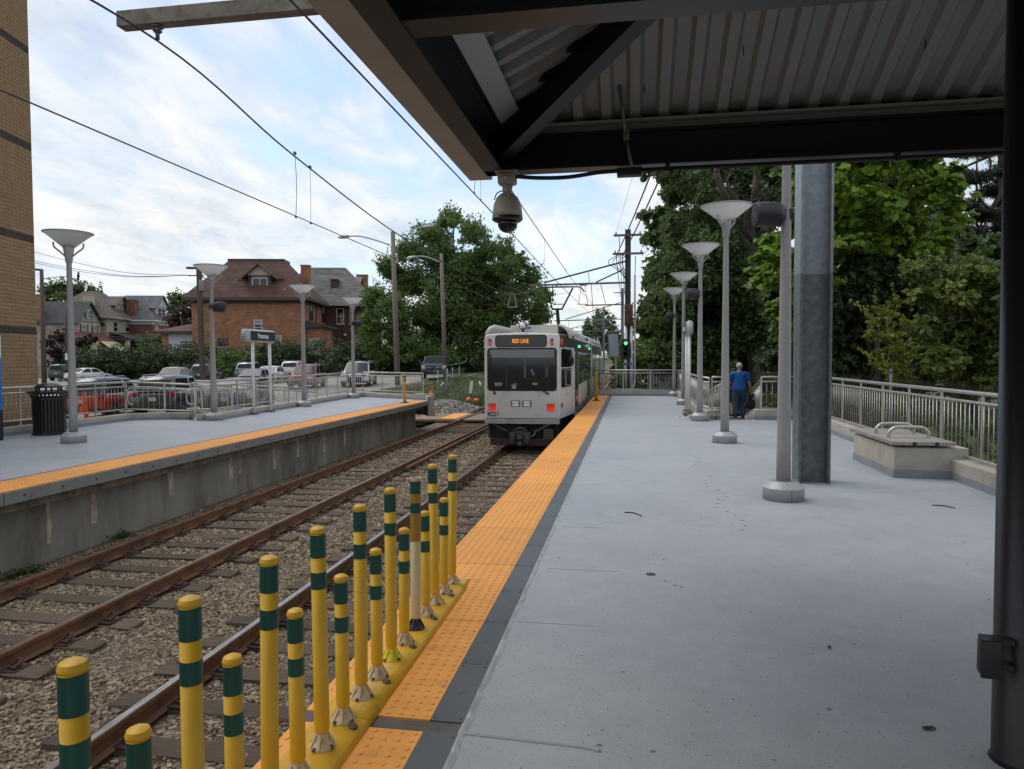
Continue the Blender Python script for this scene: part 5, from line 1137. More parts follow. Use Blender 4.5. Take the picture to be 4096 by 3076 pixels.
# ---------------------------------------------------------------- houses
class House:
    def __init__(s, name, px, py, D, label, cat='house', th=TH):
        p = onD(px, py, D); s.o = Vector((p.x, p.y, 0)); s.th = th; s.root = thing(name, s.o, label, cat, rz=th); s.inv = Matrix.Rotation(-th, 3, 'Z')
    def hit(s, px, py, axis, val):                # a pixel met with a wall plane of this house
        a = s.inv @ (CAMP-s.o); d = s.inv @ ray(px, py); t = (val-a[axis])/d[axis]; return a+d*t
    def b(s, m, name, mm, parent=None): return m.build(name, mm, parent or s.root, world=False)
    def window(s, face, val, a0, a1, z0, z1, fm, bars=(0, 1), shutters=None, sill=True):
        """face 'f': plane y=val, a along x; face 'r': plane x=val, a along y"""
        def bx_(m, p0, p1, q0, q1, d0, d1):
            return m.box((p0, val-d1, q0), (p1, val-d0, q1)) if face == 'f' else m.box((val+d0, p0, q0), (val+d1, p1, q1))
        t = .09; m = MB(); bx_(m, a0, a0+t, z0, z1, 0, .07); bx_(m, a1-t, a1, z0, z1, 0, .07); bx_(m, a0+t, a1-t, z1-t, z1, 0, .07); bx_(m, a0+t, a1-t, z0, z0+t, 0, .07)
        for k in range(bars[0]): c = lerp(a0, a1, (k+1)/(bars[0]+1)); bx_(m, c-.03, c+.03, z0+t, z1-t, .01, .06)
        for k in range(bars[1]): c = lerp(z0, z1, (k+1)/(bars[1]+1)); bx_(m, a0+t, a1-t, c-.035, c+.035, .01, .065)
        w_ = s.b(m, 'window', fm); m = MB(); bx_(m, a0+t, a1-t, z0+t, z1-t, 0, .02); s.b(m, 'pane', GLASS, w_)
        m = MB(); bx_(m, a0+t, a1-t, lerp(z0, z1, .55), z1-t, .02, .024); s.b(m, 'blind', mat('window_blind', (.26, .27, .27), .3), w_) if random.random() < .5 else None
        if sill: m = MB(); bx_(m, a0-.08, a1+.08, z0-.12, z0-.01, 0, .14); s.b(m, 'sill', mat('stone_sill', (.38, .35, .30), .8), w_)
        if shutters:
            for q0, q1 in ((a0-.45, a0-.05), (a1+.05, a1+.45)):
                m = MB(); bx_(m, q0, q1, z0, z1, 0, .06); s.b(m, 'shutter', shutters, w_)
        return w_
    def hip(s, x0, x1, y0, y1, z0, z1, run, ov, mm, name='roof', th=.22, fasc=None):
        X0, X1, Y0, Y1 = x0-ov, x1+ov, y0-ov, y1+ov; rx = min(run, (X1-X0)/2-.01); ry = min(run, (Y1-Y0)/2-.01); m = MB()
        b4 = [(X0, Y0, z0), (X1, Y0, z0), (X1, Y1, z0), (X0, Y1, z0)]; t4 = [(X0+rx, Y0+ry, z1), (X1-rx, Y0+ry, z1), (X1-rx, Y1-ry, z1), (X0+rx, Y1-ry, z1)]
        m.add(b4+t4, [(0, 1, 5, 4), (1, 2, 6, 5), (2, 3, 7, 6), (3, 0, 4, 7), (4, 5, 6, 7)])
        r_ = s.b(m, name, mm)
        m = MB(); m.box((X0, Y0, z0-th), (X1, Y1, z0-.002)); s.b(m, 'eaves', fasc or mat('brown_eaves', (.075, .052, .042), .7), r_)
        return r_
    def gable(s, x0, x1, y0, y1, z0, z1, ov, mm, along='y', name='roof', wallm=None, fasc=None):
        """ridge along the given axis"""
        m = MB(); X0, X1, Y0, Y1 = x0-ov, x1+ov, y0-ov, y1+ov; tt = .12
        if along == 'y':
            xm = (x0+x1)/2; zz = z0-ov*(z1-z0)/((x1-x0)/2)
            for a in (X0, X1): m.add([(a, Y0, zz), (a, Y1, zz), (xm, Y1, z1), (xm, Y0, z1), (a, Y0, zz-tt), (a, Y1, zz-tt), (xm, Y1, z1-tt), (xm, Y0, z1-tt)], [(0, 1, 2, 3), (4, 7, 6, 5), (0, 3, 7, 4), (1, 5, 6, 2), (0, 4, 5, 1)])
        else:
            ym = (y0+y1)/2; zz = z0-ov*(z1-z0)/((y1-y0)/2)
            for a in (Y0, Y1): m.add([(X0, a, zz), (X1, a, zz), (X1, ym, z1), (X0, ym, z1), (X0, a, zz-tt), (X1, a, zz-tt), (X1, ym, z1-tt), (X0, ym, z1-tt)], [(0, 1, 2, 3), (4, 7, 6, 5), (0, 3, 7, 4), (1, 5, 6, 2), (0, 4, 5, 1)])
        r_ = s.b(m, name, mm)
        if wallm:
            m = MB()
            if along == 'y': m.prism([(x0, z0), (x1, z0), ((x0+x1)/2, z1-.13)], lambda p: (p[0], y0, p[1]), lambda p: (p[0], y1, p[1]))
            else: m.prism([(y0, z0), (y1, z0), ((y0+y1)/2, z1-.13)], lambda p: (x0, p[0], p[1]), lambda p: (x1, p[0], p[1]))
            s.b(m, 'gable_wall', wallm)
        return r_
    def chimney(s, x, y, w_, z0, z1, mm, par=None):
        m = MB(); m.box((x-w_/2, y-w_/2, z0), (x+w_/2, y+w_/2, z1)); m.box((x-w_/2-.06, y-w_/2-.06, z1), (x+w_/2+.06, y+w_/2+.06, z1+.15)); return s.b(m, 'chimney', mm, par)
WHF = mat('white_frame', (.62, .62, .60), .5); BRF = mat('brown_frame', (.06, .04, .032), .6); CRF = mat('cream_frame', (.5, .47, .38), .6)
BRN_ROOF = brickmat('brown_shingle', (.12, .060, .042), (.085, .043, .030), (.04, .024, .019), 1.3, .3, .025, .6, offset=.37)
GRY_ROOF = brickmat('grey_shingle', (.11, .105, .10), (.20, .19, .175), (.075, .072, .07), 1.1, .3, .02, .6, offset=.37)
DKG_ROOF = brickmat('charcoal_shingle', (.045, .046, .05), (.058, .058, .06), (.03, .03, .032), .9, .18, .012, .4)
TAU_ROOF = brickmat('taupe_shingle', (.135, .11, .095), (.115, .095, .082), (.08, .066, .058), .9, .18, .012, .4)
OR_BRICK = brickmat('orange_brick', (.42, .18, .085), (.28, .108, .052), (.32, .20, .125), .55, .17, .022, .5)
DK_RED = brickmat('dark_red_brick', (.095, .032, .026), (.06, .022, .02), (.12, .08, .07), .5, .17, .02, .5)
RED_BRK = brickmat('red_brick', (.20, .06, .04), (.16, .046, .032), (.20, .12, .10), .23, .085, .011, .4)

# the orange brick house
h = House('brick_house', 1224, 1400, 86, 'orange brick house with brown hipped roof and gabled dormer behind the hedge')
W_, Dp = 13.4, 9.5; ze = h.hit(1224, 1196, 1, 0).z
m = MB(); m.box((-W_, 0, -1), (0, Dp, ze)); h.b(m, 'wall', OR_BRICK)
rf = h.hip(-W_, 0, 0, Dp, ze+.12, ze+4.9, 4.1, .85, BRN_ROOF, th=.34)
m = MB(); m.box((-W_+3.25, 3.25, ze+4.88), (-3.25, Dp-3.25, ze+5.25)); h.b(m, 'roof_curb', BRF, rf)
m = MB(); m.box((-W_-.02, -.05, ze-.55), (.05, -.001, ze-.23)); m.box((.001, -.05, ze-.55), (.05, Dp, ze-.23)); h.b(m, 'frieze', BRF)
a, b_ = h.hit(995, 1158, 1, .6), h.hit(1084, 1103, 1, .6); zd0, zd1, zap = a.z-.35, b_.z+.05, h.hit(1040, 1056, 1, .5).z
m = MB(); m.box((a.x, .6, zd0), (b_.x, 4.0, zd1)); h.b(m, 'dormer', mat('dormer_siding', (.22, .185, .14), .8))
m = MB(); m.box((a.x, .55, zd0), (a.x+.35, .6, zd1)); m.box((b_.x-.35, .55, zd0), (b_.x, .6, zd1)); m.box((a.x+.35, .55, zd0), (b_.x-.35, .6, zd0+.35)); h.b(m, 'dormer_trim', BRF)
h.gable(a.x-.25, b_.x+.25, .35, 4.2, zd1, zap, .45, BRN_ROOF, 'y', 'dormer_roof', mat('gable_siding', (.40, .35, .27), .8))
p0, p1 = h.hit(1008, 1150, 1, .5), h.hit(1070, 1112, 1, .5); h.window('f', .55, p0.x, p1.x, p0.z, p1.z, WHF, (1, 0), sill=False)
for x0, x1, y0, y1, fm, br in ((1016, 1050, 1326, 1279, WHF, (0, 2)), (872, 911, 1386, 1352, BRF, (1, 0)), (1097, 1126, 1382, 1342, WHF, (0, 1))):
    p0, p1 = h.hit(x0, y0, 1, 0), h.hit(x1, y1, 1, 0); h.window('f', 0, p0.x, p1.x, p0.z, p1.z, fm, br)
for x0, x1, y0, y1 in ((1237, 1250, 1284, 1210), (1288, 1298, 1292, 1222)):
    p0, p1 = h.hit(x0, y0, 0, 0), h.hit(x1, y1, 0, 0); h.window('r', 0, p0.y, p1.y, p0.z, p1.z, BRF, (0, 1))
zp = h.hit(1240, 1311, 1, .3).z; xr = h.hit(1297, 1350, 1, .3).x
m = MB(); m.box((.003, .3, -1), (xr, 5.5, zp)); h.b(m, 'porch_wall', OR_BRICK)
m = MB(); m.add([(-.2, -.1, zp+.25), (xr+.5, -.1, zp+.25), (xr+.5, 6, zp+.25), (-.2, 6, zp+.25), (.02, .02, zp+.9), (.02, 5.5, zp+.9)], [(0, 1, 4), (1, 2, 5, 4), (2, 3, 5)]); m.box((-.2, -.1, zp), (xr+.5, 6, zp+.248)); h.b(m, 'porch_roof', DKG_ROOF)
p0, p1 = h.hit(1233, 1400, 1, .3), h.hit(1278, 1354, 1, .3); m = MB(); m.box((p0.x, .25, 0), (p1.x, .299, p1.z)); h.b(m, 'siding_panel', CRF)
c0 = h.hit(1244, 1150, 0, -.9); h.chimney(-.9, 4.6, 1.05, ze, h.hit(1246, 1066, 1, 4.6).z, OR_BRICK)
for px, py in ((966, 1125), (1129, 1120)): q = h.hit(px, py, 1, 1.5); m = MB(); m.box((q.x-.35, .95, q.z-.3), (q.x+.35, 1.9, q.z+.15)); h.b(m, 'roof_vent', mat('roof_vent', (.03, .024, .022), .7))
q = h.hit(1144, 1174, 1, .5); m = MB(); m.box((q.x-.6, -.2, q.z-.2), (q.x+.5, .5, q.z+.02)); m.box((q.x-.2, .0, q.z), (q.x+.1, .4, q.z+.5)); h.b(m, 'roof_flashing', WHF)
m = MB(); m.tube([h.hit(1268, 1205, 0, .08), h.hit(1264, 1300, 0, .08)], .07, 8); h.b(m, 'downpipe', BRF)

# dark red house with the grey roof
h = House('brick_house', 1492, 1400, 98, 'dark red brick house with grey shingle roof beside the big tree')
W_, Dp = 12.6, 10.5; ze = h.hit(1340, 1222, 1, 0).z
m = MB(); m.box((-W_, 0, -1), (0, Dp, ze)); h.b(m, 'wall', DK_RED)
zt = h.hit(1240, 1072, 1, 5).z; rf = h.hip(-W_-1.5, 0, 0, Dp, ze+.15, zt, 5.2, .8, GRY_ROOF, fasc=mat('cream_eaves', (.36, .33, .27), .7))
for x0, x1, y0, y1 in ((1347, 1376, 1296, 1233), (1421, 1447, 1376, 1338), (1399, 1414, 1296, 1233)):
    p0, p1 = h.hit(x0, y0, 1, 0), h.hit(x1, y1, 1, 0); h.window('f', 0, p0.x, p1.x, p0.z, p1.z, CRF, (0, 1))
q0, q1 = h.hit(1355, 1178, 1, 2.6), h.hit(1430, 1108, 1, 2.6)
m = MB(); m.box((q0.x, 2.6, q0.z-.8), (q1.x-.4, 6.2, q1.z-1.2)); h.b(m, 'dormer', CRF)
h.gable(q0.x-3, q1.x, 2.3, 6.5, q1.z-1.2, q1.z+.2, .4, GRY_ROOF, 'x', 'dormer_roof')
h.chimney(-W_+7.2, 1.9, 1.0, ze+1, h.hit(1289, 1122, 1, 1.9).z, DK_RED); h.chimney(-2.2, 6, 1.5, ze+1, h.hit(1450, 1104, 1, 6).z, OR_BRICK)
m = MB(); p = h.hit(1381, 1339, 1, 0); m.box((p.x-.17, -.06, p.z-.15), (p.x+.17, -.001, p.z+.17)); h.b(m, 'vent_cover', WHF)

# garage
h = House('garage', 812, 1400, 88, 'low white sided garage with brown hipped roof beside the orange brick house', 'garage')
ze = h.hit(740, 1330, 1, 0).z
m = MB(); m.box((-4.9, 0, -1), (0, 6, ze)); h.b(m, 'wall', mat('white_siding', (.52, .55, .58), .6, c2=(.46, .49, .52), scale=3, stretch=(6, 6, .2)))
for k in range(14): m = MB(); m.box((-4.1+.31*k, -.03, -1), (-4.07+.31*k, -.001, ze-.4)); h.b(m, 'batten', WHF)
m = MB(); m.box((-4.95, -.06, -1), (-4.15, .5, ze)); h.b(m, 'brick_pier', OR_BRICK)
h.hip(-4.9, 0, 0, 6, ze+.15, ze+1.15, 3.2, .8, BRN_ROOF, th=.3)
p0, p1 = h.hit(718, 1395, 1, 0), h.hit(774, 1362, 1, 0); h.window('f', 0, p0.x, p1.x, p0.z, p1.z, WHF, (0, 2))

# far side of the street
NAVY = mat('navy_shutter', (.02, .024, .032), .6)
h = House('gabled_house', 310, 1400, 112, 'pink sided house with charcoal gable roof and navy shutters')
ze = h.hit(310, 1284, 1, 0).z; Gd = h.hit(402, 1290, 0, 0).y
m = MB(); m.box((-9, 0, -1), (0, Gd, ze)); h.b(m, 'wall', brickmat('pink_siding', (.45, .34, .29), (.43, .325, .28), (.33, .245, .21), 40, .14, .012, .5))
zt = h.hit(356, 1205, 0, .3).z; h.gable(-9, 0, 0, Gd, ze+.1, zt, .5, DKG_ROOF, 'x', 'roof', brickmat('grey_siding', (.33, .335, .33), (.31, .315, .31), (.24, .245, .24), 40, .14, .012, .5))
for x0, x1, y0, y1 in ((345, 360, 1273, 1241), (326, 346, 1341, 1298), (374, 385, 1344, 1302)):
    p0, p1 = h.hit(x0, y0, 0, 0), h.hit(x1, y1, 0, 0); h.window('r', 0, p0.y, p1.y, p0.z, p1.z, WHF, (0, 1), NAVY)
h.chimney(-6.3, .8, 1.5, ze, h.hit(216, 1183, 1, .8).z, OR_BRICK)
pz = h.hit(400, 1362, 0, 1.8).z; m = MB(); m.add([(-3, -1.8, pz), (2.2, -1.8, pz), (2.2, Gd+1, pz-.1), (.02, Gd+1, pz+1.3), (.02, .02, pz+1.3), (-3, .02, pz+1.3)], [(0, 1, 4, 5), (1, 2, 3, 4)]); h.b(m, 'porch_roof', mat('red_porch_roof', (.16, .05, .035), .8))
m = MB(); m.add([(2.2, 2.5, pz-.1), (2.2, Gd+1, pz-.1), (4.4, Gd+1, pz-1.7), (4.4, 2.5, pz-1.7)], [(0, 1, 2, 3)]); m.box((2.0, -1.6, -1), (2.1, Gd, pz-.15)); h.b(m, 'awning', mat('cream_awning', (.50, .42, .28), .8))
h = House('stucco_house', 430, 1400, 120, 'beige stucco house with taupe hipped roof and wide dormer')
ze = h.hit(430, 1272, 1, 0).z; Gd = h.hit(560, 1285, 0, 0).y
m = MB(); m.box((-10, 0, -1), (0, Gd, ze)); h.b(m, 'wall', mat('beige_stucco', (.37, .32, .235), .85, c2=(.41, .355, .265), scale=.5))
zt = h.hit(355, 1165, 1, 5).z; rf = h.hip(-10, 0, 0, Gd, ze+.2, zt, min(5.2, Gd/2), .9, TAU_ROOF, fasc=mat('beige_eaves', (.40, .34, .25), .7))
for x0, x1, y0, y1 in ((452, 470, 1328, 1287), (500, 520, 1328, 1289), (530, 543, 1329, 1291)):
    p0, p1 = h.hit(x0, y0, 0, 0), h.hit(x1, y1, 0, 0); h.window('r', 0, p0.y, p1.y, p0.z, p1.z, WHF, (0, 1))
d0, d1 = h.hit(462, 1258, 0, -1.0), h.hit(503, 1222, 0, -1.0); m = MB(); m.box((-5, d0.y, d0.z), (-1.0, d1.y, d1.z)); h.b(m, 'dormer', mat('beige_siding', (.40, .35, .26), .85))
h.gable(-5, -.8, d0.y-.5, d1.y+.5, d1.z, d1.z+1.5, .5, TAU_ROOF, 'x', 'dormer_roof', MATS['beige_siding'])
for f0, f1 in ((.08, .28), (.36, .64), (.72, .92)): h.window('r', -1.0, lerp(d0.y, d1.y, f0), lerp(d0.y, d1.y, f1), lerp(d0.z, d1.z, .18), lerp(d0.z, d1.z, .92), WHF, (0, 1), sill=False)
h.chimney(-3.2, .7, 1.3, ze, h.hit(364, 1182, 1, .7).z, mat('painted_chimney', (.45, .40, .29), .85))
pz = h.hit(520, 1352, 0, 2.5).z; m = MB(); m.add([(0.02, .5, pz+1.0), (.02, Gd, pz+1.0), (3.4, Gd+.4, pz), (3.4, 0, pz)], [(0, 1, 2, 3)]); m.box((.02, 0, pz-.45), (3.4, Gd+.4, pz-.01)); h.b(m, 'porch_roof', DKG_ROOF)
for yy in (.6, Gd*.5, Gd-.2): m = MB(); m.box((2.8, yy-.35, -1), (3.3, yy+.35, pz-.46)); h.b(m, 'porch_column', MATS['beige_stucco'])
h = House('brick_house', 610, 1400, 128, 'red brick house with grey slate roof and white gabled dormer')
ze = h.hit(610, 1284, 1, 0).z; Gd = 9.5
m = MB(); m.box((-9, 0, -1), (0, Gd, ze-.6)); h.b(m, 'wall', RED_BRK)
m = MB(); m.box((-9.02, -.02, ze-.6), (.02, Gd, ze+.1)); h.b(m, 'cornice', WHF)
zt = h.hit(530, 1187, 1, 4.5).z; h.hip(-9, 0, 0, Gd, ze+.15, zt, 4.3, .8, brickmat('slate', (.135, .135, .145), (.10, .10, .108), (.07, .07, .075), .5, .2, .015, .4), fasc=WHF)
p0, p1 = h.hit(621, 1335, 0, 0), h.hit(633, 1294, 0, 0); h.window('r', 0, p0.y, p1.y, p0.z, p1.z, WHF, (0, 1))
d0, d1 = h.hit(630, 1270, 0, -.4), h.hit(660, 1232, 0, -.4); m = MB(); m.box((-5.5, d0.y-.6, d0.z), (-.4, d1.y+.6, d1.z)); h.b(m, 'dormer', mat('white_dormer', (.5, .5, .48), .7))
h.gable(-6.5, -.2, d0.y-1.0, d1.y+1.0, d1.z, d1.z+2.2, .4, MATS['slate'], 'x', 'dormer_roof', MATS['white_dormer'])
for f0, f1 in ((.05, .48), (.52, .95)): h.window('r', -.4, lerp(d0.y, d1.y, f0), lerp(d0.y, d1.y, f1), lerp(d0.z, d1.z, .12), lerp(d0.z, d1.z, .9), WHF, (0, 1), sill=False)
h.chimney(-3.6, .6, 1.5, ze, h.hit(552, 1203, 1, .6).z, RED_BRK)

# ---------------------------------------------------------------- street poles
WOOD = mat('pole_timber', (.215, .185, .155), .9, c2=(.15, .125, .10), scale=3, stretch=(6, 6, .25), bump=.5, bscale=10, bdist=.02)
WOODD = mat('dark_pole_timber', (.10, .082, .068), .9, c2=(.065, .052, .044), scale=3, stretch=(6, 6, .3))
ALU = mat('lamp_arm_alu', (.42, .42, .42), .45, .5)
def cobra(t, pts, d):
    m = MB(); m.tube(smooth_path(pts, 5), .05, 8); a = m.build('lamp_arm', ALU, t); e = Vector(pts[-1]); d = Vector(d).normalized()
    m = MB(); m.tube([e, e+d*.22, e+d*.6, e+d*.85], [.07, .13, .15, .05], 10); m.build('lamp_head', ALU, a)
def pole(px0, py0, px1, py1, D, r0, r1, label, mm, square=False):
    a, b = onD(px0, py0, D), onD(px1, py1, D); b = Vector((lerp(a.x, b.x, 1), lerp(a.y, b.y, 1), b.z)); t = thing('utility_pole', a, label, 'utility pole')
    m = MB()
    if square: m.beam(a-Vector((0, 0, .6)), b, r0*2, r0*2, up=(0, 1, 0))
    else: m.tube([a-Vector((0, 0, .6)), b], [r0, r1], 14)
    m.build('shaft', mm, t); return t, a, b
t, a, b = pole(1592, 1567, 1571, 927, 51.7, .215, .155, 'thick timber pole with two street lamp arms behind the far platform end', WOOD)
q = onD(1560, 980, 51.7); cobra(t, [q, onD(1500, 960, 51.7), onD(1440, 945, 51.7), onD(1398, 945, 51.7)], onD(1350, 950, 51.7)-onD(1398, 946, 51.7))
q = onD(1585, 985, 51.7); cobra(t, [q, onD(1625, 948, 51.7), onD(1650, 920, 51.7), onD(1690, 908, 51.7)], onD(1740, 903, 51.7)-onD(1690, 907, 51.7))
t, a, b = pole(1782, 1502, 1765, 1014, 58, .19, .14, 'timber pole with one street lamp arm beside the pickup truck', WOOD)
cobra(t, [onD(1758, 1048, 58), onD(1720, 1032, 58), onD(1685, 1025, 58), onD(1665, 1026, 58)], onD(1640, 1032, 58)-onD(1665, 1026, 58))
t, a, b = pole(177, 1532, 166, 1078, 71, .24, .17, 'timber street lamp pole beside the tan brick building', WOODD)
cobra(t, [onD(172, 1116, 71), onD(215, 1110, 71), onD(250, 1106, 71), onD(280, 1110, 71)], onD(325, 1128, 71)-onD(280, 1110, 71))
m = MB(); m.beam(onD(168, 1080, 71), onD(140, 1078, 71), .25, .2); m.build('top_arm', WOODD, t)
t, a, b = pole(266, 1470, 262, 1236, 96, .15, .12, 'slim timber wire pole before the pink house', WOODD)
m = MB(); m.beam(onD(250, 1316, 96), onD(290, 1320, 96), .3, .35); m.build('splice_box', BLKMAT, t)
m = MB(); m.beam(onD(267, 1440, 95.8), onD(267, 1412, 95.8), .5, .04, up=(0, 1, 0)); m.build('notice', WHITEP, t)
BPOLE = mat('brown_lamp_pole', (.055, .043, .036), .6)
t, a, b = pole(811, 1522, 796, 1067, 58, .16, .16, 'square brown lamp pole before the orange brick house', BPOLE, True)
m = MB(); m.beam(onD(790, 1072, 58), onD(748, 1072, 58), .35, .16); m.build('lamp_head', BPOLE, t)
m = MB(); m.beam(onD(755, 1103, 58), onD(815, 1101, 58), .09, .09); m.build('crossarm', BPOLE, t)
m = MB(); c = onD(806, 1140, 57.8); m.lathe([(.2, -.45), (.2, .4), (.0, .45)], 12, c); m.build('transformer', mat('transformer_grey', (.30, .31, .31), .5), t)
def far_wire(label, pts, r_=.02): tag(MB().tube(smooth_path([onD(*p) for p in pts], 6), r_, 4).build('overhead_wire', WIRE), label, 'wire', 'street wires to the brown pole')
far_wire('highest street wire running to the brown lamp pole', [(140, 1008, 68), (300, 1050, 66), (520, 1092, 62), (760, 1100, 58)])
for dy in (0, 8): far_wire('lower street wire running to the brown lamp pole, %s of two' % ('upper' if dy == 0 else 'bottom'), [(140, 1044+dy, 68), (300, 1075+dy, 66), (520, 1104+dy*.4, 62), (760, 1101, 58)])
for k, (y0, y1, y2) in enumerate(((1330, 1316, 1345), (1318, 1312, 1335), (1302, 1300, 1285))):
    far_wire('street wire crossing before the pink and beige houses, %s one' % ('lowest', 'middle', 'highest')[k], [(150, y0, 96), (262, y1, 96), (430, y2, 96), (700, y2+8-40*(k == 2), 92)], .025)
far_wire('service wire from the brown pole over the garage', [(812, 1180, 58), (760, 1210, 66), (690, 1240, 80), (560, 1250, 100)], .02)
# ---------------------------------------------------------------- parked cars
CGL = mat('car_glass', (.014, .016, .018), .08, spec=.28)
TYRE = mat('tyre', (.012, .012, .012), .8); RIMM = mat('alloy_rim', (.30, .30, .31), .35, .7); CLAD = mat('car_cladding', (.02, .02, .021), .6)
TAIL = mat('tail_lens', (.30, .012, .015), .2); HEADL = mat('head_lens', (.55, .57, .6), .12, .4); CHROME = mat('car_chrome', (.45, .45, .46), .2, .9)
def paint(n, c, met=.15): return mat('paint_'+n, c, .3, met, coat=.8)
SHAPES = {   # lower body line and cabin, x forward from the rear bumper, as fractions of length / height
 'sedan': dict(L=4.65, W=1.8, H=1.45, low=[(0, .34), (.01, .52), (.03, .64), (.16, .68), (.5, .64), (.70, .635), (.86, .58), (.97, .50), (.995, .40), (1, .28)], cab=[(.12, .67), (.28, .95), (.36, 1.0), (.52, .995), (.58, .96), (.74, .63)], split=(.43, .17, .55)),
 'suv': dict(L=4.5, W=1.86, H=1.68, low=[(0, .30), (.005, .48), (.02, .58), (.04, .63), (.5, .60), (.70, .595), (.86, .57), (.96, .52), (.99, .40), (1, .26)], cab=[(.02, .62), (.09, .93), (.16, 1.0), (.48, 1.0), (.57, .965), (.74, .59)], split=(.42, .13, .52)),
 'hatch': dict(L=4.35, W=1.8, H=1.6, low=[(0, .32), (.005, .50), (.03, .62), (.06, .65), (.5, .60), (.70, .595), (.86, .55), (.96, .49), (.99, .38), (1, .26)], cab=[(.04, .64), (.16, .93), (.24, .99), (.48, 1.0), (.56, .965), (.75, .59)], split=(.43, .18, .53)),
 'van': dict(L=5.15, W=1.99, H=1.78, low=[(0, .28), (.004, .46), (.015, .56), (.03, .58), (.5, .56), (.72, .56), (.88, .53), (.97, .46), (.99, .36), (1, .24)], cab=[(.015, .57), (.06, .93), (.12, 1.0), (.50, .995), (.60, .95), (.80, .555)], split=(.42, .09, .56)),
 'boxy': dict(L=4.4, W=1.9, H=1.83, low=[(0, .30), (.002, .50), (.01, .58), (.02, .60), (.5, .58), (.68, .58), (.86, .57), (.97, .54), (.99, .40), (1, .28)], cab=[(.008, .59), (.03, .95), (.06, 1.0), (.50, 1.0), (.58, .97), (.68, .58)], split=(.40, .07, .52)),
}
def car(kind, name, col, label, x, y, rz, cat='car', rack=False, clad=False, roofm=None, plate=True, group='cars parked in the car park'):
    s = SHAPES[kind]; L, W, H = s['L'], s['W'], s['H']; t = thing(name, (0, 0, 0), label, cat, group)
    def B(m, n, mm, p=None, ang=40): return m.build(n, mm, p or t, world=False, angle=ang)
    X = lambda f: (f-.5)*L
    low = [(X(a), b*H) for a, b in s['low']]; base = .17*H if kind != 'boxy' else .2*H
    outl = low+[(X(.98), base), (X(.02), base)]
    cx = sum(p[0] for p in outl)/len(outl); cz = .4*H
    m = MB(); lay = [(-W/2, .955), (-W/2+.035, .985), (-W/2+.12, 1.0), (W/2-.12, 1.0), (W/2-.035, .985), (W/2, .955)]; k = len(outl); vs = []
    for yy, f in lay:
        for px, pz in outl: vs.append((cx+(px-cx)*(f if abs(px) > L*.3 else 1), yy, cz+(pz-cz)*(f if pz > cz else 1)))
    m.add(vs, [(i*k+j, i*k+(j+1) % k, (i+1)*k+(j+1) % k, (i+1)*k+j) for i in range(5) for j in range(k)], 0, True); m.poly(vs[:k]); m.poly(vs[-k:][::-1]); B(m, 'body', col)
    cab = [(X(a), b*H) for a, b in s['cab']]; zb = min(c[1] for c in cab)
    def cw(z): return lerp(W/2-.07, W/2-.24, min(max((z-zb)/(H-zb), 0), 1))
    m = MB(); k = len(cab); vs = [(px, sg*cw(pz), pz-(.03 if abs(pz-H) < .02*H else 0)*0) for sg in (-1, 1) for px, pz in cab]
    vs += [(px, 0, pz+(.035 if pz > .9*H else .02)) for px, pz in cab]
    m.add(vs, [(j, j+1, 2*k+j+1, 2*k+j) for j in range(k-1)]+[(2*k+j, 2*k+j+1, k+j+1, k+j) for j in range(k-1)], 0, True); m.poly(vs[:k]); m.poly(vs[k:2*k][::-1]); B(m, 'cabin', roofm or col)
    # glass, each pane a little proud of the cabin
    def quad(p, q, f0, f1, wf, nrm, nm):
        a = (lerp(p[0], q[0], f0), lerp(p[1], q[1], f0)); b = (lerp(p[0], q[0], f1), lerp(p[1], q[1], f1)); m = MB(); o = .012
        g = []
        for (px, pz) in (a, b):
            ww = cw(pz)*wf
            for yy in (-ww, 0, ww): g.append((px+nrm[0]*o, yy, pz+nrm[1]*o+(.02+.012*(pz > .9*H))*(yy == 0)+.006))
        m.add(g, [(0, 1, 4, 3), (1, 2, 5, 4)], 0, True); B(m, nm, CGL)
    n_ = len(cab); f0 = cab[n_-1]; f1 = cab[n_-2]; quad(f0, f1, .04, .96, .90, (.75, .66), 'windshield')
    quad(cab[0], cab[1], .12, .90, .86, (-.8, .6), 'rear_window')
    bx, rx, fx = s['split']
    ztop = .945*H
    def cab_x(z, front):
        P_ = cab[::-1][:3] if front else cab[:3]
        for (xa, za), (xb, zb2) in zip(P_[:-1], P_[1:]):
            if min(za, zb2) <= z <= max(za, zb2): return lerp(xa, xb, (z-za)/(zb2-za) if zb2 != za else 0)
        return P_[-1][0]
    z0 = zb+.05*H
    for sg in (-1, 1):
        for a0, a1 in (('r', bx-.012), (bx+.012, 'f')):
            lo0 = (cab_x(z0, False)+.12 if a0 == 'r' else X(a0)); hi0 = (cab_x(ztop, False)+.12 if a0 == 'r' else X(a0))
            lo1 = (cab_x(z0, True)-.16 if a1 == 'f' else X(a1)); hi1 = (cab_x(ztop, True)-.12 if a1 == 'f' else X(a1))
            m = MB(); m.add([(lo0, sg*(cw(z0)+.010), z0), (lo1, sg*(cw(z0)+.010), z0), (hi1, sg*(cw(ztop)+.010), ztop), (hi0, sg*(cw(ztop)+.010), ztop)], [(0, 1, 2, 3) if sg < 0 else (3, 2, 1, 0)]); B(m, 'side_window', CGL)
    # wheels
    wr = .205*H if kind != 'sedan' else .225*H; wr = min(wr, .37)
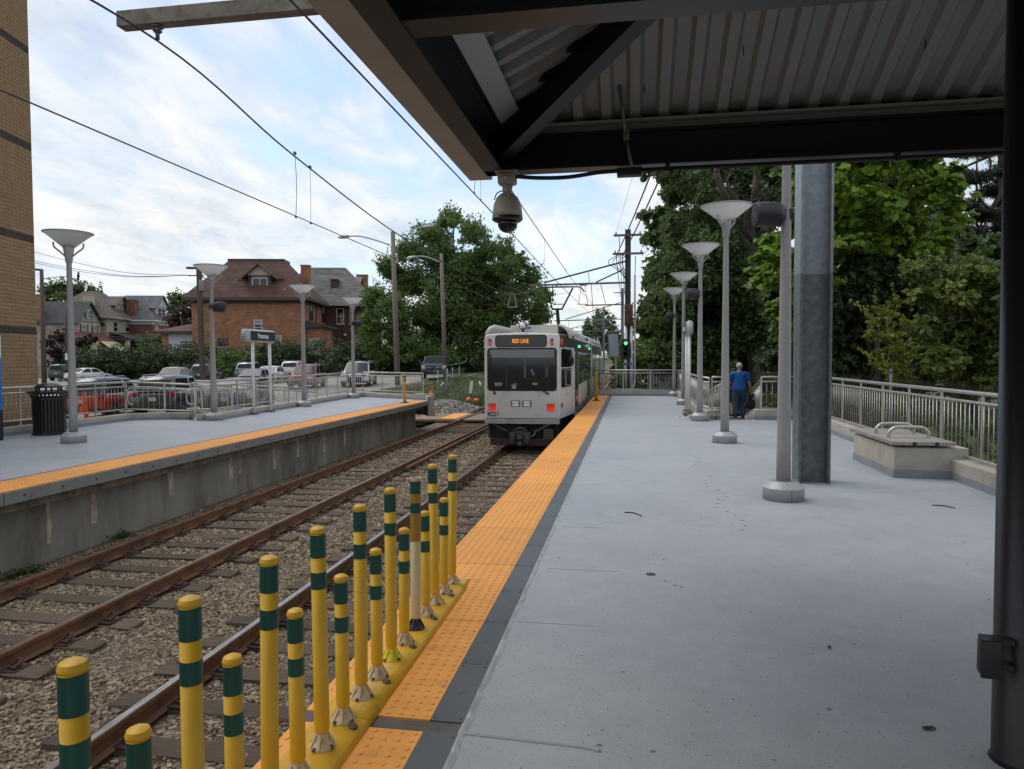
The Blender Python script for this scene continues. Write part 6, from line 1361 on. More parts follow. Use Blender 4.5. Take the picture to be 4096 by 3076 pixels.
    for fx_ in (.175, .80):
        for sg in (-1, 1):
            c = (X(fx_), sg*(W/2-.10), wr); mt = Matrix.Rotation(PI/2*sg*-1, 4, 'X')
            m = MB(); m.lathe([(wr*1.16, -.11), (wr*1.16, .108)], 20, (c[0], sg*(W/2-.11), wr*1.05), mtx=mt); B(m, 'wheel_arch', CLAD)
            m = MB(); m.lathe([(wr*.66, .115), (wr*.9, .12), (wr, .085), (wr, -.1), (wr*.6, -.1)], 22, c, mtx=mt); w_ = B(m, 'wheel', TYRE)
            m = MB(); m.lathe([(wr*.68, .112), (wr*.60, .09), (0, .09)], 20, c, mtx=mt)
            for q in range(5): a = 2*PI*q/5; m.beam(Vector((c[0], c[1]+sg*.108, c[2])), Vector((c[0]+math.cos(a)*wr*.64, c[1]+sg*.108, c[2]+math.sin(a)*wr*.64)), .055, .02, up=(0, 1, 0))
            B(m, 'rim', RIMM, w_)
    # lamps, plates, bumpers
    zl = .52*H if kind == 'sedan' else .50*H
    for sg in (-1, 1):
        m = MB(); y0, y1 = sorted((sg*(W/2-.10), sg*(W/2-.48))); m.rbox((X(.94), y0, .435*H), (X(.988), y1, .50*H), .02); B(m, 'headlight', HEADL)
        m = MB(); y0, y1 = sorted((sg*(W/2-.035), sg*(W/2-.34))); hh = .07 if kind == 'sedan' else .11; m.rbox((X(.004)-.02, y0, zl+.03*H), (X(.075), y1, zl+hh*H), .02); B(m, 'tail_light', TAIL)
        m = MB(); y0, y1 = sorted((sg*(W/2+.015), sg*(W/2+.19))); m.rbox((X(.655), y0, zb-.01), (X(.69), y1, zb+.13), .025); B(m, 'mirror', col)
    if plate:
        m = MB(); m.box((X(0)-.012, -.16, .40*H), (X(.012), .16, .40*H+.15)); B(m, 'licence_plate', mat('licence_plate', (.42, .45, .42), .5))
    m = MB(); m.rbox((X(.985), -W*.27, .24*H), (X(1)+.012, W*.27, .40*H), .02); B(m, 'grille', CLAD)
    m = MB(); m.box((X(1)+.012, -.07, .40*H), (X(1)+.02, .07, .40*H+.09)); B(m, 'badge', CHROME)
    m = MB(); m.rbox((X(0)-.014, -W*.44, .17*H), (X(.03), W*.44, .27*H), .02); B(m, 'bumper', CLAD); m = MB(); m.rbox((X(.97), -W*.44, .16*H), (X(1)+.004, W*.44, .24*H), .02); B(m, 'bumper', CLAD)
    if clad:
        for sg in (-1, 1): m = MB(); y0, y1 = sorted((sg*(W/2-.02), sg*(W/2+.012))); m.box((X(.2), y0, .16*H), (X(.78), y1, .25*H)); B(m, 'side_cladding', CLAD)
    if rack:
        for sg in (-1, 1): m = MB(); yy = sg*(W/2-.30); m.tube([(X(.14), yy, H+.015), (X(.18), yy, H+.06), (X(.5), yy, H+.065), (X(.54), yy, H+.02)], .018, 6); B(m, 'roof_rail', STEEL)
    t.location = (x, y, lot_z(x, y)+.035); t.rotation_euler = (0, 0, rz); return t
AW, TO = PI/2+TH, -PI/2+TH      # nose away from / towards the platform
RED = paint('red', (.32, .022, .018)); WHT = paint('white', (.62, .62, .60), 0); SIL = paint('silver', (.33, .35, .36), .5); DGR = paint('graphite', (.055, .055, .056), .4); BLK = paint('black', (.010, .010, .011), .1)
def cpos(px, py, D): p = onD(px, py, D); return p.x, p.y
car('suv', 'parked_car', paint('bright_red', (.36, .030, .014)), 'bright red compact SUV with black roof parked beside the grey SUV', -22.6, 27.9, AW, roofm=BLK, clad=True, rack=True)
car('suv', 'parked_car', DGR, 'graphite grey SUV with roof rails between the red and blue cars', -20.0, 28.7, AW, rack=True)
car('sedan', 'parked_car', paint('blue', (.020, .045, .10), .3), 'dark blue sedan behind the ramp railings', -17.3, 29.6, AW)
car('hatch', 'parked_car', paint('grey_silver', (.27, .29, .30), .5), 'silver grey crossover facing the platform before the black SUV', -37.0, 53.0, TO)
car('suv', 'parked_car', BLK, 'black SUV by the hedge behind the silver crossover', -38.6, 60.4, AW, rack=True)
car('sedan', 'parked_car', WHT, 'white sedan parked at the end of the hedge near the tan building', -57.8, 68.4, AW-.42)
car('boxy', 'parked_car', paint('green', (.025, .055, .032), .2), 'dark green boxy SUV on the street behind the white sedan', -65.5, 74.0, AW)
car('suv', 'parked_car', paint('ice_blue', (.20, .27, .33), .4), 'pale blue SUV with its back to the platform by the hedge', -37.6, 66.2, AW, rack=True)
car('sedan', 'parked_car', paint('pearl', (.58, .58, .57), 0), 'white sedan half hidden behind the dark sedan', -30.4, 57.0, AW)
car('suv', 'parked_car', WHT, 'white SUV with its back to the platform beside the hedge', -33.2, 66.8, AW, rack=True)
car('sedan', 'parked_car', paint('aubergine', (.030, .022, .026), .3), 'dark sedan facing the platform behind the name sign', -27.0, 47.9, TO)
car('suv', 'parked_car', paint('soul_red', (.20, .018, .018), .4), 'deep red SUV facing the platform', -23.0, 48.2, TO, rack=True)
car('van', 'parked_car', SIL, 'silver minivan facing the platform before the dark red house', -19.7, 49.9, TO, rack=True, cat='minivan')
# pickup truck
PG = paint('pickup_grey', (.15, .155, .16), .5)
pk = thing('pickup_truck', (0, 0, 0), 'grey pickup truck facing the platform beside the timber pole', 'pickup truck', 'cars parked in the car park')
def PB(m, n, mm, p=None): return m.build(n, mm, p or pk, world=False, angle=40)
Lp, Wp = 5.8, 2.03
def sidex(poly, w0, name, mm, ch=.05, parent=None):
    m = MB(); k = len(poly); cx = sum(p[0] for p in poly)/k; cz = sum(p[1] for p in poly)/k; vs = []
    for yy, f in ((-w0, .95), (-w0+ch, 1), (w0-ch, 1), (w0, .95)):
        for px, pz in poly: vs.append((px, yy, cz+(pz-cz)*f))
    m.add(vs, [(i*k+j, i*k+(j+1) % k, (i+1)*k+(j+1) % k, (i+1)*k+j) for i in range(3) for j in range(k)], 0, True); m.poly(vs[:k]); m.poly(vs[-k:][::-1]); return PB(m, name, mm, parent)
sidex([(.95, .55), (2.86, .55), (2.9, .9), (2.86, 1.16), (2.6, 1.24), (1.2, 1.30), (.95, 1.30)], Wp/2, 'front_body', PG)
sidex([(-1.0, .5), (.949, .5), (.949, 1.30), (-1.0, 1.32)], Wp/2-.002, 'cab_body', PG)
sidex([(-2.9, .55), (-1.05, .55), (-1.05, 1.38), (-2.9, 1.40)], Wp/2, 'cargo_bed', PG)
m = MB(); m.prism([(-.95, 1.30), (-.80, 1.86), (-.55, 1.94), (.25, 1.94), (.5, 1.88), (1.15, 1.30)], lambda p: (p[0], -(.94-.16*(p[1]-1.3)/.64), p[1]), lambda p: (p[0], .94-.16*(p[1]-1.3)/.64, p[1])); PB(m, 'cabin', PG)
m = MB(); m.add([(1.125, -.88, 1.345), (1.125, .88, 1.345), (.53, .74, 1.875), (.53, -.74, 1.875)], [(0, 1, 2, 3)]); PB(m, 'windshield', CGL)
for sg in (-1, 1):
    for a, b, c, d in ((.12, .92, .42, .10), (-.88, .06, .05, -.74)):
        m = MB(); m.add([(a, sg*.945, 1.36), (b, sg*.945, 1.36), (c, sg*.812, 1.84), (d, sg*.812, 1.84)], [(0, 1, 2, 3)]); PB(m, 'side_window', CGL)
    m = MB(); m.rbox((.85, min(sg*1.0, sg*1.28), 1.28), (1.0, max(sg*1.0, sg*1.28), 1.52), .03); PB(m, 'mirror', BLK)
    m = MB(); m.rbox((2.78, min(sg*.70, sg*.97), .86), (2.92, max(sg*.70, sg*.97), 1.12), .03); PB(m, 'headlight', HEADL)
    for fx_ in (-1.85, 1.95):
        mt = Matrix.Rotation(PI/2*sg*-1, 4, 'X'); c = (fx_, sg*.90, .41)
        m = MB(); m.lathe([(.50, -.08), (.50, .118)], 20, (fx_, sg*.90, .45), mtx=mt); PB(m, 'wheel_arch', CLAD)
        m = MB(); m.lathe([(.27, .12), (.37, .125), (.41, .09), (.41, -.12)], 22, c, mtx=mt); w_ = PB(m, 'wheel', TYRE); m = MB(); m.lathe([(.275, .118), (.24, .1), (0, .1)], 18, c, mtx=mt); PB(m, 'rim', RIMM, w_)
m = MB(); m.rbox((2.84, -.66, .80), (2.925, .66, 1.14), .03); g_ = PB(m, 'grille', CLAD)
m = MB(); m.lathe([(0, .012), (.13, .008), (.14, 0)], 16, (2.926, 0, .98), mtx=Matrix.Rotation(PI/2, 4, 'Y') @ Matrix.Diagonal((.5, 1, 1, 1))); PB(m, 'badge', mat('badge_blue', (.05, .09, .2), .3), g_)
m = MB(); m.box((2.925, -.64, .95), (2.935, -.16, 1.0)); m.box((2.925, .16, .95), (2.935, .64, 1.0)); PB(m, 'grille_bar', CHROME, g_)
m = MB(); m.rbox((2.75, -1.0, .48), (2.98, 1.0, .76), .03); PB(m, 'bumper', BLK)
pk.location = (-16.4, 58.6, lot_z(-16.4, 58.6)+.06); pk.rotation_euler = (0, 0, TO+.02)
# two cones by the red car
CWH = mat('cone_white', (.68, .68, .66), .6)
for (px, py, D, hh, lb) in ((325, 1670, 27.0, .70, 'small orange traffic cone with white collar beside the red SUV'), (341, 1668, 27.4, 1.25, 'tall orange traffic cone beside the red SUV')):
    p = onD(px, py, D); c = Vector((p.x, p.y, lot_z(p.x, p.y)+.03)); t = thing('traffic_cone', c, lb, 'traffic cone')
    m = MB(); m.cbox(c+Vector((0, 0, .02)), (.38, .38, .04)); m.build('foot', CORG, t)
    m = MB(); m.lathe([(.15, .04), (.03, hh), (0, hh+.01)], 16, c); m.build('cone_body', CORG, t)
    if hh < 1: m = MB(); m.lathe([(.111, .26), (.075, .46)], 16, c); m.build('collar', CWH, t)
# ---------------------------------------------------------------- vegetation
BARK = mat('bark', (.075, .06, .048), .95, c2=(.11, .092, .075), scale=4, stretch=(5, 5, .6), bump=.8, bscale=14, bdist=.04)
def leafmat(name, c, t, sub=.28, rough=.5): return mat(name, c, rough, tint=t, sub=sub, spec=.35)
LSH = {   # outline of half-folded leaves: (x, y, z) with faces
 'quad': (np.array([[-.5, 0, 0], [0, -.32, .06], [.5, 0, 0], [0, .32, .06]]), np.array([[0, 1, 2, 3]])),
 'oval': (np.array([[-.5, 0, 0], [-.12, -.30, .07], [.5, 0, -.06], [-.12, .30, .07]]), np.array([[0, 1, 2, 3]])),
 'heart': (np.array([[-.42, 0, 0], [-.5, -.26, .05], [-.12, -.42, .10], [.5, 0, -.14], [-.12, .42, .10], [-.5, .26, .05]]), np.array([[0, 1, 2, 3], [0, 3, 4, 5]])),
 'maple': (np.array([[-.5, 0, 0], [-.25, -.42, .06], [.02, -.18, 0], [.22, -.40, .08], [.5, 0, -.08], [.22, .40, .08], [.02, .18, 0], [-.25, .42, .06]]), np.array([[0, 1, 2, 6], [0, 2, 6, 7], [2, 3, 4, 6], [2, 4, 5, 6]])),
 'needle': (np.array([[-.5, -.05, 0], [.5, -.02, 0], [.5, .02, .0], [-.5, .05, 0]]), np.array([[0, 1, 2, 3]])),
}
LSH['maple'] = (LSH['maple'][0], np.array([[0, 1, 2, 2], [2, 3, 4, 4], [4, 5, 6, 6], [6, 7, 0, 0], [0, 2, 4, 6]])[[4]])
def leaves(pts, nrm, size, shape='quad', droop=0.0, tint=None):
    tv, tf = LSH[shape]; n = len(pts)
    nrm = nrm/np.maximum(np.linalg.norm(nrm, axis=1, keepdims=True), 1e-6)
    a = RNG.normal(size=(n, 3)); a[:, 2] -= droop; a -= nrm*np.sum(a*nrm, 1, keepdims=True); a /= np.maximum(np.linalg.norm(a, axis=1, keepdims=True), 1e-6)
    b = np.cross(nrm, a)
    v = pts[:, None]+size[:, None, None]*(tv[None, :, 0, None]*a[:, None]+tv[None, :, 1, None]*b[:, None]+tv[None, :, 2, None]*nrm[:, None])
    f = (tf[None]+len(tv)*np.arange(n)[:, None, None]).reshape(-1, tf.shape[1])
    return v.reshape(-1, 3), f, np.repeat(np.clip(tint if tint is not None else RNG.normal(.4, .25, n), 0, 1), len(tv))
def blob_points(c, r, n, shell=.55):
    """leaves gathered in tufts over and inside an uneven ellipsoid"""
    c = np.asarray(c); r = np.asarray(r)*RNG.uniform(.8, 1.2, 3); k = max(6, n//22)
    d = RNG.normal(size=(k, 3)); d /= np.linalg.norm(d, axis=1, keepdims=True)
    rad = np.clip(RNG.normal(.80, .22, k), .15, 1.18)
    i = RNG.integers(0, k, n); core = RNG.random(n) < .16
    rd = np.where(core, RNG.random(n)*.7, rad[i]); tuft = d[i]*rd[:, None]
    p = tuft+RNG.normal(size=(n, 3))*.17*np.array([1, 1, .7])
    o = p/np.maximum(np.linalg.norm(p, axis=1, keepdims=True), .05)
    return c+p*r, o
def crown(blobs, per, size, shape='quad', up=.5, droop=.2, jit=.7, shell=.5, tint_up=.25):
    """blobs: (centre, radii, weight). Leaves sit in clumps, brighter tint where a clump is young growth"""
    P_, N_, T__ = [], [], []
    for c, r, w_ in blobs:
        n = max(8, int(per*w_)); p, d = blob_points(c, r, n, shell)
        P_.append(p); N_.append(d+np.array([0, 0, up])+RNG.normal(size=d.shape)*jit); base = RNG.normal(.35, .16); T__.append(RNG.normal(base, .2, n))
    P_ = np.concatenate(P_); N_ = np.concatenate(N_); T__ = np.concatenate(T__)
    return leaves(P_, N_, size*RNG.uniform(.65, 1.3, len(P_)), shape, droop, T__)
def clumps(c, R_, k, r0, r1, flat=.75, lo=-.6, inner=.35, top=None):
    """k clump centres spread through an ellipsoid, more near its surface"""
    out = []
    for i in range(k):
        while True:
            d = RNG.normal(size=3); d /= np.linalg.norm(d)
            if d[2] > lo: break
        rad = inner+(1-inner)*RNG.random()**.55; p = np.asarray(c)+d*rad*np.asarray(R_)
        r = RNG.uniform(r0, r1); out.append((p, (r, r, r*flat), (r/r1)**2))
    return out
def limb(m, a, b, r0, r1, wob=.3, n=5):
    a, b = Vector(a), Vector(b); pts = [a.lerp(b, i/n)+Vector((random.uniform(-1, 1), random.uniform(-1, 1), random.uniform(-.5, .5)))*wob*(0 < i < n)*(b-a).length*.12 for i in range(n+1)]
    m.tube(smooth_path(pts, 3), [lerp(r0, r1, i/(n*3)) for i in range(n*3+1)], 9); return pts
def tree(name, label, base, top, r0, blobs, per, size, lm, shape='quad', limbs=8, cat='tree', up=.5, droop=.2, jit=.7, shell=.5, bark=BARK, group=None, sprays=0, spray_len=1.5):
    base = Vector(base); t = thing(name, base, label, cat, group); m = MB()
    top = Vector(top); tp = limb(m, base-Vector((0, 0, .5)), top, r0, r0*.35, .35, 6); m.build('trunk', bark, t)
    if limbs:
        m = MB(); idx = RNG.permutation(len(blobs))[:limbs]
        for i in idx: s = random.uniform(.35, .95); limb(m, base.lerp(top, s), Vector(blobs[i][0]), r0*.35, r0*.08, .8)
        m.build('limb', bark, t)
    v, f, tn = crown(blobs, per, size, shape, up, droop, jit, shell)
    if sprays:
        ext_p, ext_n = [], []
        for i in range(sprays):
            c, r, _ = blobs[RNG.integers(len(blobs))]; d = RNG.normal(size=3); d[2] = abs(d[2])+.6; d /= np.linalg.norm(d); o_ = np.asarray(c)+d*np.asarray(r)*.8
            k = RNG.integers(12, 26); s = np.linspace(-.3, 1, k)[:, None]; ext_p.append(o_+d*s*spray_len*RNG.uniform(.4, 1.1)+RNG.normal(size=(k, 3))*size*(.5-.3*np.clip(s, 0, 1))); ext_n.append(RNG.normal(size=(k, 3))+np.array([0, 0, .5]))
        pp = np.concatenate(ext_p); v2, f2, t2 = leaves(pp, np.concatenate(ext_n), size*RNG.uniform(.6, 1.1, len(pp)), shape, droop)
        f = np.concatenate([f, f2+len(v)]); v = np.concatenate([v, v2]); tn = np.concatenate([tn, t2])
    v = v-np.array(base); arrays('crown', v, f, lm, tn, parent=t)
    return t
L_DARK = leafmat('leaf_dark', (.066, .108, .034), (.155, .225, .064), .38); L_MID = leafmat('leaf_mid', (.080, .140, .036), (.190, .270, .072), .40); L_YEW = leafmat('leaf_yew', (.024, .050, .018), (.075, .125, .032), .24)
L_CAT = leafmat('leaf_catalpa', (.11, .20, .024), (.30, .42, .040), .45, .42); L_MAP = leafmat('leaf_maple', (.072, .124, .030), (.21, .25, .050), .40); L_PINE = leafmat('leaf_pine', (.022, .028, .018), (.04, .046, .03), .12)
L_COP = leafmat('leaf_copper', (.045, .020, .018), (.10, .045, .035), .2); L_YEL = leafmat('leaf_yellow', (.12, .16, .022), (.27, .27, .035), .42)
# the big tree behind the tram
D0 = 78
def bp(px, py, D, r, w=1.0, flat=.8): p = onD(px, py, D); return (np.array(p), (r, r, r*flat), w)
bl = []
outline = [(1500, 1180, 60), (1470, 1300, 55), (1560, 1080, 60), (1650, 1010, 62), (1740, 940, 60), (1810, 890, 45), (1870, 930, 55), (1950, 990, 55), (2010, 1010, 45), (2050, 1060, 55), (2110, 1120, 50), (2150, 1200, 50), (2160, 1280, 50),
           (1560, 1230, 75), (1650, 1130, 80), (1760, 1050, 85), (1870, 1060, 85), (1970, 1110, 80), (2050, 1190, 75), (1600, 1330, 75), (1700, 1250, 85), (1800, 1170, 90), (1900, 1180, 90), (2000, 1260, 80), (1480, 1380, 45), (1560, 1420, 55), (1660, 1400, 65), (1780, 1330, 80), (1900, 1320, 80), (2020, 1350, 65), (1700, 1440, 45), (2100, 1340, 50), (1780, 1430, 60), (1880, 1420, 60), (1970, 1400, 60), (1620, 1450, 50), (1930, 1470, 50), (1840, 1240, 80), (1740, 1340, 70), (2060, 1420, 50), (1520, 1450, 45)]
for px, py, r in outline:
    for k in range(3): bl.append(bp(px+random.uniform(-24, 24), py+random.uniform(-20, 20), D0+random.uniform(-6, 7), r*D0/FPX*random.uniform(.75, 1.05), (r/80)**2))
tb = onD(1830, 1480, D0); tb.z = -.8
tree('deciduous_tree', 'big green deciduous tree standing behind the tram and pickup', tb, onD(1830, 1060, D0), .75, bl, 2000, .31, L_MID, 'oval', 16, jit=.9, shell=.35, sprays=620, spray_len=1.5)
# hedge
hg = thing('yew_hedge', onD(900, 1500, 79), 'long dark green yew hedge behind the parked cars', 'hedge')
hl_ = [(318, 1430, 1.6), (345, 1412, 2.0), (400, 1400, 2.2), (460, 1392, 2.3), (520, 1392, 2.3), (580, 1388, 2.3), (640, 1394, 2.2), (700, 1388, 2.3), (760, 1384, 2.3), (820, 1384, 2.3), (880, 1408, 2.0), (940, 1408, 2.0), (1000, 1398, 2.1), (1060, 1390, 2.2), (1120, 1378, 2.3), (1180, 1372, 2.3), (1240, 1370, 2.4), (1300, 1374, 2.4), (1360, 1384, 2.3), (1420, 1386, 2.3), (1480, 1392, 2.2), (1540, 1400, 2.2), (1600, 1408, 2.1), (1660, 1410, 2.1), (1720, 1412, 2.1), (1780, 1412, 2.2), (1850, 1420, 2.2)]
hb = []
for px, py, r in hl_:
    Dh = 80 if px < 1350 else 76
    for k in range(5):
        q = onD(px+random.uniform(-32, 32), py+16+random.uniform(0, 75), Dh+random.uniform(-1.2, 1.6)); hb.append((np.array(q), (r*.8, r*.7, r*.55), .8))
    q = onD(px, py+14, Dh); hb.append((np.array(q), (r*.7, r*.6, r*.42), .7))
v, f, tn = crown(hb, 360, .25, 'oval', .8, -.6, .8, .55); arrays('foliage', v-np.array(WL[hg.name]), f, L_YEW, tn, parent=hg)
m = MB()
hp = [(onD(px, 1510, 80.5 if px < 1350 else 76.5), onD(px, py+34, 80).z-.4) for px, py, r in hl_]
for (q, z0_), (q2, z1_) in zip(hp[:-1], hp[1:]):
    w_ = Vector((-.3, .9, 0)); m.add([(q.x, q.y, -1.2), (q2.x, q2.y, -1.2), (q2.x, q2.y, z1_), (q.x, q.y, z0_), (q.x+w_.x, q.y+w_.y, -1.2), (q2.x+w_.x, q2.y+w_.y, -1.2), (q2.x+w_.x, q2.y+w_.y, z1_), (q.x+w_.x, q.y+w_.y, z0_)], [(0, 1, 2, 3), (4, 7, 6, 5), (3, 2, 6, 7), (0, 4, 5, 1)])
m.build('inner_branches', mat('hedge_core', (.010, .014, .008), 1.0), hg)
# light green shrub patch in the hedge
bl = [bp(px, py, 74, r, 1, .7) for px, py, r in ((880, 1440, 1.0), (920, 1425, 1.1), (960, 1450, 1.0), (850, 1470, .9), (905, 1475, 1.1), (1000, 1430, .8))]
tree('leafy_shrub', 'light green leafy shrub in the hedge below the orange brick house', onD(910, 1505, 74), onD(910, 1450, 74), .06, bl, 420, .24, L_MID, 'oval', 3, 'shrub', sprays=40, spray_len=.9)
# trees in the distance on the street side
def far_tree(name, label, pxs, D, per, size, lm, base, r_scale=1.0, shape='quad', sprays=30, sp=1.2, limbs=3):
    bl = [bp(px+random.uniform(-4, 4), py, D+random.uniform(-2, 2), r*D/FPX*r_scale, 1) for px, py, r in pxs]
    b = onD(base[0], base[1], D); b.z = max(b.z, -.8); tree(name, label, b, onD(pxs[0][0], pxs[0][1], D), .35, bl, per, size, lm, shape, limbs, sprays=sprays, spray_len=sp)
far_tree('background_tree', 'broad green tree behind the pink house chimney', [(205, 1150, 28), (180, 1180, 26), (235, 1165, 30), (270, 1150, 30), (300, 1165, 30), (330, 1180, 25), (250, 1190, 40), (190, 1215, 34), (310, 1200, 30), (370, 1160, 16), (400, 1175, 14)], 150, 420, .6, L_DARK, (240, 1400), sprays=60, sp=2.0)
far_tree('background_tree', 'round dark tree behind the red brick house', [(700, 1200, 30), (730, 1190, 34), (765, 1205, 30), (690, 1235, 30), (740, 1240, 40), (780, 1245, 30), (670, 1270, 24), (720, 1280, 34), (775, 1290, 30)], 140, 420, .55, L_DARK, (730, 1400))
far_tree('copper_tree', 'reddish copper leaved tree beside the garage roof', [(720, 1265, 26), (755, 1255, 26), (790, 1265, 22), (690, 1285, 22), (735, 1290, 34), (775, 1295, 28), (700, 1305, 26)], 112, 420, .42, L_COP, (735, 1400), sprays=50, sp=1.6)
far_tree('copper_shrub', 'dark copper leaved shrub before the pink house', [(200, 1370, 26), (225, 1350, 26), (255, 1360, 26), (285, 1380, 24), (320, 1370, 24), (350, 1365, 20), (375, 1355, 14), (215, 1410, 34), (260, 1420, 36), (310, 1415, 32), (345, 1400, 24), (230, 1455, 34), (290, 1455, 34)], 104, 420, .36, leafmat('leaf_purple', (.020, .013, .012), (.05, .026, .02), .15), (270, 1490), sprays=40, sp=1.2)
far_tree('background_tree', 'rounded tree far along the tracks beyond the tram', [(2400, 1270, 40), (2360, 1310, 36), (2440, 1300, 40), (2390, 1330, 50), (2460, 1350, 40), (2340, 1360, 36), (2420, 1380, 55), (2350, 1420, 45), (2470, 1420, 45)], 125, 520, .5, L_DARK, (2400, 1450))
far_tree('leafy_shrub', 'green bush beside the porch of the beige house', [(600, 1365, 22), (630, 1360, 26), (655, 1370, 20), (570, 1385, 20), (610, 1390, 26)], 98, 300, .35, L_DARK, (615, 1440))
cn = onD(318, 1250, 165); t = thing('conifer_tree', Vector((cn.x, cn.y, -.5)), 'pointed spruce top rising behind the pink house', 'tree')
m = MB(); zt = onD(318, 1088, 165).z; m.tube([(cn.x, cn.y, -.5), (cn.x, cn.y, zt)], [.4, .04], 8); m.build('trunk', BARK, t)
bl = []
for k in range(26):
    f_ = k/25; z = lerp(zt-.2, zt-12, f_); r = .08+2.9*f_; n_ = 2+int(9*f_)
    for j in range(n_): a = random.uniform(0, 6.28); bl.append((np.array([cn.x+math.cos(a)*r*.7, cn.y+math.sin(a)*r*.7, z]), (.10+r*.30, .10+r*.30, .22), .4+f_*.6))
v, f, tn = crown(bl, 40, .40, 'oval', .3, .5, .6, .3); arrays('crown', v-np.array(WL[t.name]), f, L_PINE, tn, parent=t)

# ---------------------------------------------------------------- trees on the near side
# tall ivy covered tree beyond the platform end
bl = []
iv = [(2640, 1120, 70), (2620, 1220, 60), (2610, 1330, 60), (2640, 1430, 70), (2700, 1020, 75), (2720, 1120, 90), (2720, 1240, 90), (2720, 1360, 90), (2730, 1470, 80), (2780, 900, 75), (2830, 1000, 95), (2850, 1120, 100), (2840, 1250, 100), (2850, 1380, 100), (2960, 1100, 95), (2960, 1240, 95), (2980, 1360, 95), (2700, 790, 65), (2780, 740, 75), (2660, 720, 50), (2870, 820, 70), (2740, 650, 70), (2840, 640, 80), (2980, 980, 75), (3080, 1150, 85), (3080, 1300, 85), (2760, 540, 80), (2900, 540, 90), (3040, 560, 90), (2950, 700, 55), (3100, 800, 70), (2890, 420, 100), (3050, 400, 100), (2990, 300, 90), (2600, 700, 26), (2680, 905, 40)]
for px, py, r in iv:
    for k in range(3): bl.append(bp(px+random.uniform(-34, 34), py+random.uniform(-30, 30), 43+random.uniform(-3, 4.5), r*43/FPX*random.uniform(.75, 1.05), (r/90)**2, .9))
tb = onD(2985, 1560, 43); tb.z = -1.1
t = tree('ivy_covered_tree', 'tall dark tree smothered in ivy beyond the lamp posts', tb, onD(2960, 700, 43), .62, bl, 2300, .215, L_DARK, 'heart', 0, jit=.6, shell=.45, up=.25, droop=.7, sprays=220, spray_len=1.0)
DEAD = mat('bare_wood', (.13, .105, .085), .9, c2=(.075, .06, .05), scale=4, stretch=(3, 3, .5), bump=.6, bscale=12, bdist=.03)
for a, b, r0, r1 in (((2990, 1000, 40), (2865, 690, 37.5), .34, .22), ((3000, 960, 40), (3010, 640, 38), .3, .2), ((3040, 980, 40), (3090, 600, 38), .26, .12), ((3020, 800, 38.5), (3130, 700, 38), .12, .04), ((2960, 880, 39), (2920, 700, 38), .2, .1), ((3060, 760, 38.5), (2990, 560, 38), .14, .05), ((2865, 690, 37.5), (2850, 450, 37.5), .22, .12)):
    m = MB(); limb(m, onD(*a), onD(*b), r0*.75, r1*.7, .7, 6); m.build('bare_limb', DEAD, t)
m = MB()
for k in range(70):
    a = onD(random.uniform(2880, 3110), random.uniform(640, 900), 38.5); b = a+Vector((random.uniform(-1, 1), random.uniform(-.5, .5), random.uniform(-.8, 1)))*random.uniform(.6, 1.4); m.tube([a, a.lerp(b, .5)+Vector((.1, 0, .1)), b], [.02, .014, .006], 4)
o = m.build('twig', DEAD, t); o['kind'] = 'stuff'
# bright catalpa with large leaves
bl = []
ct = [(3080, 1010, 85), (3060, 1130, 70), (3130, 1230, 75), (3160, 900, 100), (3240, 1010, 110), (3260, 1140, 110), (3300, 820, 120), (3180, 760, 90), (3420, 760, 120), (3440, 880, 120), (3560, 800, 110), (3680, 740, 95), (3760, 780, 90), (3820, 850, 65), (3640, 880, 90), (3520, 960, 100), (3700, 950, 80), (3400, 1000, 100), (3780, 700, 60), (3300, 680, 110), (3500, 660, 120), (3650, 640, 100), (3800, 960, 45), (3160, 1340, 60), (3350, 560, 120), (3550, 540, 120), (3700, 540, 100)]
for px, py, r in ct:
    for k in range(4): bl.append(bp(px+random.uniform(-45, 45), py+random.uniform(-40, 40), 21.5+random.uniform(-1.8, 2.2), r*21.5/FPX*random.uniform(.55, .85), (r/110)**2, .55))
tb = onD(3380, 1500, 23); tb.z = -1.0
tree('catalpa_tree', 'bright green catalpa with large heart shaped leaves behind the column', tb, onD(3420, 800, 22.5), .24, bl, 260, .215, L_CAT, 'heart', 14, jit=.45, up=.9, droop=.5, shell=.6, sprays=60, spray_len=.6)
# dark backdrop growth between them
bl = []
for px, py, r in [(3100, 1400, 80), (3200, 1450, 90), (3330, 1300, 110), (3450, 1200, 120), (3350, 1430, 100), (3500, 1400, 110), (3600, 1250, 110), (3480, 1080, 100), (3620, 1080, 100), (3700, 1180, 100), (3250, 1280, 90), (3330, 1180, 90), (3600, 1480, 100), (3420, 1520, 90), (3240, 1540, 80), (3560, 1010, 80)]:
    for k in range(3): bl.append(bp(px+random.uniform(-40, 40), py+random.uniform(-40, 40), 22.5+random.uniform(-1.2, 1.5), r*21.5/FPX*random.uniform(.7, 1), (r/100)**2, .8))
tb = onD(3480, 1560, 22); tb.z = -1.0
tree('maple_tree', 'dark green maple filling the shade behind the railing', tb, onD(3480, 1150, 22), .16, bl, 800, .19, leafmat('leaf_maple_dark', (.036, .062, .022), (.080, .12, .036), .3), 'heart', 8, jit=.6, up=.5, droop=.4, sprays=50, spray_len=.6)
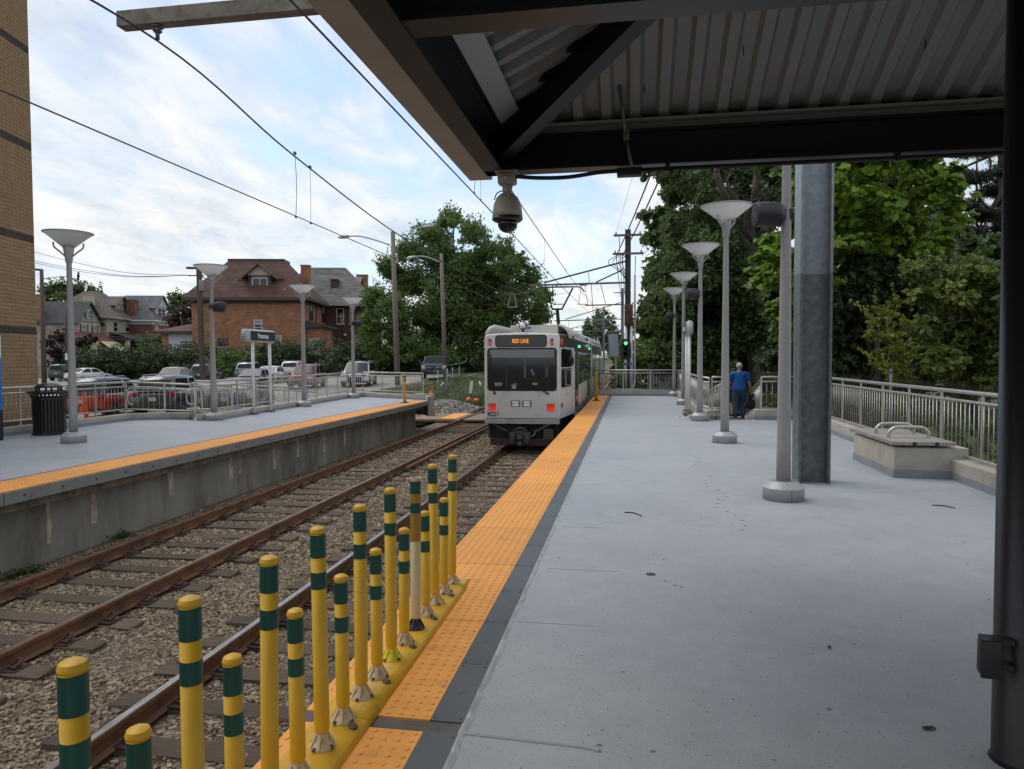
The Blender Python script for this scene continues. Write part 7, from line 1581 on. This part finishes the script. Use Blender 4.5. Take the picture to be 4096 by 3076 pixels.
# nearer maple by the railing
bl = []
for px, py, r in [(3760, 1100, 90), (3880, 1090, 100), (3980, 1110, 90), (3700, 1190, 80), (3820, 1200, 110), (3950, 1220, 110), (3720, 1310, 90), (3840, 1320, 110), (3960, 1340, 110), (3780, 1430, 100), (3900, 1440, 110), (4010, 1450, 100), (3680, 1400, 80), (3830, 1530, 90), (3950, 1540, 90), (4060, 1250, 120), (4080, 1400, 120), (4060, 1100, 100), (3660, 1080, 50), (3700, 1500, 70)]:
    for k in range(3): bl.append(bp(px+random.uniform(-25, 25), py+random.uniform(-20, 20), 16.6+random.uniform(-1.0, 1.5), r*16.6/FPX*random.uniform(.6, .9), (r/100)**2, .7))
tb = onD(3900, 1620, 17.4); tb.z = -1.0
tree('maple_tree', 'leafy maple overhanging the railing beside the bench', tb, onD(3900, 1200, 17), .13, bl, 430, .13, L_MAP, 'heart', 10, jit=.55, up=.8, droop=.4, sprays=90, spray_len=.5)
# yellow green sapling
bl = [bp(px, py, 15.8+random.uniform(-.4, .4), r*15.8/FPX, (r/50)**2, .9) for px, py, r in [(3510, 1240, 28), (3500, 1290, 30), (3550, 1260, 36), (3585, 1215, 26), (3520, 1340, 40), (3560, 1340, 44), (3480, 1345, 26), (3530, 1400, 46), (3580, 1400, 46), (3550, 1460, 46), (3600, 1470, 46), (3510, 1450, 36), (3620, 1310, 34), (3570, 1520, 40), (3620, 1530, 36)]]
tb = onD(3560, 1640, 16); tb.z = -1.0
tree('sapling', 'yellow green sapling in front of the dark maple by the railing', tb, onD(3550, 1240, 15.9), .035, bl, 170, .085, L_YEL, 'heart', 8, 'sapling', jit=.6, up=.7, droop=.3, sprays=36, spray_len=.5)
# woodland closing the view behind
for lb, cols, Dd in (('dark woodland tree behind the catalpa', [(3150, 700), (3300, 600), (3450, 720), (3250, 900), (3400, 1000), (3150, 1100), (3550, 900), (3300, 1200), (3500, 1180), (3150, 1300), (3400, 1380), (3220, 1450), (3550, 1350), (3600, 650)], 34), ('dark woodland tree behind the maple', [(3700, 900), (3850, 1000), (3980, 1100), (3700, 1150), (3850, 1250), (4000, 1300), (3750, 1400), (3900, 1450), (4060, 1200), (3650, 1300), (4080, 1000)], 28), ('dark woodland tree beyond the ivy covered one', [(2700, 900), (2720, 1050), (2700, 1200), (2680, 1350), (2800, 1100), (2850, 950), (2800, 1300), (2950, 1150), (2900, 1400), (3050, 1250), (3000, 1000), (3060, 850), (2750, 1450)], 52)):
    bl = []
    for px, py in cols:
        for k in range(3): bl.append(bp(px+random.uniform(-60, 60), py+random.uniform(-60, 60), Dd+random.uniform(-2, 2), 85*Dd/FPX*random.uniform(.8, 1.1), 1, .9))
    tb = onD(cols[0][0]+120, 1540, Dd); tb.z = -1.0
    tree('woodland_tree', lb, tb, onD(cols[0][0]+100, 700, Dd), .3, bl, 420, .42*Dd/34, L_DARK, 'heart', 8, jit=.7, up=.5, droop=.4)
# pine at the canopy end
bl = []
for px, py, r in [(3900, 720, 70), (3980, 760, 80), (3870, 820, 60), (3960, 860, 80), (4040, 900, 80), (3900, 930, 60), (3980, 990, 80), (4060, 1020, 80), (4020, 680, 70), (3840, 690, 40), (3900, 1050, 60), (4080, 780, 80), (3930, 600, 90), (4030, 560, 90), (3960, 450, 80)]:
    bl += [bp(px+random.uniform(-20, 20), py+random.uniform(-12, 12), 31+random.uniform(-1.5, 1.5), r*31/FPX*random.uniform(.6, .95), (r/80)**2, .35) for k in range(3)]
tb = onD(4050, 1500, 31); tb.z = -1.0
tree('pine_tree', 'dark pine behind the catalpa near the black column', tb, onD(4030, 500, 31), .3, bl, 520, .30, L_PINE, 'needle', 14, jit=.9, up=.2, droop=0, shell=.1)
# ground cover under the trees
for lb, reg, n in (('dark weeds and ivy below the railing trees', lambda u, v: (4.9+7*u, 8+36*v), 9000),):
    P_ = RNG.random((n, 2)); c = np.array([reg(u, v) for u, v in P_]); pts = np.stack([c[:, 0], c[:, 1], -.95+RNG.random(n)**2*1.2], 1)
    v, f, tn = leaves(pts, RNG.normal(size=(n, 3))*.6+np.array([0, 0, .8]), RNG.uniform(.12, .26, n), 'heart'); o = arrays('undergrowth', v, f, L_DARK, tn); tag(o, lb, 'undergrowth', kind='stuff')
n = 5200; c = np.stack([RNG.uniform(-1.2, 6, n), RNG.uniform(41.5, 50, n)], 1); pts = np.stack([c[:, 0], c[:, 1], -1.2+RNG.random(n)**1.5*4.0], 1)
v, f, tn = leaves(pts, RNG.normal(size=(n, 3))*.7+np.array([0, -.3, .7]), RNG.uniform(.18, .34, n), 'heart'); tag(arrays('undergrowth', v, f, L_MID, tn), 'pale green bushes behind the signal and end railing', 'undergrowth', kind='stuff')
m = MB(); m.add([(4.62, -5, -.75), (16, -5, -.6), (16, 60, -.6), (4.62, 60, -.75)], [(0, 1, 2, 3)]); tag(m.build('bank', mat('leaf_litter', (.05, .042, .03), .95, c2=(.03, .028, .02), scale=3, bump=.8, bscale=14, bdist=.05)), kind='structure')
# weeds in the ballast
for (px, py, lb) in ((790, 2165, 'green weed growing beside the rail under the platform wall'), (870, 2150, 'smaller weed beside the rail under the platform wall'), (130, 2290, 'spreading weed at the foot of the platform wall'), (60, 2310, 'low weed in the shade of the platform wall')):
    c = onz(px-380 if px > 500 else px, py, -1.2); n = 60; pts = np.array(c)+RNG.normal(size=(n, 3))*np.array([.06, .09, .025])+np.array([0, 0, .05]); v, f, tn = leaves(pts, RNG.normal(size=(n, 3))*.5+np.array([0, 0, 1]), RNG.uniform(.05, .10, n), 'oval')
    tag(arrays('weed_plant', v, f, leafmat('leaf_weed', (.07, .12, .03), (.13, .2, .06), .4), tn), lb, 'weed')
# dry leaves by the ramp lamp
c = onz(2748, 1678, 0); n = 26; pts = np.array(c)+RNG.normal(size=(n, 3))*np.array([.10, .06, .0])+np.array([0, 0, .06])+RNG.random((n, 1))*np.array([0, 0, .12]); v, f, tn = leaves(pts, RNG.normal(size=(n, 3)), RNG.uniform(.05, .11, n), 'oval'); tag(arrays('dead_leaf_clump', v, f, mat('rust_leaf', (.13, .045, .015), .8, tint=(.2, .09, .03)), tn), 'clump of rust brown dead leaves beside the ramp lamp post', 'leaf clump')
# behind the ramp: timber fence, wire fence posts and a bungalow
tf = thing('timber_fence', (4, 31, -.9), 'dark timber board fence behind the ramp', 'fence')
for k in range(44): m = MB(); x = 2.2+.21*k; m.box((x, 33.0+.02*(k % 2), -1.0), (x+.19, 33.04+.02*(k % 2), .55+.04*(k % 3))); m.build('board', mat('dark_board', (.022, .018, .016), .9, rand=.3), tf)
wf = thing('wire_fence', (5.5, 15, -.9), 'rusty chain link fence behind the long steel railing', 'fence')
for k in range(0, 9, 3): m = MB(); m.tube([(5.45+.02*k, 7+3.1*k, -1.0), (5.45+.02*k, 7+3.1*k, 1.32)], .035, 8); m.lathe([(.045, 1.30), (.04, 1.36), (0, 1.40)], 8, (5.45+.02*k, 7+3.1*k, 0)); m.build('fence_post', mat('old_fence_post', (.16, .17, .17), .7, .2, dirt=(.12, .07, .05), dscale=6), wf)
m = MB()
for i in range(-16, 250):
    for sg in (1, -1):
        y0 = 7+i*.1; a, b = (y0, y0+1.6); za, zb_ = (-.75, 1.2) if sg > 0 else (1.2, -.75); d = Vector((0, 0, .004)); p, q = Vector((5.46, a, za)), Vector((5.46, b, zb_)); m.add([p-d, p+d, q+d, q-d], [(0, 1, 2, 3)])
o = m.build('wire_mesh', mat('rusty_wire', (.10, .07, .055), .7, .3), wf); o['kind'] = 'stuff'
h = House('bungalow', 3100, 1450, 48, 'brick bungalow with red roof seen through the trees', th=R(-8))
m = MB(); m.box((-3.5, 0, -1), (3.5, 7, 2.2)); h.b(m, 'wall', brickmat('buff_brick', (.24, .19, .14), (.13, .10, .085), (.2, .18, .15), .42, .2, .02, .4)); h.hip(-3.5, 3.5, 0, 7, 2.35, 4.6, 3.6, .6, brickmat('red_shingle', (.26, .075, .045), (.22, .06, .038), (.13, .04, .03), .5, .18, .02, .5), fasc=WHF)
p0, p1 = h.hit(3050, 1490, 1, 0), h.hit(3075, 1465, 1, 0); h.window('f', 0, p0.x, p1.x, p0.z, p1.z, WHF)
# ---------------------------------------------------------------- people on the ramp
def skin(name, V, E, rad, mm, parent, sub=2):
    me = bpy.data.meshes.new(name); me.from_pydata(V, E, []); me.materials.append(mm); o = link(name, me, parent)
    md = o.modifiers.new('skin', 'SKIN'); md.use_smooth_shade = True; md.branch_smoothing = .6
    lay = me.skin_vertices[0].data if me.skin_vertices else None
    if lay is None:
        bm = bmesh.new(); bm.from_mesh(me); bm.verts.layers.skin.verify(); bm.to_mesh(me); bm.free(); lay = me.skin_vertices[0].data
    for i, r_ in enumerate(rad): lay[i].radius = r_ if isinstance(r_, tuple) else (r_, r_); lay[i].use_root = (i == 0)
    s_ = o.modifiers.new('sub', 'SUBSURF'); s_.levels = sub; s_.render_levels = sub
    return o
class Skel:
    def __init__(s): s.V, s.E, s.r = [], [], []
    def n(s, p, r_, to=None):
        s.V.append(tuple(p)); s.r.append(r_); i = len(s.V)-1
        if to is not None: s.E.append((to, i))
        return i
SKIN = mat('skin', (.48, .25, .17), .55)
def person(loc, rz, label, H, shirt, trousers, hair, build=1.0, arms=None, legs=None, bare_legs=False):
    t = thing('person', loc, label, 'person', rz=rz); k = H/1.75; b = build
    A = arms; L_ = legs
    S_ = Skel(); pel = S_.n((0, 0, .95*k), (.15*b, .11*b)); w1 = S_.n((0, .0, 1.10*k), (.145*b, .11*b), pel); ch = S_.n((0, .01, 1.30*k), (.16*b, .115*b), w1); sh = S_.n((0, .0, 1.43*k), (.10, .085), ch); nk = S_.n((0, .01, 1.50*k), .056, sh)
    h1 = S_.n((0, .025, 1.565*k), (.066, .075), nk); h2 = S_.n((0, .03, 1.64*k), (.078, .092), h1); S_.n((0, .02, 1.705*k), (.06, .07), h2)
    for s in (-1, 1):
        a = A[s]; p0 = S_.n((s*.17*b, 0, 1.42*k), .062, sh); el = S_.n(a[0], .045, p0); wr = S_.n(a[1], .030, el); d = (Vector(a[2])-Vector(a[1])).normalized(); pm = S_.n(Vector(a[1])+d*.07, (.038, .020), wr)
        sd = d.cross(Vector((1, 0, 0))).normalized() if abs(d.x) < .9 else Vector((0, 1, 0))
        for q in range(4):
            o0 = Vector(a[1])+d*.085+sd*(.026-.0175*q); f1 = S_.n(o0, .010, pm); f2 = S_.n(o0+d*(.042-.005*abs(q-1.2))+Vector((-.008*s, 0, 0)), .009, f1); S_.n(o0+d*(.066-.008*abs(q-1.2))+Vector((-.026*s, 0, .004)), .008, f2)
        o0 = Vector(a[1])+d*.03+sd*.036; f1 = S_.n(o0, .012, wr); S_.n(o0+d*.045+sd*.012+Vector((-.012*s, 0, 0)), .010, f1)
        l = L_[s]; hp = S_.n((s*.09*b, 0, .90*k), .095*b, pel); kn = S_.n(l[0], .062*b, hp); an = S_.n(l[1], .042, kn); S_.n(Vector(l[1])+Vector((s*.01, .12, -.055)), .035, an)
    body = skin('body', S_.V, S_.E, S_.r, SKIN, t)
    # nose and ears
    m = MB(); m.lathe([(0, -.02), (.016, -.012), (.012, .01), (0, .02)], 8, (0, .125, 1.62*k))
    for s in (-1, 1): m.lathe([(0, -.03), (.016, -.018), (.018, .01), (0, .03)], 8, (s*.082, .02, 1.62*k))
    m.build('ear', SKIN, body, world=False)
    S2 = Skel(); pel = S2.n((0, 0, .84*k), (.205*b, .16*b)); w0 = S2.n((0, 0, .95*k), (.20*b, .155*b), pel); w1 = S2.n((0, 0, 1.08*k), (.19*b, .15*b), w0); ch = S2.n((0, .0, 1.30*k), (.20*b, .145*b), w1); sh = S2.n((0, 0, 1.42*k), (.15*b, .11), ch); S2.n((0, .005, 1.475*k), .07, sh)
    for s in (-1, 1):
        p0 = S2.n((s*.20*b, 0, 1.395*k), .092, sh); e = Vector(A[s][0]); S2.n(Vector((s*.20*b, 0, 1.395*k)).lerp(e, .9), .078, p0)
    skin('shirt', S2.V, S2.E, S2.r, shirt, t)
    S3 = Skel(); pel = S3.n((0, 0, .90*k), (.175*b, .14*b)); S3.n((0, 0, 1.06*k), (.165*b, .13*b), pel)
    for s in (-1, 1):
        l = L_[s]; hp = S3.n((s*.095*b, 0, .80*k), .115*b, pel); kn = S3.n(l[0], (.088 if not bare_legs else .09)*b, hp)
        if not bare_legs: S3.n(Vector(l[1])+Vector((0, 0, -.03)), .078*b, kn)
    skin('trousers', S3.V, S3.E, S3.r, trousers, t)
    for s in (-1, 1):
        l = L_[s][1]; S4 = Skel(); a = S4.n(Vector(l)+Vector((0, -.03, -.03)), (.05, .05)); b2 = S4.n(Vector(l)+Vector((s*.01, .07, -.045)), (.05, .04), a); S4.n(Vector(l)+Vector((s*.015, .17, -.055)), (.045, .03), b2); skin('shoe', S4.V, S4.E, S4.r, BLKMAT, t)
    m = MB(); mt = Matrix.Translation((0, .008, 1.655*k)) @ Matrix.Diagonal((.092, .102, .100, 1))
    m.lathe([(math.cos(a), math.sin(a)) for a in [R(q) for q in range(-28, 90, 12)]]+[(0, 1)], 18, mtx=mt); m.build('hair', hair, t, world=False)
    return t
# ramp foot for the man
pm = onD(2956, 1676, 21.9)
man = person((pm.x, pm.y, pm.z), R(-4), 'white haired man in a blue polo shirt and jeans walking down the ramp', 1.74, mat('blue_polo', (.006, .10, .36), .8, c2=(.005, .085, .31), scale=9, bump=.4, bscale=12, bdist=.02), mat('denim', (.022, .040, .075), .9, c2=(.035, .058, .10), scale=8, bump=.4, bscale=14, bdist=.02), mat('white_hair', (.52, .50, .46), .8, c2=(.40, .38, .35), scale=30), 1.18,
             arms={1: ((.29, .0, 1.13), (.345, .06, .90), (.35, .07, .80)), -1: ((-.285, .03, 1.14), (-.27, .20, .96), (-.25, .28, .95))},
             legs={1: ((.11, .12, .50), (.11, .02, .10)), -1: ((-.115, .0, .49), (-.115, -.14, .12))})
bg_ = thing('backpack', (pm.x+.40, pm.y+.06, pm.z+.58), 'black backpack with grey side panels carried by the man', 'backpack', rz=R(-4)); mt = Matrix.Rotation(R(24), 4, 'Y')
m = MB(); m.rbox((-.155, -.10, -.29), (.155, .09, .19), .07, mtx=mt); m.build('main_bag', mat('bag_black', (.010, .011, .012), .8, bump=.3, bscale=20), bg_, world=False)
m = MB(); m.rbox((-.12, -.155, -.27), (.12, -.09, -.02), .03, mtx=mt); m.build('front_pocket', MATS['bag_black'], bg_, world=False)
m = MB(); m.rbox((-.168, -.08, -.27), (-.10, .06, -.06), .025, mtx=mt); m.rbox((.10, -.08, -.27), (.168, .06, -.06), .025, mtx=mt); m.build('side_panel', mat('bag_grey', (.13, .16, .18), .8), bg_, world=False)
m = MB()
for q in range(4): m.box((-.02, -.106, .03+.035*q), (.03, -.101, .052+.035*q), mtx=mt)
m.build('white_mark', WHITEP, bg_, world=False)
m = MB(); m.tube(smooth_path([mt @ Vector((-.05, 0, .18)), Vector((.0, 0, .30)), Vector((-.04, 0, .315)), mt @ Vector((.05, 0, .18))], 5), .010, 6); m.tube(smooth_path([mt @ Vector((-.08, -.08, -.27)), Vector((-.02, -.1, -.38)), Vector((.10, -.1, -.50)), Vector((.16, -.12, -.56))], 5), .009, 5); m.build('strap', mat('bag_strap', (.06, .06, .065), .8), bg_, world=False)
p2m = onD(2946, 1668, 24.2)
person((p2m.x-.10, p2m.y, p2m.z), R(6), 'second walker mostly hidden in front of the man in blue', 1.66, mat('dark_top', (.02, .021, .026), .9), mat('dark_shorts', (.016, .017, .02), .9), mat('brown_hair', (.05, .03, .02), .8), .95,
       arms={1: ((.26, .05, 1.08), (.29, .14, .84), (.29, .17, .74)), -1: ((-.33, .02, 1.06), (-.38, .10, .86), (-.38, .13, .76))},
       legs={1: ((.085, .05, .46), (.085, .0, .09)), -1: ((-.085, -.03, .46), (-.085, -.12, .11))}, bare_legs=True)
